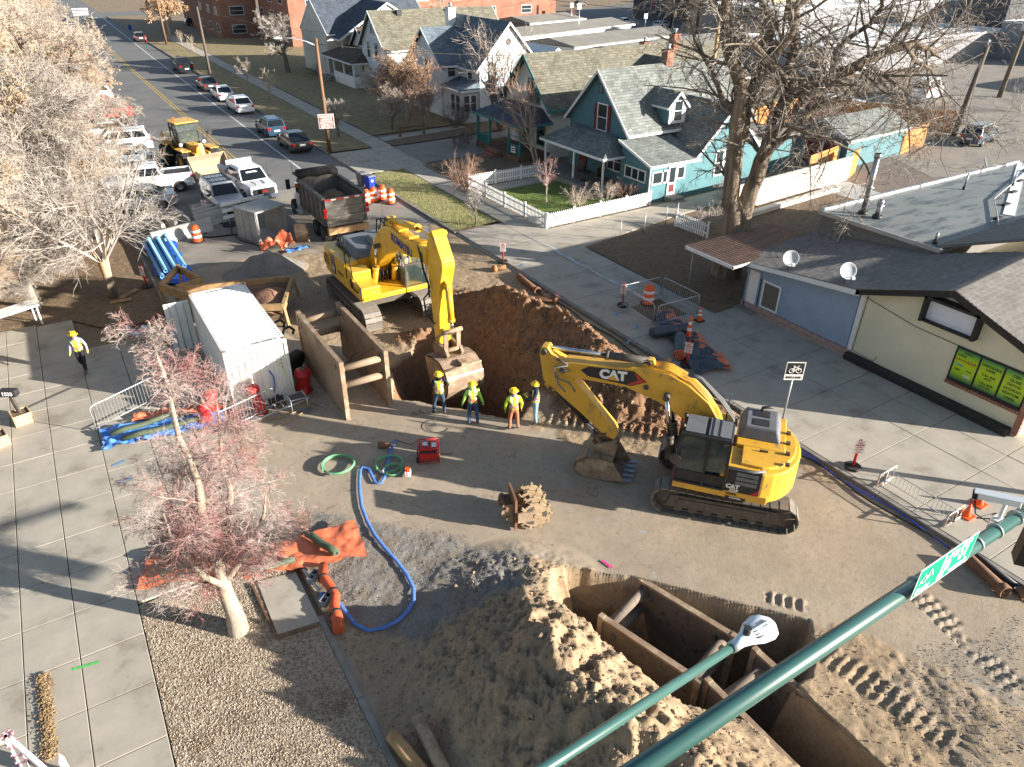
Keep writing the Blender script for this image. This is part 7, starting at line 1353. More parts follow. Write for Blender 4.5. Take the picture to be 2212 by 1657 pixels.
def bottle(label,x,y,h,r,lean=(0,0)):
    t=thing('red_pipe_section',label,'pipe',(x,y,0)); k=MB(); k.T=tilt_to((lean[0],lean[1],1)); k.lathe([(.01,0),(r*1.25,0),(r*1.25,.12),(r,.16),(r,h-.3),(r*1.2,h-.25),(r*1.2,h-.1),(r*.6,h),(.01,h)],(0,0,0),18); k.build('barrel',m_red,t); k=MB(); k.T=tilt_to((lean[0],lean[1],1)); k.cyl((0,0,h),(0,0,h+.05),r*.4); k.build('cap',m_rust2,t)
bottle('upright red hydrant body leaning at the right corner of the container',5.85,24.75,1.05,.27,(.05,-.12)); bottle('red hydrant body standing before the lit container end',4.05,24.1,1.25,.2,(-.15,0)); bottle('red hydrant body in the shade left of the container',2.5,24.8,1.1,.22); bottle('second red hydrant body left of the container',2.15,24.2,1.0,.2)
# ladders / racks
def ladder(label,A,B,w=.5,m=m_galv,n=9,name='ladder',cat='ladder'):
    t=thing(name,label,cat); A=Vector(A);B=Vector(B); d=(B-A).normalized(); s=d.cross(Vector((0,0,1))).normalized()*w/2
    for q in (-1,1): k=MB(); k.bar(A+s*q,B+s*q,.06,.04); k.build('stile',m,t)
    for i in range(n): p=A+(B-A)*((i+.5)/n); k=MB(); k.cyl(p-s,p+s,.018,n=6); k.build('rung',m,t)
ladder('aluminium ladder lying among tools in front of the container',(3.3,23.7,.12),(5.7,23.85,.35))
t=thing('tool_rack','small grey steel rack frame beside the black bag','rack',(5.0,23.9,0)); k=MB(); 
for x in (0,.6): k.cyl((x,0,0),(x,0,.55),.02,n=6); k.cyl((x,-.5,0),(x,-.5,.55),.02,n=6); k.cyl((x,-.5,.55),(x,0,.55),.02,n=6)
k.cyl((0,0,.55),(.6,0,.55),.02,n=6); k.cyl((0,-.5,.55),(.6,-.5,.55),.02,n=6); k.build('frame',m_galv,t); k=MB(); k.box(.05,.55,-.45,-.05,.53,.55); k.build('mesh_deck',m_dark,t)
def cloth(name,label,cat,pts,nx,ny,z,m,amp=.06,seed=1,fold=2.,edge=0,hem=None):
    "quad cloth spanning 4 ground points with folds"
    A,B,D,E=[Vector(p) for p in pts]; V=[];rn=np.random.default_rng(seed)
    u,v=np.meshgrid(np.linspace(0,1,nx),np.linspace(0,1,ny)); X=(A.x*(1-u)+B.x*u)*(1-v)+(E.x*(1-u)+D.x*u)*v; Y=(A.y*(1-u)+B.y*u)*(1-v)+(E.y*(1-u)+D.y*u)*v
    jx=(fbm(X,Y,1.1,4,seed)-.5)*.4; jy=(fbm(X,Y,1.1,4,seed+7)-.5)*.4; Z=z+amp*2*np.abs(fbm(X*1.0,Y*1.0,fold,4,seed+3)-.45)*1.6+amp*.7*np.abs(np.sin((X*.8+Y*1.3)*fold*3+6*fbm(X,Y,.8,3,seed+9)))
    X2=X+jx;Y2=Y+jy; I_=np.arange(nx*ny).reshape(ny,nx); Qd=np.stack([I_[:-1,:-1],I_[:-1,1:],I_[1:,1:],I_[1:,:-1]],-1).reshape(-1,4)
    o=npmesh(name,np.stack([X2,Y2,Z],-1).reshape(-1,3),Qd,m); return tag(o,label,cat)
m_tarpb=mat('blue_tarp',(.13,.32,.75),(.06,.2,.6),2.5,.35,.01,8,spec=.6,dirt=(.35,.45,.62),dsc=3,damt=.6); m_tarpo=mat('orange_tarp',(.75,.20,.09),(.60,.15,.07),2,.5,.01,8,spec=.5); m_bl=mat('dark_blanket',(.035,.05,.065),(.06,.08,.10),4,.5,.01,10,spec=.5); m_olive=mat('olive_roll',(.09,.12,.07),(.06,.08,.05),4,.6)
cloth('blue_tarp','crumpled pale blue tarp under the steel barrier on the left pavement','tarp',[(-1.35,24.2,0),(2.6,23.7,0),(3.0,24.6,0),(-1.1,25.6,0)],80,26,.16,m_tarpb,.13,3)
cloth('orange_tarp','small orange tarp behind the blue tarp near the container corner','tarp',[(-.2,25.55,0),(2.9,24.7,0),(2.9,25.3,0),(0,26.1,0)],50,14,.17,m_tarpo,.12,5)
cloth('orange_tarp','large orange tarp spread on the ground at the left of the kerb','tarp',[(-1.2,16.9,0),(1.3,16.1,0),(1.3,17.5,0),(-.7,18.1,0)],50,30,.16,m_tarpo,.06,8,1.2)
cloth('orange_tarp','large orange tarp with folds lying at the dirt edge right of the red tree','tarp',[(1.3,15.6,0),(4.4,14.9,0),(4.75,16.35,0),(1.4,16.9,0)],60,36,.2,m_tarpo,.09,9,1.1)
cloth('orange_tarp','orange tarp draped over a heap behind the white box culvert frame','tarp',[(8.5,39.9,0),(10.3,39.7,0),(10.2,41.0,0),(8.7,41.0,0)],40,30,.12,m_tarpo,.5,12,1.2); cloth('blue_tarp','scrap of blue tarp beside the draped orange heap','tarp',[(9.6,39.3,0),(11.0,39.5,0),(10.9,40,0),(9.7,39.9,0)],30,14,.06,m_tarpb,.12,13)
def roll(label,A,B,r,m,name='geotextile_roll'): t=thing(name,label,'roll'); k=MB(); k.tube([Vector(A)+(Vector(B)-Vector(A))*f+Vector((0,0,.03*math.sin(f*9))) for f in (0,.25,.5,.75,1)],r,12); k.build('roll',m,t); k=MB(); d=(Vector(B)-Vector(A)).normalized(); k.cyl(Vector(B)+d*.005,Vector(B)+d*.02,r*.35); k.build('core',m_black,t)
roll('olive roll lying on the left part of the blue tarp',(-.9,24.9,.34),(1.2,25.1,.34),.1,m_olive); roll('second olive roll lower on the blue tarp',(-.6,24.4,.34),(2.2,24.3,.34),.1,m_olive); roll('dark green roll lying across the right orange tarp',(3.3,16.4,.42),(3.75,15.2,.42),.11,m_olive); roll('green roll tucked under the left orange tarp fold',(-.6,17.0,.36),(.6,17.2,.36),.1,m_olive); roll('long olive roll beneath the lower edge of the orange tarp',(1.3,15.9,.34),(2.7,15.65,.34),.09,m_olive); roll('short olive roll on the upper left of the orange tarp',(-.5,17.7,.36),(.5,17.9,.36),.09,m_olive)
cloth('black_bag','crumpled black plastic bag before the container','bag',[(4.3,24.0,0),(5.0,24.0,0),(5.0,24.4,0),(4.3,24.4,0)],20,16,.05,m_rubber,.3,15,1.5)
cloth('white_bag','white and black plastic wrapped bundle on the mulch left of the container','bag',[(.5,32.2,0),(1.4,32.0,0),(1.5,32.9,0),(.6,33,0)],20,16,.15,m_trim,.45,16,1.2)
for i,(m,dy) in enumerate(((m_olive,0),(m_maroon,.25))): roll(['green pole bundle lying on the mulch bed','dark red pole bundle lying on the mulch bed'][i],(.7,33.4+dy,.18),(2.6,34.2+dy,.18),.08,m,'pole_bundle')
for i,(x,y,rz) in enumerate(((5.3,23.2,20),(5.9,23.6,-40),(5.1,23.4,5))):
    t=thing('shovel',['shovel lying with its grey blade toward the road','shovel with a tan handle beside the ladder','third shovel under the ladder end'][i],'shovel',(x,y,.05),rz); k=MB(); k.cyl((-1.1,0,0),(.1,0,0),.018,n=6); k.build('handle',m_ochre,t); k=MB(); k.hexa([(.1,-.1,-.02),(.38,-.08,-.02),(.38,.08,-.02),(.1,.1,-.02)],[(.1,-.1,.0),(.42,-.0,.01),(.42,.0,.01),(.1,.1,0)]); k.build('blade',m_steel,t)
# pipes under the blue tarp stack
cloth('blue_tarp','bright blue tarp beneath the pale blue pipes','tarp',[(2.9,37.9,0),(4.5,37.8,0),(4.6,44.9,0),(3.0,45,0)],26,70,.05,mat('bright_blue_tarp',(.01,.10,.62),(.01,.07,.45),3,.35,.01,8,spec=.6),.22,18,1.4)
m_pvc=mat('pale_blue_pvc',(.20,.42,.62),(.16,.36,.55),2,.4)
for i in range(6):
    x=3.1+i*.24; z=.3+.2*(i%2); k=MB(); k.lathe([(.085,0),(.085,5.6),(.1,5.6),(.1,5.75),(.085,5.75)] if 0 else [(.105,0),(.105,5.3),(.125,5.3),(.125,5.7),(.1,5.7),(.1,5.3),(.085,5.3),(.085,0),(.105,0)],(0,0,0),14,'y'); o=k.build('plastic_pipe',m_pvc); tag(o,'pale blue plastic pipe, number %s from the left in the stack on the blue tarp'%('one two three four five six'.split()[i]),'pipe','pale blue pipes on the blue tarp'); o.location=(x,38.9+.2*(i%3),z)
# trench shields
def shieldbox(label,x0,x1,y0,y1,z0,z1,sp,m1,rz=0,org=None,name='trench_shield',r=.13,top=True):
    t=thing(name,label,'trench shield',org or (0,0,0),rz,'steel trench shields'); 
    for s_,x in ((-1,x0),(1,x1)):
        k=MB(); k.box(x-.05,x+.05,y0,y1,z0,z1); pl=k.build('side_plate',m1,t); k=MB(); 
        k.box(x-.08,x+.08,y0-.03,y0+.12,z0-.05,z1+.03); k.box(x-.08,x+.08,y1-.12,y1+.03,z0-.05,z1+.03); k.box(x-.08,x+.08,y0+.12,y1-.12,z1-.07,z1+.01); k.box(x-.07,x+.07,y0+.12,y1-.12,z0,z0+.1); k.build('edge_beam',m_rust,pl)
        for yy in (y0+.5,y1-.5): k=MB(); k.box(x-.09,x+.09,yy-.04,yy+.04,z1-.5,z1-.28); k.build('lifting_lug',m_steel,pl)
    for (y,z) in sp:
        k=MB(); k.cyl((x0+.05,y,z),(x1-.05,y,z),r,n=14); k.cyl((x0+.05,y,z),(x0+.12,y,z),r*1.2,n=14); k.cyl((x1-.12,y,z),(x1-.05,y,z),r*1.2,n=14); k.build('spreader',m1,t)
    return t
m_plate=mat('mud_caked_plate',(.30,.22,.145),(.20,.145,.10),.9,.8,.006,14,dirt=(.13,.085,.055),dsc=1.6,damt=.58); m_plated=mat('dark_mud_plate',(.12,.095,.075),(.19,.15,.115),1.,.85,.006,14,dirt=(.06,.05,.045),dsc=2,damt=.55)
shieldbox('tall ochre trench shield standing between the container and the pit',6.62,8.3,21.95,26.8,.0,2.4,[(22.15,2.05),(22.15,1.35),(26.6,2.05),(26.6,1.35)],m_plate)
k=MB(); k.tube([(8.2,22.9,2.1),(7.4,23.9,1.2),(8.2,25,.9)],.012,5); o=k.build('chain_sling',m_dark); tag(o,'thin dark chain slung inside the tall ochre shield','chain')
rz_=math.degrees(math.atan2(-.80,2.83))*-1
shieldbox('steel trench shield sunk in the southern trench with two pairs of spreader pipes',0,1.78,-2.95,0,-2.6,-.06,[(-.25,-.32),(-.25,-.95),(-2.7,-.32),(-2.7,-.95)],m_plated,15.8,(8.97,9.92,0))
shieldbox('second sunken trench shield running out of the frame at the bottom right',0,1.65,-7,0,-2.6,-.02,[(-.45,-.3),(-6,-.3)],m_plated,1,(9.93,7.02,0))
# bedding box with dirt
zb_=1.0; t=thing('bedding_box','rusty ochre hopper frame full of brown dirt behind the container','hopper'); c_=[at(382,625,zb_),at(632,601,zb_),at(612,663,zb_),at(455,668,zb_)]; low=[Vector((p.x*.8+(5.9)*.2,p.y*.8+33.4*.2,.15)) for p in c_]
for i in range(4): k=MB(); k.bar(c_[i],c_[(i+1)%4],.16,.28); k.build('rim_beam',m_ochre,t); k=MB(); a,b_=c_[i],c_[(i+1)%4]; k.hexa([low[i],low[(i+1)%4],low[(i+1)%4]+Vector((0,0,.01)),low[i]+Vector((0,0,.01))],[a,b_,b_+Vector((0,0,.03)),a+Vector((0,0,.03))]); k.build('side_plate',m_plate,t)
for i in range(4): k=MB(); k.bar(c_[i],Vector((c_[i].x,c_[i].y,0))+(c_[i]-low[i])*.3-Vector((0,0,.2)),.12,.12); k.build('leg',m_ochre,t)
ctr=sum(c_,Vector())/4; gx,gy=np.meshgrid(np.linspace(0,1,30),np.linspace(0,1,18)); XX=(c_[0].x*(1-gx)+c_[1].x*gx)*(1-gy)+(c_[3].x*(1-gx)+c_[2].x*gx)*gy; YY=(c_[0].y*(1-gx)+c_[1].y*gx)*(1-gy)+(c_[3].y*(1-gx)+c_[2].y*gx)*gy
ZZ=.55+.6*np.exp(-((gx-.8)/.22)**2-((gy-.5)/.4)**2)+.35*(fbm(XX,YY,1.5,4,5)-.5); I2=np.arange(540).reshape(18,30); npmesh('dirt_load',np.stack([XX,YY,ZZ],-1).reshape(-1,3),np.stack([I2[:-1,:-1],I2[:-1,1:],I2[1:,1:],I2[1:,:-1]],-1).reshape(-1,4),mat('red_brown_dirt',(.30,.16,.10),(.2,.11,.07),2,.95,.05,12),t)
t=thing('shield_frame','ochre V shaped shoring frame with a round spreader beside the blue pipes','frame'); pA,pB,pC,pD=at(345,620,1.0),at(384,580,1.0),at(437,609,1.0),at(405,641,1.0)
k=MB(); k.cyl(pA,pB,.16,n=14); k.build('spreader',m_ochre,t)
for a,b_ in ((pB,pC),(pA,pD),(pC,c_[0]),(pD,c_[3])): k=MB(); k.bar(a,b_,.14,.42); k.build('beam',m_ochre,t)
for a in (pA,pB): k=MB(); k.bar(a,(a.x,a.y,0),.12,.12); k.build('leg',m_ochre,t)
# aluminium box frame
t=thing('box_frame','pale aluminium shoring box standing open by the grey narrow bucket','box frame',(8.85,41.9,0),24); mal=mat('dull_aluminium',(.40,.39,.36),(.30,.29,.27),2,.6,.003,20,metal=.2,dirt=(.22,.19,.15),dsc=3,damt=.6)
for a in ((0,.12,0,1.9,.0,1.75),(2.0,2.12,0,1.9,0,1.75),(.12,2.0,0,1.9,0,.1),(-.05,2.17,-.05,1.95,1.75,1.87)): k=MB(); k.box(*a); k.build('panel',mal,t,bevel=.02,seg=1)
k=MB(); [k.box(-.03,-.0,y,y+.06,0,1.75) for y in (0,.6,1.2,1.84)]; [k.box(x,x+.08,-.05,.0,0,1.75) for x in (.02,2.02)]; k.build('rib',mal,t)
t=thing('narrow_bucket','narrow rusty excavator bucket standing beside the aluminium box','bucket',(11.15,40.9,0),60); k=MB(); 
P_=[(-.5,1.25),(-.55,.8),(-.4,.3),(-.1,.05),(.45,.0)]
for i in range(4): k.hexa([(P_[i][0],-.3,P_[i][1]),(P_[i+1][0],-.3,P_[i+1][1]),(P_[i+1][0],.3,P_[i+1][1]),(P_[i][0],.3,P_[i][1])],[(P_[i][0]+.04,-.3,P_[i][1]+.02),(P_[i+1][0]+.04,-.3,P_[i+1][1]+.04),(P_[i+1][0]+.04,.3,P_[i+1][1]+.04),(P_[i][0]+.04,.3,P_[i][1]+.02)])
k.build('shell',m_rust,t); k=MB(); [k.prism([(x,y,z) for x,z in P_+[(.1,.75)]],(0,.03,0)) for y in (-.33,.3)]; k.build('side_wall',m_rust,t); k=MB(); k.cyl((-.4,-.35,1.2),(-.4,.35,1.2),.05); k.build('pin',m_chrome,t)
for i in range(4): k=MB(); k.box(.45,.65,-.3+i*.17,-.2+i*.17,0,.05); k.build('tooth',m_rust,t)
# jersey barriers
m_jer=mat('barrier_concrete',(.46,.44,.40),(.36,.34,.31),1.5,.9,.01,20,dirt=(.25,.23,.2),dsc=2,damt=.62)
def jersey(label,x,y,rz,L_=3.0,tag_=None):
    t=thing('concrete_barrier',label,'barrier',(x,y,0),rz,'stored concrete barriers'); k=MB(); k.yz([(-.3,0),(.3,0),(.3,.08),(.17,.33),(.09,.81),(-.09,.81),(-.17,.33),(-.3,.08)],0,L_); k.build('barrier_body',m_jer,t,bevel=.015,seg=1); k=MB(); k.box(.5,.75,-.31,.31,0,.07); k.box(L_-.75,L_-.5,-.31,.31,0,.07); k.build('drain_slot',m_black,t)
    if tag_: [text(s,.24,m_trim,t,(x_,-.2-.02*i,.5-.28*i),(R(76),0,0),'chalk_lettering',.02) for i,(s,x_) in enumerate(tag_)]
jersey('long concrete barrier in front with chalk words End of',3.5,44.7,18,3.7,[('24.5',2.6),('End of',2.7)])
for i in range(3): jersey(['first','second','third'][i]+' upright concrete barrier from the left seen end on behind the front one',4.4+i*.75,46.0+i*.15,98,3.0)
for i in range(4): jersey('grey concrete barrier, '+['nearest','second','third','farthest'][i]+' of four lying toward the old suv',6.2+.1*i,46.5+i*.75,20,2.2)
# barricade with boards
t=thing('board_barricade','barricade of three white boards on a round rubber base before the old suv','barricade',(8.2,46.2,0)); k=MB(); k.cyl((0,0,0),(0,0,.09),.48,n=20); k.build('base',m_rubber,t); 
rt2=Vector((_rt.x,_rt.y,0)).normalized(); yb_=at(2085*.26844,(404.85+240*.26844)) 
for x in (0.0,1.85): k=MB(); k.bar((x*.98,x*.18+0,.05),(x*.98-.15,x*.18,1.55),.06,.06); k.build('upright',m_galv,t)
for i,z in enumerate((.55,.95,1.35)): k=MB(); k.bar((-.35,-.1,z),(2.4,.42,z+.02),.03,.22,(0,0,1)); k.build('board',m_white,t)
k=MB(); k.bar((.5,.1,1.15),(1.75,.35,1.15),.02,.24); sg=k.build('grey_plate',m_galv,t); text('RTE RTE',.24,m_black,t,(1.1,.19,1.15),(R(90),0,R(11)),'plate_lettering',.03); k=MB(); k.bar((1.62,.27,1.17),(1.7,.28,1.17),.02,.26); k.build('orange_mark',m_orange,t)
# drums, cones, posts
def drum(label,x,y,z=0.,rz=0):
    t=thing('traffic_drum',label,'traffic drum',(x,y,z),rz,'orange and white traffic drums'); k=MB(); k.cyl((0,0,0),(0,0,.07),.38,n=20); k.build('rubber_base',m_rubber,t)
    k=MB(); k.lathe([(.29,.05),(.285,.25),(.27,.26),(.265,.45),(.255,.46),(.25,.66),(.24,.67),(.235,.86),(.2,.9),(.15,.92),(.15,.98),(.001,.99)],(0,0,0),22); k.build('barrel',m_orange,t); k=MB(); k.lathe([(.284,.27),(.279,.42)],(0,0,0),22); k.lathe([(.266,.6),(.259,.74)],(0,0,0),22) ; k.build('reflective_band',m_refl,t)
drum('orange drum alone on the concrete left of the hose',5.85,44.2); drum('leftmost orange drum behind the dump truck tailgate',17.05,45.9); drum('orange drum beside the blue bin, second of the four',17.65,46.1); drum('rear orange drum of the four by the lawn kerb',18.35,46.2); drum('nearest right drum of the four by the lawn kerb',18.5,45.15); drum('orange drum inside the steel fence pen on the right sidewalk',22.55,23.75,.12); drum('orange drum hidden behind the pale aluminium box',10.6,45.6)
def cone(label,x,y,z=0,h=.7,m=m_orange,bands=True,tall=False):
    t=thing('traffic_cone',label,'traffic cone',(x,y,z)); k=MB(); 
    if tall: k.lathe([(.01,0),(.33,0),(.33,.07),(.15,.09)],(0,0,0),8)
    else: k.box(-.19,.19,-.19,.19,0,.04)
    k.build('base',m_rubber if (tall or bands) else m,t); r0=.13; k=MB(); k.lathe([(r0,.04),(.025 if not tall else .05,h),(.001,h+.01)],(0,0,0),16); k.build('cone_body',m,t)
    if bands: k=MB(); f=lambda z_:r0+(.028-r0 if not tall else .052-r0)*(z_-.04)/(h-.04)+.003; k.lathe([(f(h*.42),h*.42),(f(h*.55),h*.55)],(0,0,0),16); k.lathe([(f(h*.68),h*.68),(f(h*.8),h*.8)],(0,0,0),16); k.build('reflective_band',m_refl,t)
cone('orange cone at the right corner of the steel fence pen',23.35,21.1,.12); cone('tall slim orange channelizer beside the rolled blankets',21.55,19.95,.12,1.15,tall=True); cone('small orange cone beside the fallen barrier near the signal arm',20.75,7.0,.12,.45,bands=False); cone('orange cone partly hidden behind the white camera',21.6,7.1,.12,.45,bands=False); cone('orange cone beside the barricade at the top of the street',15.7,207,0,1.0); cone('orange cone left of the far barricade',12.4,207,0,1.0); cone('orange and white cone between blue tarp and container',2.3,25.0,.15,.8)
def delin(label,x,y,z,sign=True,h=1.05,face=-122,words=True):
    t=thing('delineator_post',label,'delineator post',(x,y,z),face+90); k=MB(); k.cyl((0,0,0),(0,0,.09),.27,n=8); k.build('rubber_base',m_rubber,t); k=MB(); k.cyl((0,0,.09),(0,0,h),.045,n=12); k.tube([(-.04,0,h),(-.03,0,h+.09),(.03,0,h+.09),(.04,0,h)],.02,6); k.build('tube',mat('post_red',(.8,.04,.02),(.7,.03,.02),5,.4) if 'post_red' not in bpy.data.materials else bpy.data.materials['post_red'],t)
    if sign:
        k=MB(); k.box(-.16,.16,-.06,-.05,h-.42,h+.06); k.build('sign_plate',m_white,t)
        for i,(s,sz) in enumerate((('NO',.1),('PARKING',.075),('ANY TIME',.045),('TOW AWAY',.045),('ZONE',.045))): text(s,sz,m_inkr,t,(0,-.064,h-.02-.085*i),TX,'sign_lettering',.02)
        k=MB(); k.box(-.15,.15,-.0615,-.0605,h-.41,h-.405); k.box(-.15,.15,-.0615,-.0605,h+.045,h+.05); k.build('sign_border',m_inkr,t)
    else: k=MB(); k.cyl((0,0,h-.3),(0,0,h-.2),.048); k.cyl((0,0,h-.5),(0,0,h-.4),.048); k.build('reflective_band',m_refl,t)
delin('red post with a no parking plate on the sunny right sidewalk',19.85,10.35,.12); delin('red post with white plate at the curved sidewalk corner',at(1086,570).x,at(1086,570).y,.1); delin('red post with plate at the left corner of the steel fence pen',21.35,24.2,.12,face=-160); delin('red post with plate among the dark blankets',19.9,18.3,.12,face=-150); delin('red post with tilted white plate by the blue pipes',2.25,38.45,.1,face=-150); delin('red post with white plate behind the stacked barriers',7.3,48.6,0,face=-110); delin('low red post beside the driveway of the far street',19.0,150,.1,False)
# crowd barriers
def crowd(label,A,B,h=1.05,flat=False,z=.12):
    A=Vector((*A,z));B=Vector((*B,z)); d=B-A; L_=d.length; t=thing('crowd_barrier',label,'barrier',A,math.degrees(math.atan2(d.y,d.x)),'steel crowd barriers'); k=MB(); r_=.12
    k.tube([(.0,0,.12),(.0,0,h-r_),(.04,0,h-.04),(r_,0,h),(L_-r_,0,h),(L_-.04,0,h-.04),(L_,0,h-r_),(L_,0,.12)],.021,8); k.cyl((0,0,.18),(L_,0,.18),.018,n=7); k.build('frame',m_galv,t); me=None
    for i in range(1,int(L_/.125)):
        if me is None: k=MB(); k.cyl((0,0,.18),(0,0,h),.008,n=5,caps=False); o=k.build('bar',m_galv,t); me=o.data
        else: o=bpy.data.objects.new('bar',me); link(o,t)
        o.location=(i*.125,0,0)
    for x in (.1,L_-.1): k=MB(); k.tube([(x,-.3,.01),(x,-.2,.1),(x,.2,.1),(x,.3,.01)],.018,6); k.cyl((x,0,.1),(x,0,.2),.018,n=6); k.build('foot',m_galv,t)
    return t
crowd('steel barrier on the street side of the sidewalk pen',(21.3,24.2),(21.15,21.8)); crowd('steel barrier at the far end of the sidewalk pen',(21.35,24.25),(23.6,24.1)); crowd('steel barrier on the wall side of the sidewalk pen',(23.65,24.0),(23.7,21.6)); crowd('steel barrier at the near end of the sidewalk pen',(21.2,21.65),(23.6,21.55))
crowd('galvanised barrier casting a long comb shadow on the left pavement',(-1.3,25.65),(.95,26.75)); crowd('galvanised barrier behind the first, nearer the container',(.6,27.1),(2.5,26.2)); crowd('galvanised barrier in front of the red hydrant pieces',(2.4,23.3),(4.6,24.0),.95,z=.02)
cb=crowd('rusty footed barrier lying on its long side by the kerb',(19.62,9.35),(19.62,7.0),1.0)
for fx_ in (0.05,2.3):
    k=MB(); k.tube([(fx_,.0,.05),(fx_,.85,.05),(fx_,.85,.5),(fx_,.0,.5),(fx_,.0,.05)],.03,8); k.cyl((fx_,.42,.05),(fx_,.42,.55),.03,n=8); k.build('end_frame',mat('scuffed_pipe',(.5,.5,.48),(.42,.2,.08),7,.5,lo=.5,hi=.6) if 'scuffed_pipe' not in bpy.data.materials else bpy.data.materials['scuffed_pipe'],cb)
# make it low: reshape as bike rack like frame
for ch in _ch[cb.name]:
    if ch.name.startswith(('frame','bar','foot')): ch.scale=(1,1,.52); ch.location.y+=.42
# sidewalk pit pen contents
sheet('dug_out_patch',[(21.45,22.0),(23.4,21.9),(23.4,23.9),(21.6,23.9)],.128,m_mulch)
cloth('black_blanket','dark geotextile sheet spread from the pen toward the kerb','blanket',[(19.5,17.4,0),(21.2,17.2,0),(22.6,22.4,0),(21.8,22.6,0)],40,70,.17,m_bl,.16,31,1.2); cloth('orange_edge_sheet','orange edging of the dark sheet beside the tall channelizer','blanket',[(20.9,17.0,0),(21.25,16.9,0),(22.9,22.6,0),(22.3,22.8,0)],10,60,.2,m_tarpo,.10,33,2)
def blanketroll(label,A,B,r):
    t=thing('blanket_roll',label,'blanket roll'); A=Vector(A);B=Vector(B); d=(B-A).normalized(); k=MB(); k.tube([A+(B-A)*f for f in (0,.06,.3,.6,.94,1)],[r*.8,r,r*1.03,r*.97,r,r*.92],16); k.build('roll',m_bl,t); s=d.cross(Vector((0,0,1))).normalized(); k=MB(); k.tube([B+d*.02+(s*math.cos(a*.5)+Vector((0,0,1))*math.sin(a*.5))*(r*.95-r*.022*a) for a in range(0,40)],.028,5); k.build('orange_spiral_edge',m_tarpo,t)
blanketroll('dark insulating blanket roll lying across the sidewalk',(20.2,20.9,.42),(21.9,20.4,.42),.25); blanketroll('dark blanket roll showing an orange spiral end',(21.1,20.0,.42),(19.9,18.75,.42),.27)
t=thing('pipe_collar','short rusty pipe collar beside the tall channelizer','pipe',(21.2,19.4,.13)); k=MB(); k.lathe([(.14,0),(.14,.3),(.11,.3),(.11,0),(.14,0)],(0,0,0),16); k.build('ring',m_rust2,t); k=MB(); k.lathe([(.16,.0),(.16,.06),(.14,.06)],(0,0,0),16); k.build('flange',m_rust,t)
# clay and iron pipes along the kerb
def pipe(label,A,B,r,m=m_rust2,bell=True,cat='pipe',name='old_pipe'):
    t=thing(name,label,cat); A=Vector(A);B=Vector(B); M_=Matrix.Translation(A)@tilt_to(B-A); L_=(B-A).length; k=MB(); k.T=M_; k.lathe([(r,0),(r,L_),(r*.8,L_),(r*.8,0),(r,0)],(0,0,0),16); k.build('barrel',m,t)
    if bell: k=MB(); k.T=M_; k.lathe([(r,L_-.2),(r*1.3,L_-.15),(r*1.3,L_+.02),(r*1.05,L_+.02),(r*1.05,L_-.1)],(0,0,0),16); k.build('bell',m,t)
m_clay=mat('orange_clay',(.42,.22,.10),(.3,.16,.08),4,.8)
pipe('short orange clay pipe at the sidewalk corner end of the mound',(19.0,31.2,.18),(18.3,31.3,.18),.14,m_clay); pipe('dark iron pipe lying by the kerb behind the mound',(18.9,29.7,.2),(18.7,27.6,.2),.16); pipe('broken dark pipe section near the long kerb',(18.2,27.0,.2),(18.9,26.2,.2),.16); pipe('rusty pipe stub beside the black blankets at the kerb',(18.6,18.6,.25),(19.3,18.75,.3),.13,m_ochre)
pipe('rusty pipe below the mound at the kerb in the frame bottom',(2.86,9.45,.3),(3.25,7.6,.1),.15,m_ochre,False); pipe('grey concrete coated pipe beside the rusty one at the bottom',(3.5,9.5,.35),(3.45,7.4,.15),.15,m_rust,False)
pA=at(1720,0) ; q1,q2=at(2085,1215),at(2165,1290); pipe('black capped iron pipe under the street sign at the right kerb',(q1.x,q1.y,.2),(q2.x,q2.y,.2),.15,m_rust2); q1,q2=at(2080,1190),at(2190,1275); pipe('long black plastic pipe running beside the right kerb',(q1.x,q1.y,.15),(q2.x,q2.y,.15),.09,m_black,False); q1=at(2195,1290); pipe('rusty elbow stub at the lower right kerb',(q1.x,q1.y,.1),(q1.x+.3,q1.y-.2,.3),.17,m_rust2,True)
# cables along right kerb
for i,(m,off,lab) in enumerate(((mat('blue_cable',(.03,.08,.55),None,rough=.5),.12,'blue cable snaking along the right kerb gutter'),(m_black,.25,'black cable running along the right kerb gutter'))):
    k=MB(); k.tube([(19.25-off+.1*math.sin(y*1.7+i*2)+(.0 if y<12 else -.1),y,.06+max(0,tz(19.1-off,y))) for y in [3+.6*j for j in range(44 if i else 18)]],.02 if i==0 else .03,6); o=k.build('cable',m); tag(o,lab,'cable')
k=MB(); k.tube([(5.2+i*.25 if i<20 else 10.2,45.3-.12*i+.15*math.sin(i*.8) if i<8 else 44.34-.05*(i-8),.05) for i in range(20)],.04,7); o=k.build('black_hose',m_hose); tag(o,'black air hose crossing the concrete to the barricade base','hose')
k=MB(); k.tube([(8.2,46.1,.05),(7.9,44.5,.05),(8.0,43,.05),(8.6,41.8,.05),(8.9,40.9,.05)],.04,7); o=k.build('black_hose',m_hose); tag(o,'black hose curving from the barricade to the orange draped heap','hose')
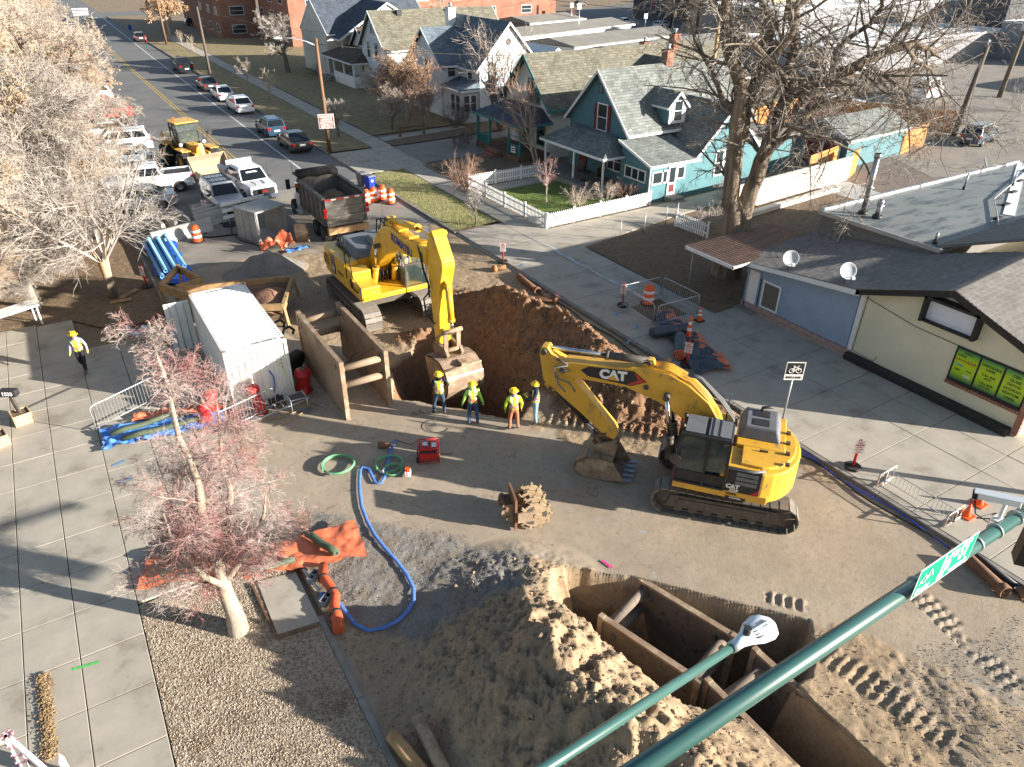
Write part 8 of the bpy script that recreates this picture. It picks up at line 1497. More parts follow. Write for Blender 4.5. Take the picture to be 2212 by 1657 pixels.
# hoses
m_gh=mat('green_hose',(.10,.30,.14),(.14,.34,.18),3,.45); m_bh=mat('blue_layflat',(.05,.16,.50),(.12,.22,.5),9,.5,stretch=(1,1,1))
def coil(label,cx,cy,r,turns,rr=.035,ex=1,z=.05):
    t=thing('green_hose_coil',label,'hose',(cx,cy,z)); k=MB(); k.tube([(r*(1+.08*math.sin(a*.37))*math.cos(a*.3),r*(1+.06*math.cos(a*.23))*math.sin(a*.3)*ex,.02+.035*(a*.3/6.28)) for a in range(int(21*turns))],rr,8); k.build('hose',m_gh,t); k=MB(); a=int(21*turns)*.3; k.cyl((r*math.cos(a),r*math.sin(a),.06),(r*math.cos(a)-.2*math.sin(a),r*math.sin(a)+.2*math.cos(a),.06),.045,n=8); k.build('coupling',m_steel,t)
coil('tidy green hose coil lying alone on the concrete',5.3,19.45,.52,2.6); coil('green hose coil lying beside the pump and blue hose',6.75,18.6,.45,1.6); coil('smaller inner loop of green hose by the cut off saw',6.75,18.25,.3,1.4)
bp_=[(7.56,19.8),(7.3,19.5),(7.0,19.1),(6.7,18.6),(6.4,18.1),(6.15,17.85),(6.02,17.95),(6.05,18.3),(6.12,18.75),(5.98,18.98),(5.82,18.8),(5.6,18.3),(5.41,17.8),(5.2,17.1),(5.09,16.4),(5.03,15.6),(5.08,15.0),(5.16,14.4),(5.19,13.8),(5.13,13.2),(4.95,12.8),(4.66,12.55),(4.3,12.35),(3.9,12.35),(3.55,12.5),(3.34,12.86),(3.25,13.3),(3.2,13.75),(3.1,14.15),(2.95,14.25),(2.84,14.05)]
k=MB(); k.tube([(x,y,max(.04,tz(x,y)+.06)+(.1 if i>25 else 0)) for i,(x,y) in enumerate(bp_)],.055,8,flat=.45); o=k.build('layflat_hose',m_bh); tag(o,'long blue layflat discharge hose looping over dirt to the kerb','hose')
t=thing('submersible_pump','rusty brown submersible pump at the end of the blue hose','pump',(7.05,19.65,.0),-35); k=MB(); k.T=Matrix.Translation((0,0,.12)); k.lathe([(.01,-.22),(.12,-.2),(.13,0),(.1,.1),(.06,.14),(.05,.25)],(0,0,0),14,'x'); k.build('pump_body',m_rust2,t); k=MB(); k.cyl((.25,0,.12),(.38,0,.12),.05); k.build('coupling',m_steel,t)
t=thing('generator','red framed portable generator on two wheels','generator',(8.1,18.25,.02),-28); mr_=m_red
k=MB(); 
for x in (-.33,.33):
    k.tube([(x,-.28,.05),(x,-.28,.62),(x,.28,.62),(x,.28,.05),(x,-.28,.05)],.022,7)
for y in (-.28,.28): k.cyl((-.33,y,.62),(.33,y,.62),.022,n=7); k.cyl((-.33,y,.08),(.33,y,.08),.022,n=7)
k.build('tube_frame',mr_,t); k=MB(); k.box(-.27,.27,-.22,.22,.47,.62); k.build('fuel_tank',mr_,t,bevel=.04); k=MB(); k.cyl((0,.0,.63),(0,0,.66),.05); k.build('fuel_cap',m_black,t); k=MB(); k.box(-.28,.28,-.22,.22,.12,.42); k.build('engine',m_dark,t,bevel=.02); k=MB(); k.box(-.3,.3,-.27,-.25,.15,.4); k.build('control_panel',mr_,t); k=MB(); k.box(-.2,.0,-.1,.1,.632,.636); k.box(.1,.25,-.2,.05,.632,.636); k.build('label_plate',m_trim,t)
for s_ in (-1,1): k=MB(); k.cyl((-.36,.2*s_-.0,.11),(-.42,.2*s_,.11),.11,n=14); k.build('wheel',m_rubber,t)
k=MB(); k.tube([(8.2,18.5,.03),(8.6,18.7,.03),(8.5,18.3,.03),(8.9,18.1,.03)],.01,5); o=k.build('power_cord',m_black); tag(o,'thin black cord trailing right of the generator','cord'); k=MB(); k.tube([(7.6,19.8,.03),(7.9,19.3,.03),(8.2,19.4,.03),(8.1,19.1,.03),(8.0,18.7,.03)],.01,5); o=k.build('power_cord',m_black); tag(o,'black cord looping between pump and generator','cord')
t=thing('cutoff_saw','orange and white cut off saw with a round blade','saw',(7.1,17.8,.02),60); k=MB(); k.box(-.16,.12,-.1,.1,.05,.24); k.build('saw_body',m_white,t,bevel=.03); k=MB(); k.box(-.14,.08,-.08,.08,.24,.3); k.tube([(-.16,0,.15),(-.3,0,.2),(-.28,0,.32),(-.1,0,.32)],.018,6); k.build('engine_cover',m_orange,t); k=MB(); k.cyl((.26,-.015,.16),(.26,0,.16),.16,n=20); k.build('blade',m_steel,t)
k=MB(); k.tube([(8.73+.06*i,21.0+.12*math.sin(i*1.3),.05) for i in range(9)],.03,6); o=k.build('hook_chain',m_rust); tag(o,'rusty hook and chain pieces lying near the pit edge','chain')
k=MB(); k.tube([(9.0+.35*math.cos(a*.35)+.05*a*.3,20.1+.3*math.sin(a*.35)-.03*a,.04) for a in range(18)],.01,5); o=k.build('wire_rope',m_dark); tag(o,'thin wire rope lying looped behind the workers','rope')
# compaction wheel
t=thing('compaction_wheel','ochre sheepsfoot compaction wheel attachment standing on the concrete','compactor',(9.4,13.9,0),-18); mo=mat('tan_cast_steel',(.34,.25,.155),(.25,.18,.11),3,.6,.004,20,dirt=(.2,.13,.08),dsc=4,damt=.58)
for j in range(4):
    y=-.42+j*.28; k=MB(); k.lathe([(.09,-.03),(.43,-.02),(.45,-.02),(.45,.02),(.43,.02),(.09,.03)],(0,y,.56),24,'y'); w_=k.build('wheel_rim',mo,t); k=MB(); k.cyl((0,y-.035,.56),(0,y+.035,.56),.12,n=14); k.build('hub',m_rust,w_)
    for i in range(10):
        a=2*PI*(i+j*.4)/10; c_,s_=math.cos(a),math.sin(a); k=MB(); k.bar((c_*.43,y,.56+s_*.43),(c_*.53,y,.56+s_*.53),.075,.07,(0,1,0)); k.build('pad_foot',mo,w_)
    k=MB(); [k.prism([(.15*math.cos(b)+.2*math.cos(b),y-.036,.56+.35*math.sin(b)) for b in (2*PI*i/3-.35,2*PI*i/3,2*PI*i/3+.35)]+[(.22*math.cos(b),y-.036,.56+.22*math.sin(b)) for b in (2*PI*i/3+.35,2*PI*i/3,2*PI*i/3-.35)],(0,.072,0)) for i in range(3)]; k.build('slots',m_dark,w_)['kind']='stuff'
k=MB(); k.cyl((0,-.5,.56),(0,.55,.56),.07,n=12); k.build('axle',m_rust,t); k=MB(); k.box(-.62,-.55,-.4,.45,.05,1.2); k.build('mount_plate',m_rust2,t); k=MB(); [k.xz([(-.62,.9),(-.95,.95),(-1.0,.6),(-.62,.2)],y,y+.05) for y in (-.25,.25)]; k.box(-.55,-.1,-.5,-.44,.4,.75); k.box(-.55,-.1,.5,.56,.4,.75); k.build('ear_bracket',m_rust,t); k=MB(); k.cyl((-.85,-.35,.85),(-.85,.4,.85),.06); k.cyl((-.82,-.35,.5),(-.82,.4,.5),.06); k.build('pin',m_rust2,t)
# kerbside odds at lower left
for i,(x,y,rz) in enumerate(((2.95,14.9,40),(2.98,13.95,35))):
    t=thing('concrete_block',['grey hollow block above the blue hose loop','grey hollow block beside the orange pipe bend'][i],'block',(x,y,.1),rz); k=MB(); k.box(-.2,.2,-.1,-.07,0,.19); k.box(-.2,.2,.07,.1,0,.19); [k.box(x_,x_+.03,-.07,.07,0,.19) for x_ in (-.2,-.015,.17)]; k.build('shell',m_block,t); k=MB(); k.box(-.17,.17,-.07,.07,0,.01); k.build('hollow_floor',m_dark,t)
k=MB(); k.tube([(3.3,15.1,.28),(3.15,14.65,.28),(3.2,14.2,.28),(3.22,13.9,.25),(3.05,13.55,.25),(3.0,13.2,.22),(2.9,12.8,.2)],[.13,.14,.13,.12,.14,.15,.15],12); k.build('_tmp',m_orange) if 0 else None; t=thing('flexible_duct','orange flexible duct with black straps curving beside the kerb','duct'); k.build('duct',mat('duct_orange',(.55,.10,.04),(.45,.08,.03),3,.5),t)
for p,q in (((3.14,14.6,.28),(3.15,14.66,.28)),((3.21,14.0,.26),(3.21,14.06,.26)),((3.02,13.3,.24),(3.02,13.36,.24))): k=MB(); k.cyl(p,q,.16,n=12); k.build('strap',m_black,t)
pipe('grey conduit pipe lying between the two hollow blocks',(2.8,15.3,.2),(2.92,14.4,.15),.04,m_galv,False)
sheet('concrete_pad',[(1.55,13.55),(2.6,13.4),(2.6,15.4),(1.6,15.6)],.13,m_conc,th_=.06)
t=thing('timber_edging','weathered timber edging round the small concrete pad','edging'); k=MB(); k.bar((1.5,13.45,.12),(2.55,13.3,.12),.06,.09); k.build('board',m_wood,t); k=MB(); k.bar((1.5,13.45,.12),(1.45,15.6,.12),.06,.09); k.build('board',m_wood,t)
# mailbox planter etc.
def planter(label,x,y,rz):
    t=thing('planter_box',label,'planter',(x,y,.12),rz); k=MB(); [k.box(*a,0,.42) for a in ((-.3,.3,-.3,-.26),(-.3,.3,.26,.3),(-.3,-.26,-.26,.26),(.26,.3,-.26,.26))]; k.build('box',mat('planter_wood',(.5,.36,.22),(.4,.28,.17),3,.8) if 'planter_wood' not in bpy.data.materials else bpy.data.materials['planter_wood'],t,bevel=.01,seg=1); k=MB(); k.box(-.26,.26,-.26,.26,.3,.37); k.build('mulch',m_mulch,t); return t
planter('square wooden planter carrying the black mailbox post',-3.5,27.8,12); planter('square wooden planter at the left frame edge',-4.25,26.6,12)
t=thing('mailbox','black mailbox with white number 1533 on a dark post','mailbox',(-3.5,27.8,.5),-32); k=MB(); k.bar((0,0,-.1),(-.1,0,.75),.1,.1,(0,1,0)); k.build('post',m_dark,t); k=MB(); k.box(-.38,.2,-.13,.13,.72,.98); k.build('box',m_black,t,bevel=.03); text('1533',.2,m_white,t,(-.09,-.137,.85),TX,'number_lettering',.03)
t=thing('white_table','white rectangular tabletop half hidden by twigs at the left edge','table',(-3.6,36.3,.1),22); k=MB(); k.box(-1.2,1.2,-.4,.4,.9,.98); k.build('table_top',m_white,t); [MB().box(x-.03,x+.03,y-.03,y+.03,0,.9).build('leg',m_white,t) for x in (-1.1,1.1) for y in (-.3,.3)]
m_tin=mat('red_tinsel',(.6,.03,.05),(.75,.7,.72),40,.25,metal=.6,lo=.45,hi=.55)
t=thing('railing_post','white railing post wrapped in red and silver tinsel at the lower left corner','railing',(-3.95,12.9,.1)); k=MB(); k.box(-.06,.06,-.06,.06,0,1.15); k.build('post',m_white,t); k=MB(); k.bar((0,0,1.1),(-1.6,-.3,1.1),.09,.1); k.bar((0,0,1.05),(.45,-.5,.1),.08,.1); k.build('rail',m_white,t)
for z in (1.15,.85,.55,.3): k=MB(); [k.ball((.09*math.cos(a*1.1),.09*math.sin(a*1.1),z+.02*math.sin(a)),.045,5) for a in range(7)]; k.build('tinsel',m_tin,t)
k=MB(); [k.ball((-.5-.04*a,-.1,1.16),.04,5) for a in range(6)]; k.build('tinsel',m_tin,t)
k=MB(); k.box(-.05,.05,-.05,.05,0,.5); t=thing('white_post','short split white post beside the tinsel wrapped railing','post',(-3.2,12.3,.1)); k.build('post',m_white,t); k=MB(); k.prism([(-.05,-.05,.5),(.05,-.05,.5),(0,-.05,.65)],(0,.1,0)); k.build('pointed_cap',m_white,t)
# bins
def bin_(label,x,y,m,rz=0,z=0):
    t=thing('wheeled_bin',label,'bin',(x,y,z),rz); k=MB(); k.hexa([(-.22,-.25,.08),(.22,-.25,.08),(.22,.25,.08),(-.22,.25,.08)],[(-.29,-.34,1.0),(.29,-.34,1.0),(.29,.34,1.0),(-.29,.34,1.0)]); k.build('bin_body',m,t,bevel=.03); k=MB(); k.hexa([(-.32,-.37,1.0),(.32,-.37,1.0),(.32,.38,1.0),(-.32,.38,1.0)],[(-.28,-.3,1.08),(.28,-.3,1.08),(.28,.3,1.08),(-.28,.3,1.08)]); k.build('lid',m_hoodg if m!=m_black else m_hoodg,t,bevel=.02,seg=1)
    for s_ in (-1,1): k=MB(); k.cyl((s_*.22,.26,.1),(s_*.27,.26,.1),.1,n=12); k.build('wheel',m_rubber,t)
    return t
mb_=mat('bin_blue',(.015,.05,.45),(.01,.04,.38),3,.45); bb_=bin_('blue wheeled bin with a white emblem behind the drums',18.5,48.8,mb_,15); k=MB(); k.cyl((0,-.31,.7),(0,-.325,.7),.1,n=14); k.build('emblem',m_white,bb_); bin_('grey wheeled bin just behind the blue one',18.3,49.7,m_hoodg,15); bin_('grey wheeled bin beside the black pickup up the street',19.0,121,m_hoodg); bin_('blue bin far up the street near the brown leaf tree',19.6,174,mb_)
# poles, sign, lamps and wires
m_pole=mat('wooden_pole',(.21,.12,.07),(.14,.08,.05),2,.9,.01,12,stretch=(1,1,.1)); m_poled=mat('dark_wooden_pole',(.11,.085,.07),(.16,.13,.1),2,.9,.01,12,stretch=(1,1,.1))
def upole(label,x,y,h,r=.15,m=m_pole,arm=None,lean=(0,0),cross=False):
    t=thing('utility_pole',label,'pole',(x,y,0)); k=MB(); k.cyl((0,0,0),(lean[0],lean[1],h),r*1.15,r*.8,n=12); k.build('pole',m,t)
    if cross: k=MB(); k.box(-1.1,1.1,-.06,.06,h-.6,h-.48); k.build('crossarm',m,t); k=MB(); k.cyl((.35,0,h-2),(.35,0,h-1.1),.22); k.build('transformer',m_galv,t)
    if arm:
        ax,ay,L_=arm; a0=Vector((lean[0]*.9,lean[1]*.9,h-.55)); e=Vector((ax,ay,0)).normalized(); k=MB(); k.tube([a0,a0+e*L_*.3+Vector((0,0,.35)),a0+e*L_*.7+Vector((0,0,.6)),a0+e*L_+Vector((0,0,.65))],.05,8); k.build('lamp_arm',m_galv,t); k=MB(); c=a0+e*(L_+.25)+Vector((0,0,.62)); k.tube([c-e*.35,c-e*.1,c+e*.2,c+e*.35],[.06,.13,.12,.03],10,flat=.6); k.build('lamp_head',m_trim,t)
    return t
p_=upole('brown wooden pole with historic district sign and curved street lamp','' or 19.65,60.35,8.7,.15,arm=(-1,.25,2.6))
hs=thing('historic_sign','brown sign with white words Monroe Avenue Historic District on the pole','sign',(19.6,60.1,2.62),0); k=MB(); k.box(-.5,.5,-.1,-.07,-.45,.45); k.build('sign_plate',m_white,hs); k=MB(); k.box(-.46,.46,-.108,-.1,-.41,.41); k.build('sign_face',mat('sign_brown',(.25,.07,.04),None,rough=.5),hs)
for i,s in enumerate(('MONROE','AVENUE','HISTORIC','DISTRICT')): text(s,.19,m_white,hs,(0,-.112,.29-.18*i),TX,'sign_lettering',.03)
k=MB(); k.box(-.38,.38,-.112,-.108,-.38,-.34); k.build('small_print_line',m_refl,hs)
hs.rotation_euler=(0,0,R(-16)); hs.scale=(1.25,)*3
upole('dark wooden utility pole beside the black parked pickup',20.5,108.5,8,.16,m_poled); upole('brown wooden pole near the tall leafy tree',21.6,146.5,7.3,.17); upole('tall wooden pole by the white cars behind the garages',117,125.7,14,.22,cross=True); upole('second tall pole at the end of the garage rows',109,110,13,.22,m_poled); upole('short sawn pole stump rising before the grey garage',61,58.5,8.8,.2,m_ochre); upole('leaning dark pole with a bright street lamp behind the shop',71.2,37.3,7.6,.24,m_poled,arm=(.9,.45,3.2),lean=(1.0,.0)); upole('tall dark pole at the top right with a grey transformer',95,46,9,.25,m_poled,lean=(1,0),cross=True)
for i,(x,y) in enumerate(((98,112),(93,128),(83,112))): 
    t=thing('sign_post',['thin grey sign post beside the pale car at the alley','thin grey lamp post in the far lot','thin post behind the small hipped garage'][i],'post',(x,y,0)); k=MB(); k.cyl((0,0,0),(0,0,4+i),.07,n=6); k.build('tube',m_galv,t); k=MB(); k.box(-.4,.4,-.03,.03,3.5+i,4.3+i); k.build('sign_plate',m_trim,t)
def wire(A,B,sag,n=10): A=Vector(A);B=Vector(B); return [A.lerp(B,i/n)-Vector((0,0,sag*4*(i/n)*(1-i/n))) for i in range(n+1)]
W_=[((19.65,60.3,8.3),(44,57,6.5),.4,'overhead wire from the signed pole to the cream house'),((20.5,108.5,7.8),(36,100,5),.6,'overhead wire sloping to the navy roofed house'),((117,125.7,13.4),(60,112,11),1,'upper overhead wire behind the garages'),((117,125.7,12.6),(62,108,9),1.2,'lower overhead wire behind the garages'),((117,125.7,13.2),(109,110,12.2),.3,'wire between the two tall back poles'),((71.9,37.3,6.6),(53.5,29.5,3.5),.8,'service wire bundle falling to the shop roof'),((71.9,37.3,6.3),(55,28,3.6),1.4,'lower sagging service wire above the shop roof'),((95.5,46,8.2),(150,60,9),.8,'wire leaving the frame at the top right'),((95.8,46,7.9),(60,100,9),1.2,'long wire crossing behind the great tree'),((71.9,37.3,7),(42,34,5),.8,'wire running through the great tree crown')]
for A_,B_,s_,lab in W_: k=MB(); k.tube(wire(A_,B_,s_),.03 if A_[0]>60 else .02,5); o=k.build('overhead_wire',m_dark); tag(o,lab,'wire')
t=thing('corner_pole','slim green corner pole standing on the sidewalk beyond the shop front','pole',(25.6,4.4,0)); k=MB(); k.cyl((0,0,0),(0,0,9),.14,.1,n=14); k.build('pole',m_black,t)
# bike lane sign
t=thing('bike_lane_sign','bike lane sign on a slim grey post behind the parked excavator','sign',(at(1683,935).x,at(1683,935).y,.1),-33); k=MB(); k.cyl((0,0,0),(0,0,2.7),.035,n=8); k.build('post',m_galv,t)
k=MB(); k.box(-.32,.32,-.06,-.045,2.15,2.85); k.build('sign_plate',m_white,t); k=MB(); k.box(-.29,.29,-.064,-.06,2.38,2.82); k.build('black_panel',m_black,t)
k=MB()
for cx_ in (-.12,.12): k.tube([(cx_+.085*math.cos(a*PI/8),-.068,2.52+.085*math.sin(a*PI/8)) for a in range(17)],.012,5)
for a,b_ in (((-.12,2.52),(-.05,2.66)),((-.05,2.66),(.08,2.66)),((.08,2.66),(.0,2.52)),((0,2.52),(-.12,2.52)),((0,2.52),(-.06,2.68)),((.12,2.52),(.07,2.7)),((.07,2.7),(.12,2.72)),((-.09,2.7),(-.02,2.7))): k.bar((a[0],-.068,a[1]),(b_[0],-.068,b_[1]),.02,.02,(0,1,0))
k.build('bicycle_emblem',m_white,t); text('BIKE LANE',.11,m_black,t,(0,-.064,2.25),TX,'sign_lettering',.03)
# ---------- mast arm, signal, street name sign, luminaire ----------
m_dg=mat('signal_green_paint',(.035,.105,.095),(.03,.09,.08),1.5,.32,coat=.4,spec=.6)
t=thing('signal_mast','thick dark green signal mast arm crossing the lower right','mast arm'); k=MB(); k.cyl((-2.2,3.25,7.05),(15.5,3.32,7.0),.14,.095,n=28); k.build('arm',m_dg,t); k=MB(); k.cyl((-2.2,3.25,0),(-2.2,3.25,10.2),.22,.16,n=24); k.build('pole',m_dg,t)
k=MB(); k.cyl((9.0,3.3,7.02),(9.03,3.3,7.02),.13,n=20); 
for x in (9.5,10.1,10.6,11.15,11.75): k.cyl((x,3.31,7.02),(x+.03,3.31,7.02),.13,n=20)
k.build('band',m_galv,t)
t=thing('street_light','slim green arm with a white cobra head street lamp','street lamp'); pb=at(1590,1392,9.0); pa=pb+(at(1180,1657,9.0)-pb)*2.6; k=MB(); k.cyl(pa,pb,.065,.045,n=16); k.build('arm',m_dg,t); d=(pb-pa).normalized()
M_=Matrix.Translation(pb)@Matrix(((d.x,-d.y,0,0),(d.y,d.x,0,0),(0,0,1,0),(0,0,0,1))); k=MB(); k.T=M_
pr=[(-.06,.05,.06),(.06,.065,.075),(.14,.09,.09),(.26,.15,.09),(.38,.17,.08),(.46,.145,.065),(.52,.07,.04)]
V=[];n_=16
for x,w_,h_ in pr:
    for j in range(n_): a=2*PI*j/n_; V.append((x,w_*math.cos(a),h_*math.sin(a)*(1 if math.sin(a)>0 else .5)))
k.smooth=True; k.add(V,[(i*n_+j,i*n_+(j+1)%n_,(i+1)*n_+(j+1)%n_,(i+1)*n_+j) for i in range(len(pr)-1) for j in range(n_)]+[tuple(range(n_))]+[tuple((len(pr)-1)*n_+j for j in range(n_))]); k.smooth=False; k.build('lamp_head',mat('lamp_white',(.62,.68,.73),(.56,.62,.67),3,.35,coat=.3),t)
k=MB(); k.T=M_; [k.hexa([(.2,y-.008,.06),(.45-abs(y)*.8,y-.008,.04),(.45-abs(y)*.8,y+.008,.04),(.2,y+.008,.06)],[(.2,y-.006,.098-abs(y)*.25),(.43-abs(y)*.8,y-.006,.085-abs(y)*.25),(.43-abs(y)*.8,y+.006,.085-abs(y)*.25),(.2,y+.006,.098-abs(y)*.25)]) for y in [-.1+.033*i for i in range(7)]]; k.build('cooling_fins',m_hoodg,t); k=MB(); k.T=M_; k.cyl((.13,0,.07),(.13,0,.16),.038,n=12); k.build('photo_cell',m_black,t); k=MB(); k.T=M_; k.cyl((-.08,0,0),(.06,0,0),.06,n=14); k.build('slip_fitter',m_galv,t)
# street name sign hanging under the arm, facing the camera side
t=thing('street_name_sign','green street name sign 16th ST hanging from the green mast arm','sign',(8.65,3.25,7.60),1); t.scale=(.54,.54,.90); m_sgn=mat('sign_green',(.0,.28,.17),(.0,.25,.15),2,.4)
k=MB(); k.box(0,2.75,-.19,-.175,-.62,.02); k.build('sign_plate',m_white,t); k=MB(); k.box(.025,2.725,-.194,-.19,-.595,-.005); k.build('sign_face',m_sgn,t)
text('16',.5,m_white,t,(1.32,-.198,-.26),TX,'sign_lettering',.05); text('TH',.22,m_white,t,(1.72,-.198,-.15),TX,'sign_lettering',.04); text('ST',.46,m_white,t,(2.2,-.198,-.22),TX,'sign_lettering',.05); text('800',.2,m_white,t,(1.25,-.198,-.5),TX,'sign_lettering',.04); text('Greeley',.2,m_white,t,(.42,-.198,-.5),TX,'sign_lettering',.03)
k=MB(); [k.bar((a,-.198,b_),(c_,-.198,d_),.02,.025,(0,1,0)) for a,b_,c_,d_ in ((.12,-.33,.32,-.15),(.32,-.15,.42,-.26),(.42,-.26,.55,-.1),(.55,-.1,.75,-.3),(.15,-.25,.3,-.33),(.35,-.33,.6,-.22))]; k.bar((1.62,-.198,-.5),(2.45,-.198,-.5),.02,.05,(0,1,0)); k.prism([(2.4,-.198,-.42),(2.4,-.198,-.58),(2.58,-.198,-.5)],(0,-.004,0)); k.build('sign_emblem',m_white,t)
# camera
t=thing('traffic_camera','white traffic camera on a bracket above the street name sign','camera',(11.4,3.4,7.3),0); k=MB(); k.T=Matrix.Translation((-.05,.1,.16))@Matrix.Rotation(R(115),4,'Z')@Matrix.Rotation(R(8),4,'Y'); k.box(-.3,.3,-.07,.07,-.05,.06); k.box(-.34,.34,-.085,.085,.06,.075); k.build('housing',m_white,t,bevel=.012,seg=1); k=MB(); k.T=Matrix.Translation((-.05,.1,.16))@Matrix.Rotation(R(115),4,'Z')@Matrix.Rotation(R(8),4,'Y'); k.box(.28,.36,-.07,.07,-.05,.05); k.build('lens_hood',m_black,t); k=MB(); k.cyl((0,0,-.25),(0,0,.12),.03,n=10); k.box(-.09,.09,-.07,.07,-.25,-.2); k.build('bracket',m_white,t); k=MB(); k.tube([(-.25,.35,.1),(-.42,.2,-.05),(-.35,0,-.12),(-.2,.05,-.15),(-.3,.2,-.2),(-.05,.05,-.1)],.012,6); k.build('cable',m_black,t)
# signal head at frame edge
t=thing('traffic_signal','black traffic signal head with yellow edged backplate at the right frame edge','traffic signal',(12.55,3.05,6.8),35); k=MB(); k.box(-.32,.32,-.02,.02,-1.05,.55); k.build('backplate',m_black,t); k=MB(); [k.box(x,x+.03,-.03,-.02,-1.0+i*.26,-.86+i*.26) for x in (-.31,.28) for i in range(6)]; k.build('reflective_edge',mat('signal_yellow',(.7,.4,.02),None,rough=.5),t); k=MB(); k.box(-.16,.16,.02,.26,-.98,.45); k.build('signal_body',m_black,t)
for i in range(3): k=MB(); k.cyl((0,-.02,-.75+i*.46),(0,-.3,-.75+i*.46),.15,.16,n=16,caps=False); k.build('visor',m_black,t)
k=MB(); k.tube([(-.5,.1,-1.1),(-.45,.1,.6)],.03,8); k.tube([(-.5,.1,-.2),(-.1,.1,-.2)],.02,6); k.cyl((-.48,.1,.15),(-.2,.15,.2),.05); k.build('hanger',m_galv,t)
# far barricade and misc
t=thing('barricade','white three board road closed barricade at the top of the street','barricade',(14.1,209,0)); [MB().box(-1.6,1.6,-.05,.05,z,z+.3).build('board',m_white,t) for z in (.6,1.15,1.7)]; [MB().box(x-.05,x+.05,-.05,.05,0,2.0).build('upright',m_galv,t) for x in (-1.2,1.2)]
t=thing('rail_fence','weathered two post timber rail before the white house','fence',(27.0,62.55,0)); k=MB(); k.bar((-.1,0,.8),(2.5,0,.85),.1,.1); k.build('rail',m_wood,t); [MB().box(x-.09,x+.09,-.09,.09,0,1.1).build('post',m_wood,t) for x in (0,2.4)]
t=thing('yard_sign','small white printed yard sign on the teal porch railing','sign',(31.38,50.3,.95),-90); k=MB(); k.box(-.3,.3,-.01,.01,-.25,.25); k.build('sign_plate',m_white,t); k=MB(); k.box(-.2,.2,-.014,-.01,.02,.12); k.box(-.2,.2,-.014,-.01,-.12,-.04); k.build('print_bars',m_maroon,t)
# ---------------- scattered stuff ----------------
def scatter(name,n,fx,m,smin,smax,label=None,flat=1.,seed=3):
    rn=np.random.default_rng(seed); P_=fx(rn,n); n=len(P_); s=rn.uniform(smin,smax,n)*rn.uniform(.5,1,n); V=[];F_=[]
    base=np.array([[0,0,.8],[1,0,-.2],[-.4,.9,-.2],[-.5,-.85,-.2],[.35,.5,.45]]); fc=np.array([[0,1,4],[0,4,2],[0,2,3],[0,3,1],[1,2,4]])
    a=rn.uniform(0,6.28,n); ca,sa=np.cos(a),np.sin(a); b=base[None]*rn.uniform(.6,1.2,(n,5,1))*s[:,None,None]; b[:,:,2]*=flat; x=b[:,:,0]*ca[:,None]-b[:,:,1]*sa[:,None]; y=b[:,:,0]*sa[:,None]+b[:,:,1]*ca[:,None]
    V=np.stack([x+P_[:,0:1],y+P_[:,1:2],b[:,:,2]+P_[:,2:3]],-1).reshape(-1,3); F_=(fc[None]+np.arange(n)[:,None,None]*5).reshape(-1,3); o=npmesh(name,V,F_,m,smooth=False); return tag(o,label,kind='stuff')
def onterr(cond):
    def f(rn,n):
        X=rn.uniform(XR0+.1,XR1-.1,n*3); Y=rn.uniform(2,36,n*3); i=np.clip(np.searchsorted(ys,Y),0,len(ys)-1); j=np.clip(np.searchsorted(xs,X),0,len(xs)-1); k=cond(TD[i,j],TB[i,j],TG[i,j],X,Y,TZ[i,j])>rn.uniform(0,1,len(X)); return np.stack([X,Y,TZ[i,j]+.005],-1)[k][:n]
    return f
m_clod=mat('tan_clods',(.30,.225,.15),(.18,.14,.1),1.3,.95,world=True); m_clodb=mat('brown_clods',(.24,.135,.075),(.13,.08,.05),1.3,.95,world=True); m_peb=mat('grey_pebbles',(.33,.31,.29),(.14,.13,.125),9,.9,world=True)
scatter('tan_clods',15000,onterr(lambda d,b,g,x,y,z:np.where((d>.6)&(g<.5)&(z>-.2),.35+.65*((y<13)&(x<10.5)),0)*(b<.5)),m_clod,.012,.05,'small tan clods scattered over the loose dirt',seed=1)
scatter('big_clods',1500,onterr(lambda d,b,g,x,y,z:np.where((d>.5)&(z>.15),.8,0)),m_clod,.05,.13,'fist sized tan lumps on the spoil heaps',seed=9)
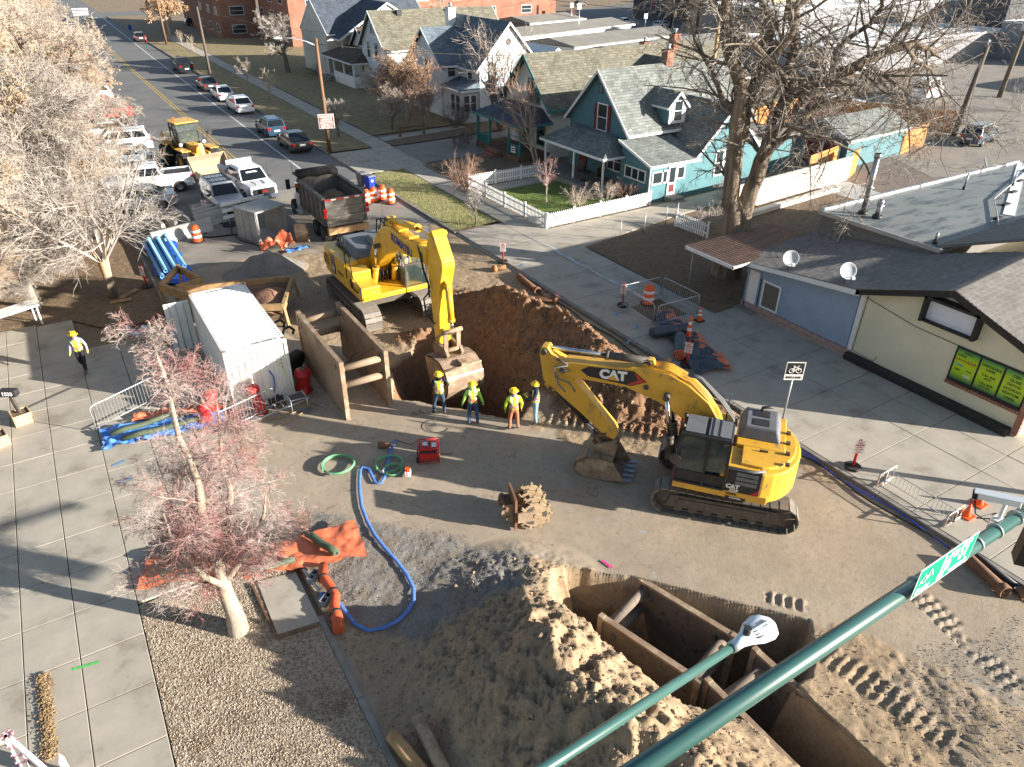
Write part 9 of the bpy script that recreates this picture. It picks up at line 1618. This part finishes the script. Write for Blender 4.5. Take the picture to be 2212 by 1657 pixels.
scatter('brown_clods',16000,onterr(lambda d,b,g,x,y,z:np.where((b>.4)&(y>15),1,0)),m_clodb,.015,.07,'brown soil crumbs over the northern mound',seed=2); scatter('brown_lumps',900,onterr(lambda d,b,g,x,y,z:np.where((b>.4)&(y>15),1,0)),m_clodb,.07,.18,'larger brown lumps on the northern mound',seed=12)
scatter('pebbles',22000,onterr(lambda d,b,g,x,y,z:np.where(g>.3,1,0)),m_peb,.012,.03,'crushed grey stone scattered on gravelly patches',seed=4)
def rectf(x0,x1,y0,y1,z): return lambda rn,n: np.stack([rn.uniform(x0,x1,n),rn.uniform(y0,y1,n),np.full(n,z)],-1)
m_gs=[mat('strip_stones_pale',(.50,.42,.33),(.38,.30,.22),9,.9,world=True),mat('strip_stones_brown',(.24,.17,.11),(.15,.11,.08),9,.9,world=True)]
scatter('gravel_stones',30000,rectf(-1.25,2.55,4.5,16.3,.10),m_gs[0],.018,.036,'pale stones covering the planted strip',seed=5); scatter('gravel_leaves',13000,rectf(-1.25,2.55,4.5,16.3,.105),m_gs[1],.02,.05,'brown leaves and darker stones in the planted strip',.4,6)
def tri(rn,n): 
    x=rn.uniform(-9,2.5,n); y=rn.uniform(28,46,n); k=y>33.4+np.where(x<-2.6,(-x-2.7)*.55,-(x+2.6)*.95); return np.stack([x,y,np.full(n,.085)],-1)[k]
m_lf=mat('leaf_litter_tan',(.36,.25,.13),(.2,.13,.07),5,.9,world=True)
scatter('leaf_litter',16000,tri,m_lf,.03,.06,'dry leaves over the mulch bed by the broken tree',.3,7); scatter('yard_litter',9000,rectf(24.8,34,21.6,31,.095),m_lf,.03,.06,'dry leaves over the mulch yard by the shop',.3,8)
scatter('lawn_litter',7000,rectf(19.7,22.6,38,52,.115),mat('straw_tufts',(.36,.30,.14),(.16,.19,.06),4,.9,world=True),.03,.07,'dry tufts and leaves on the sunny lawn strip',.8,10); scatter('yard_grass',6000,rectf(24.8,33,36.0,43.6,.125),mat('grass_tufts',(.14,.20,.05),(.07,.13,.03),4,.9,world=True),.03,.06,'short green grass tufts in the fenced yard',1.2,11)
scatter('leaf_heap',2500,lambda rn,n: np.stack([rn.normal(-3.5,.07,n),rn.uniform(12.8,15.3,n),.13+rn.uniform(0,.06,n)],-1),m_lf,.02,.05,'heap of yellow leaves caught along the lower left wall',.5,13)
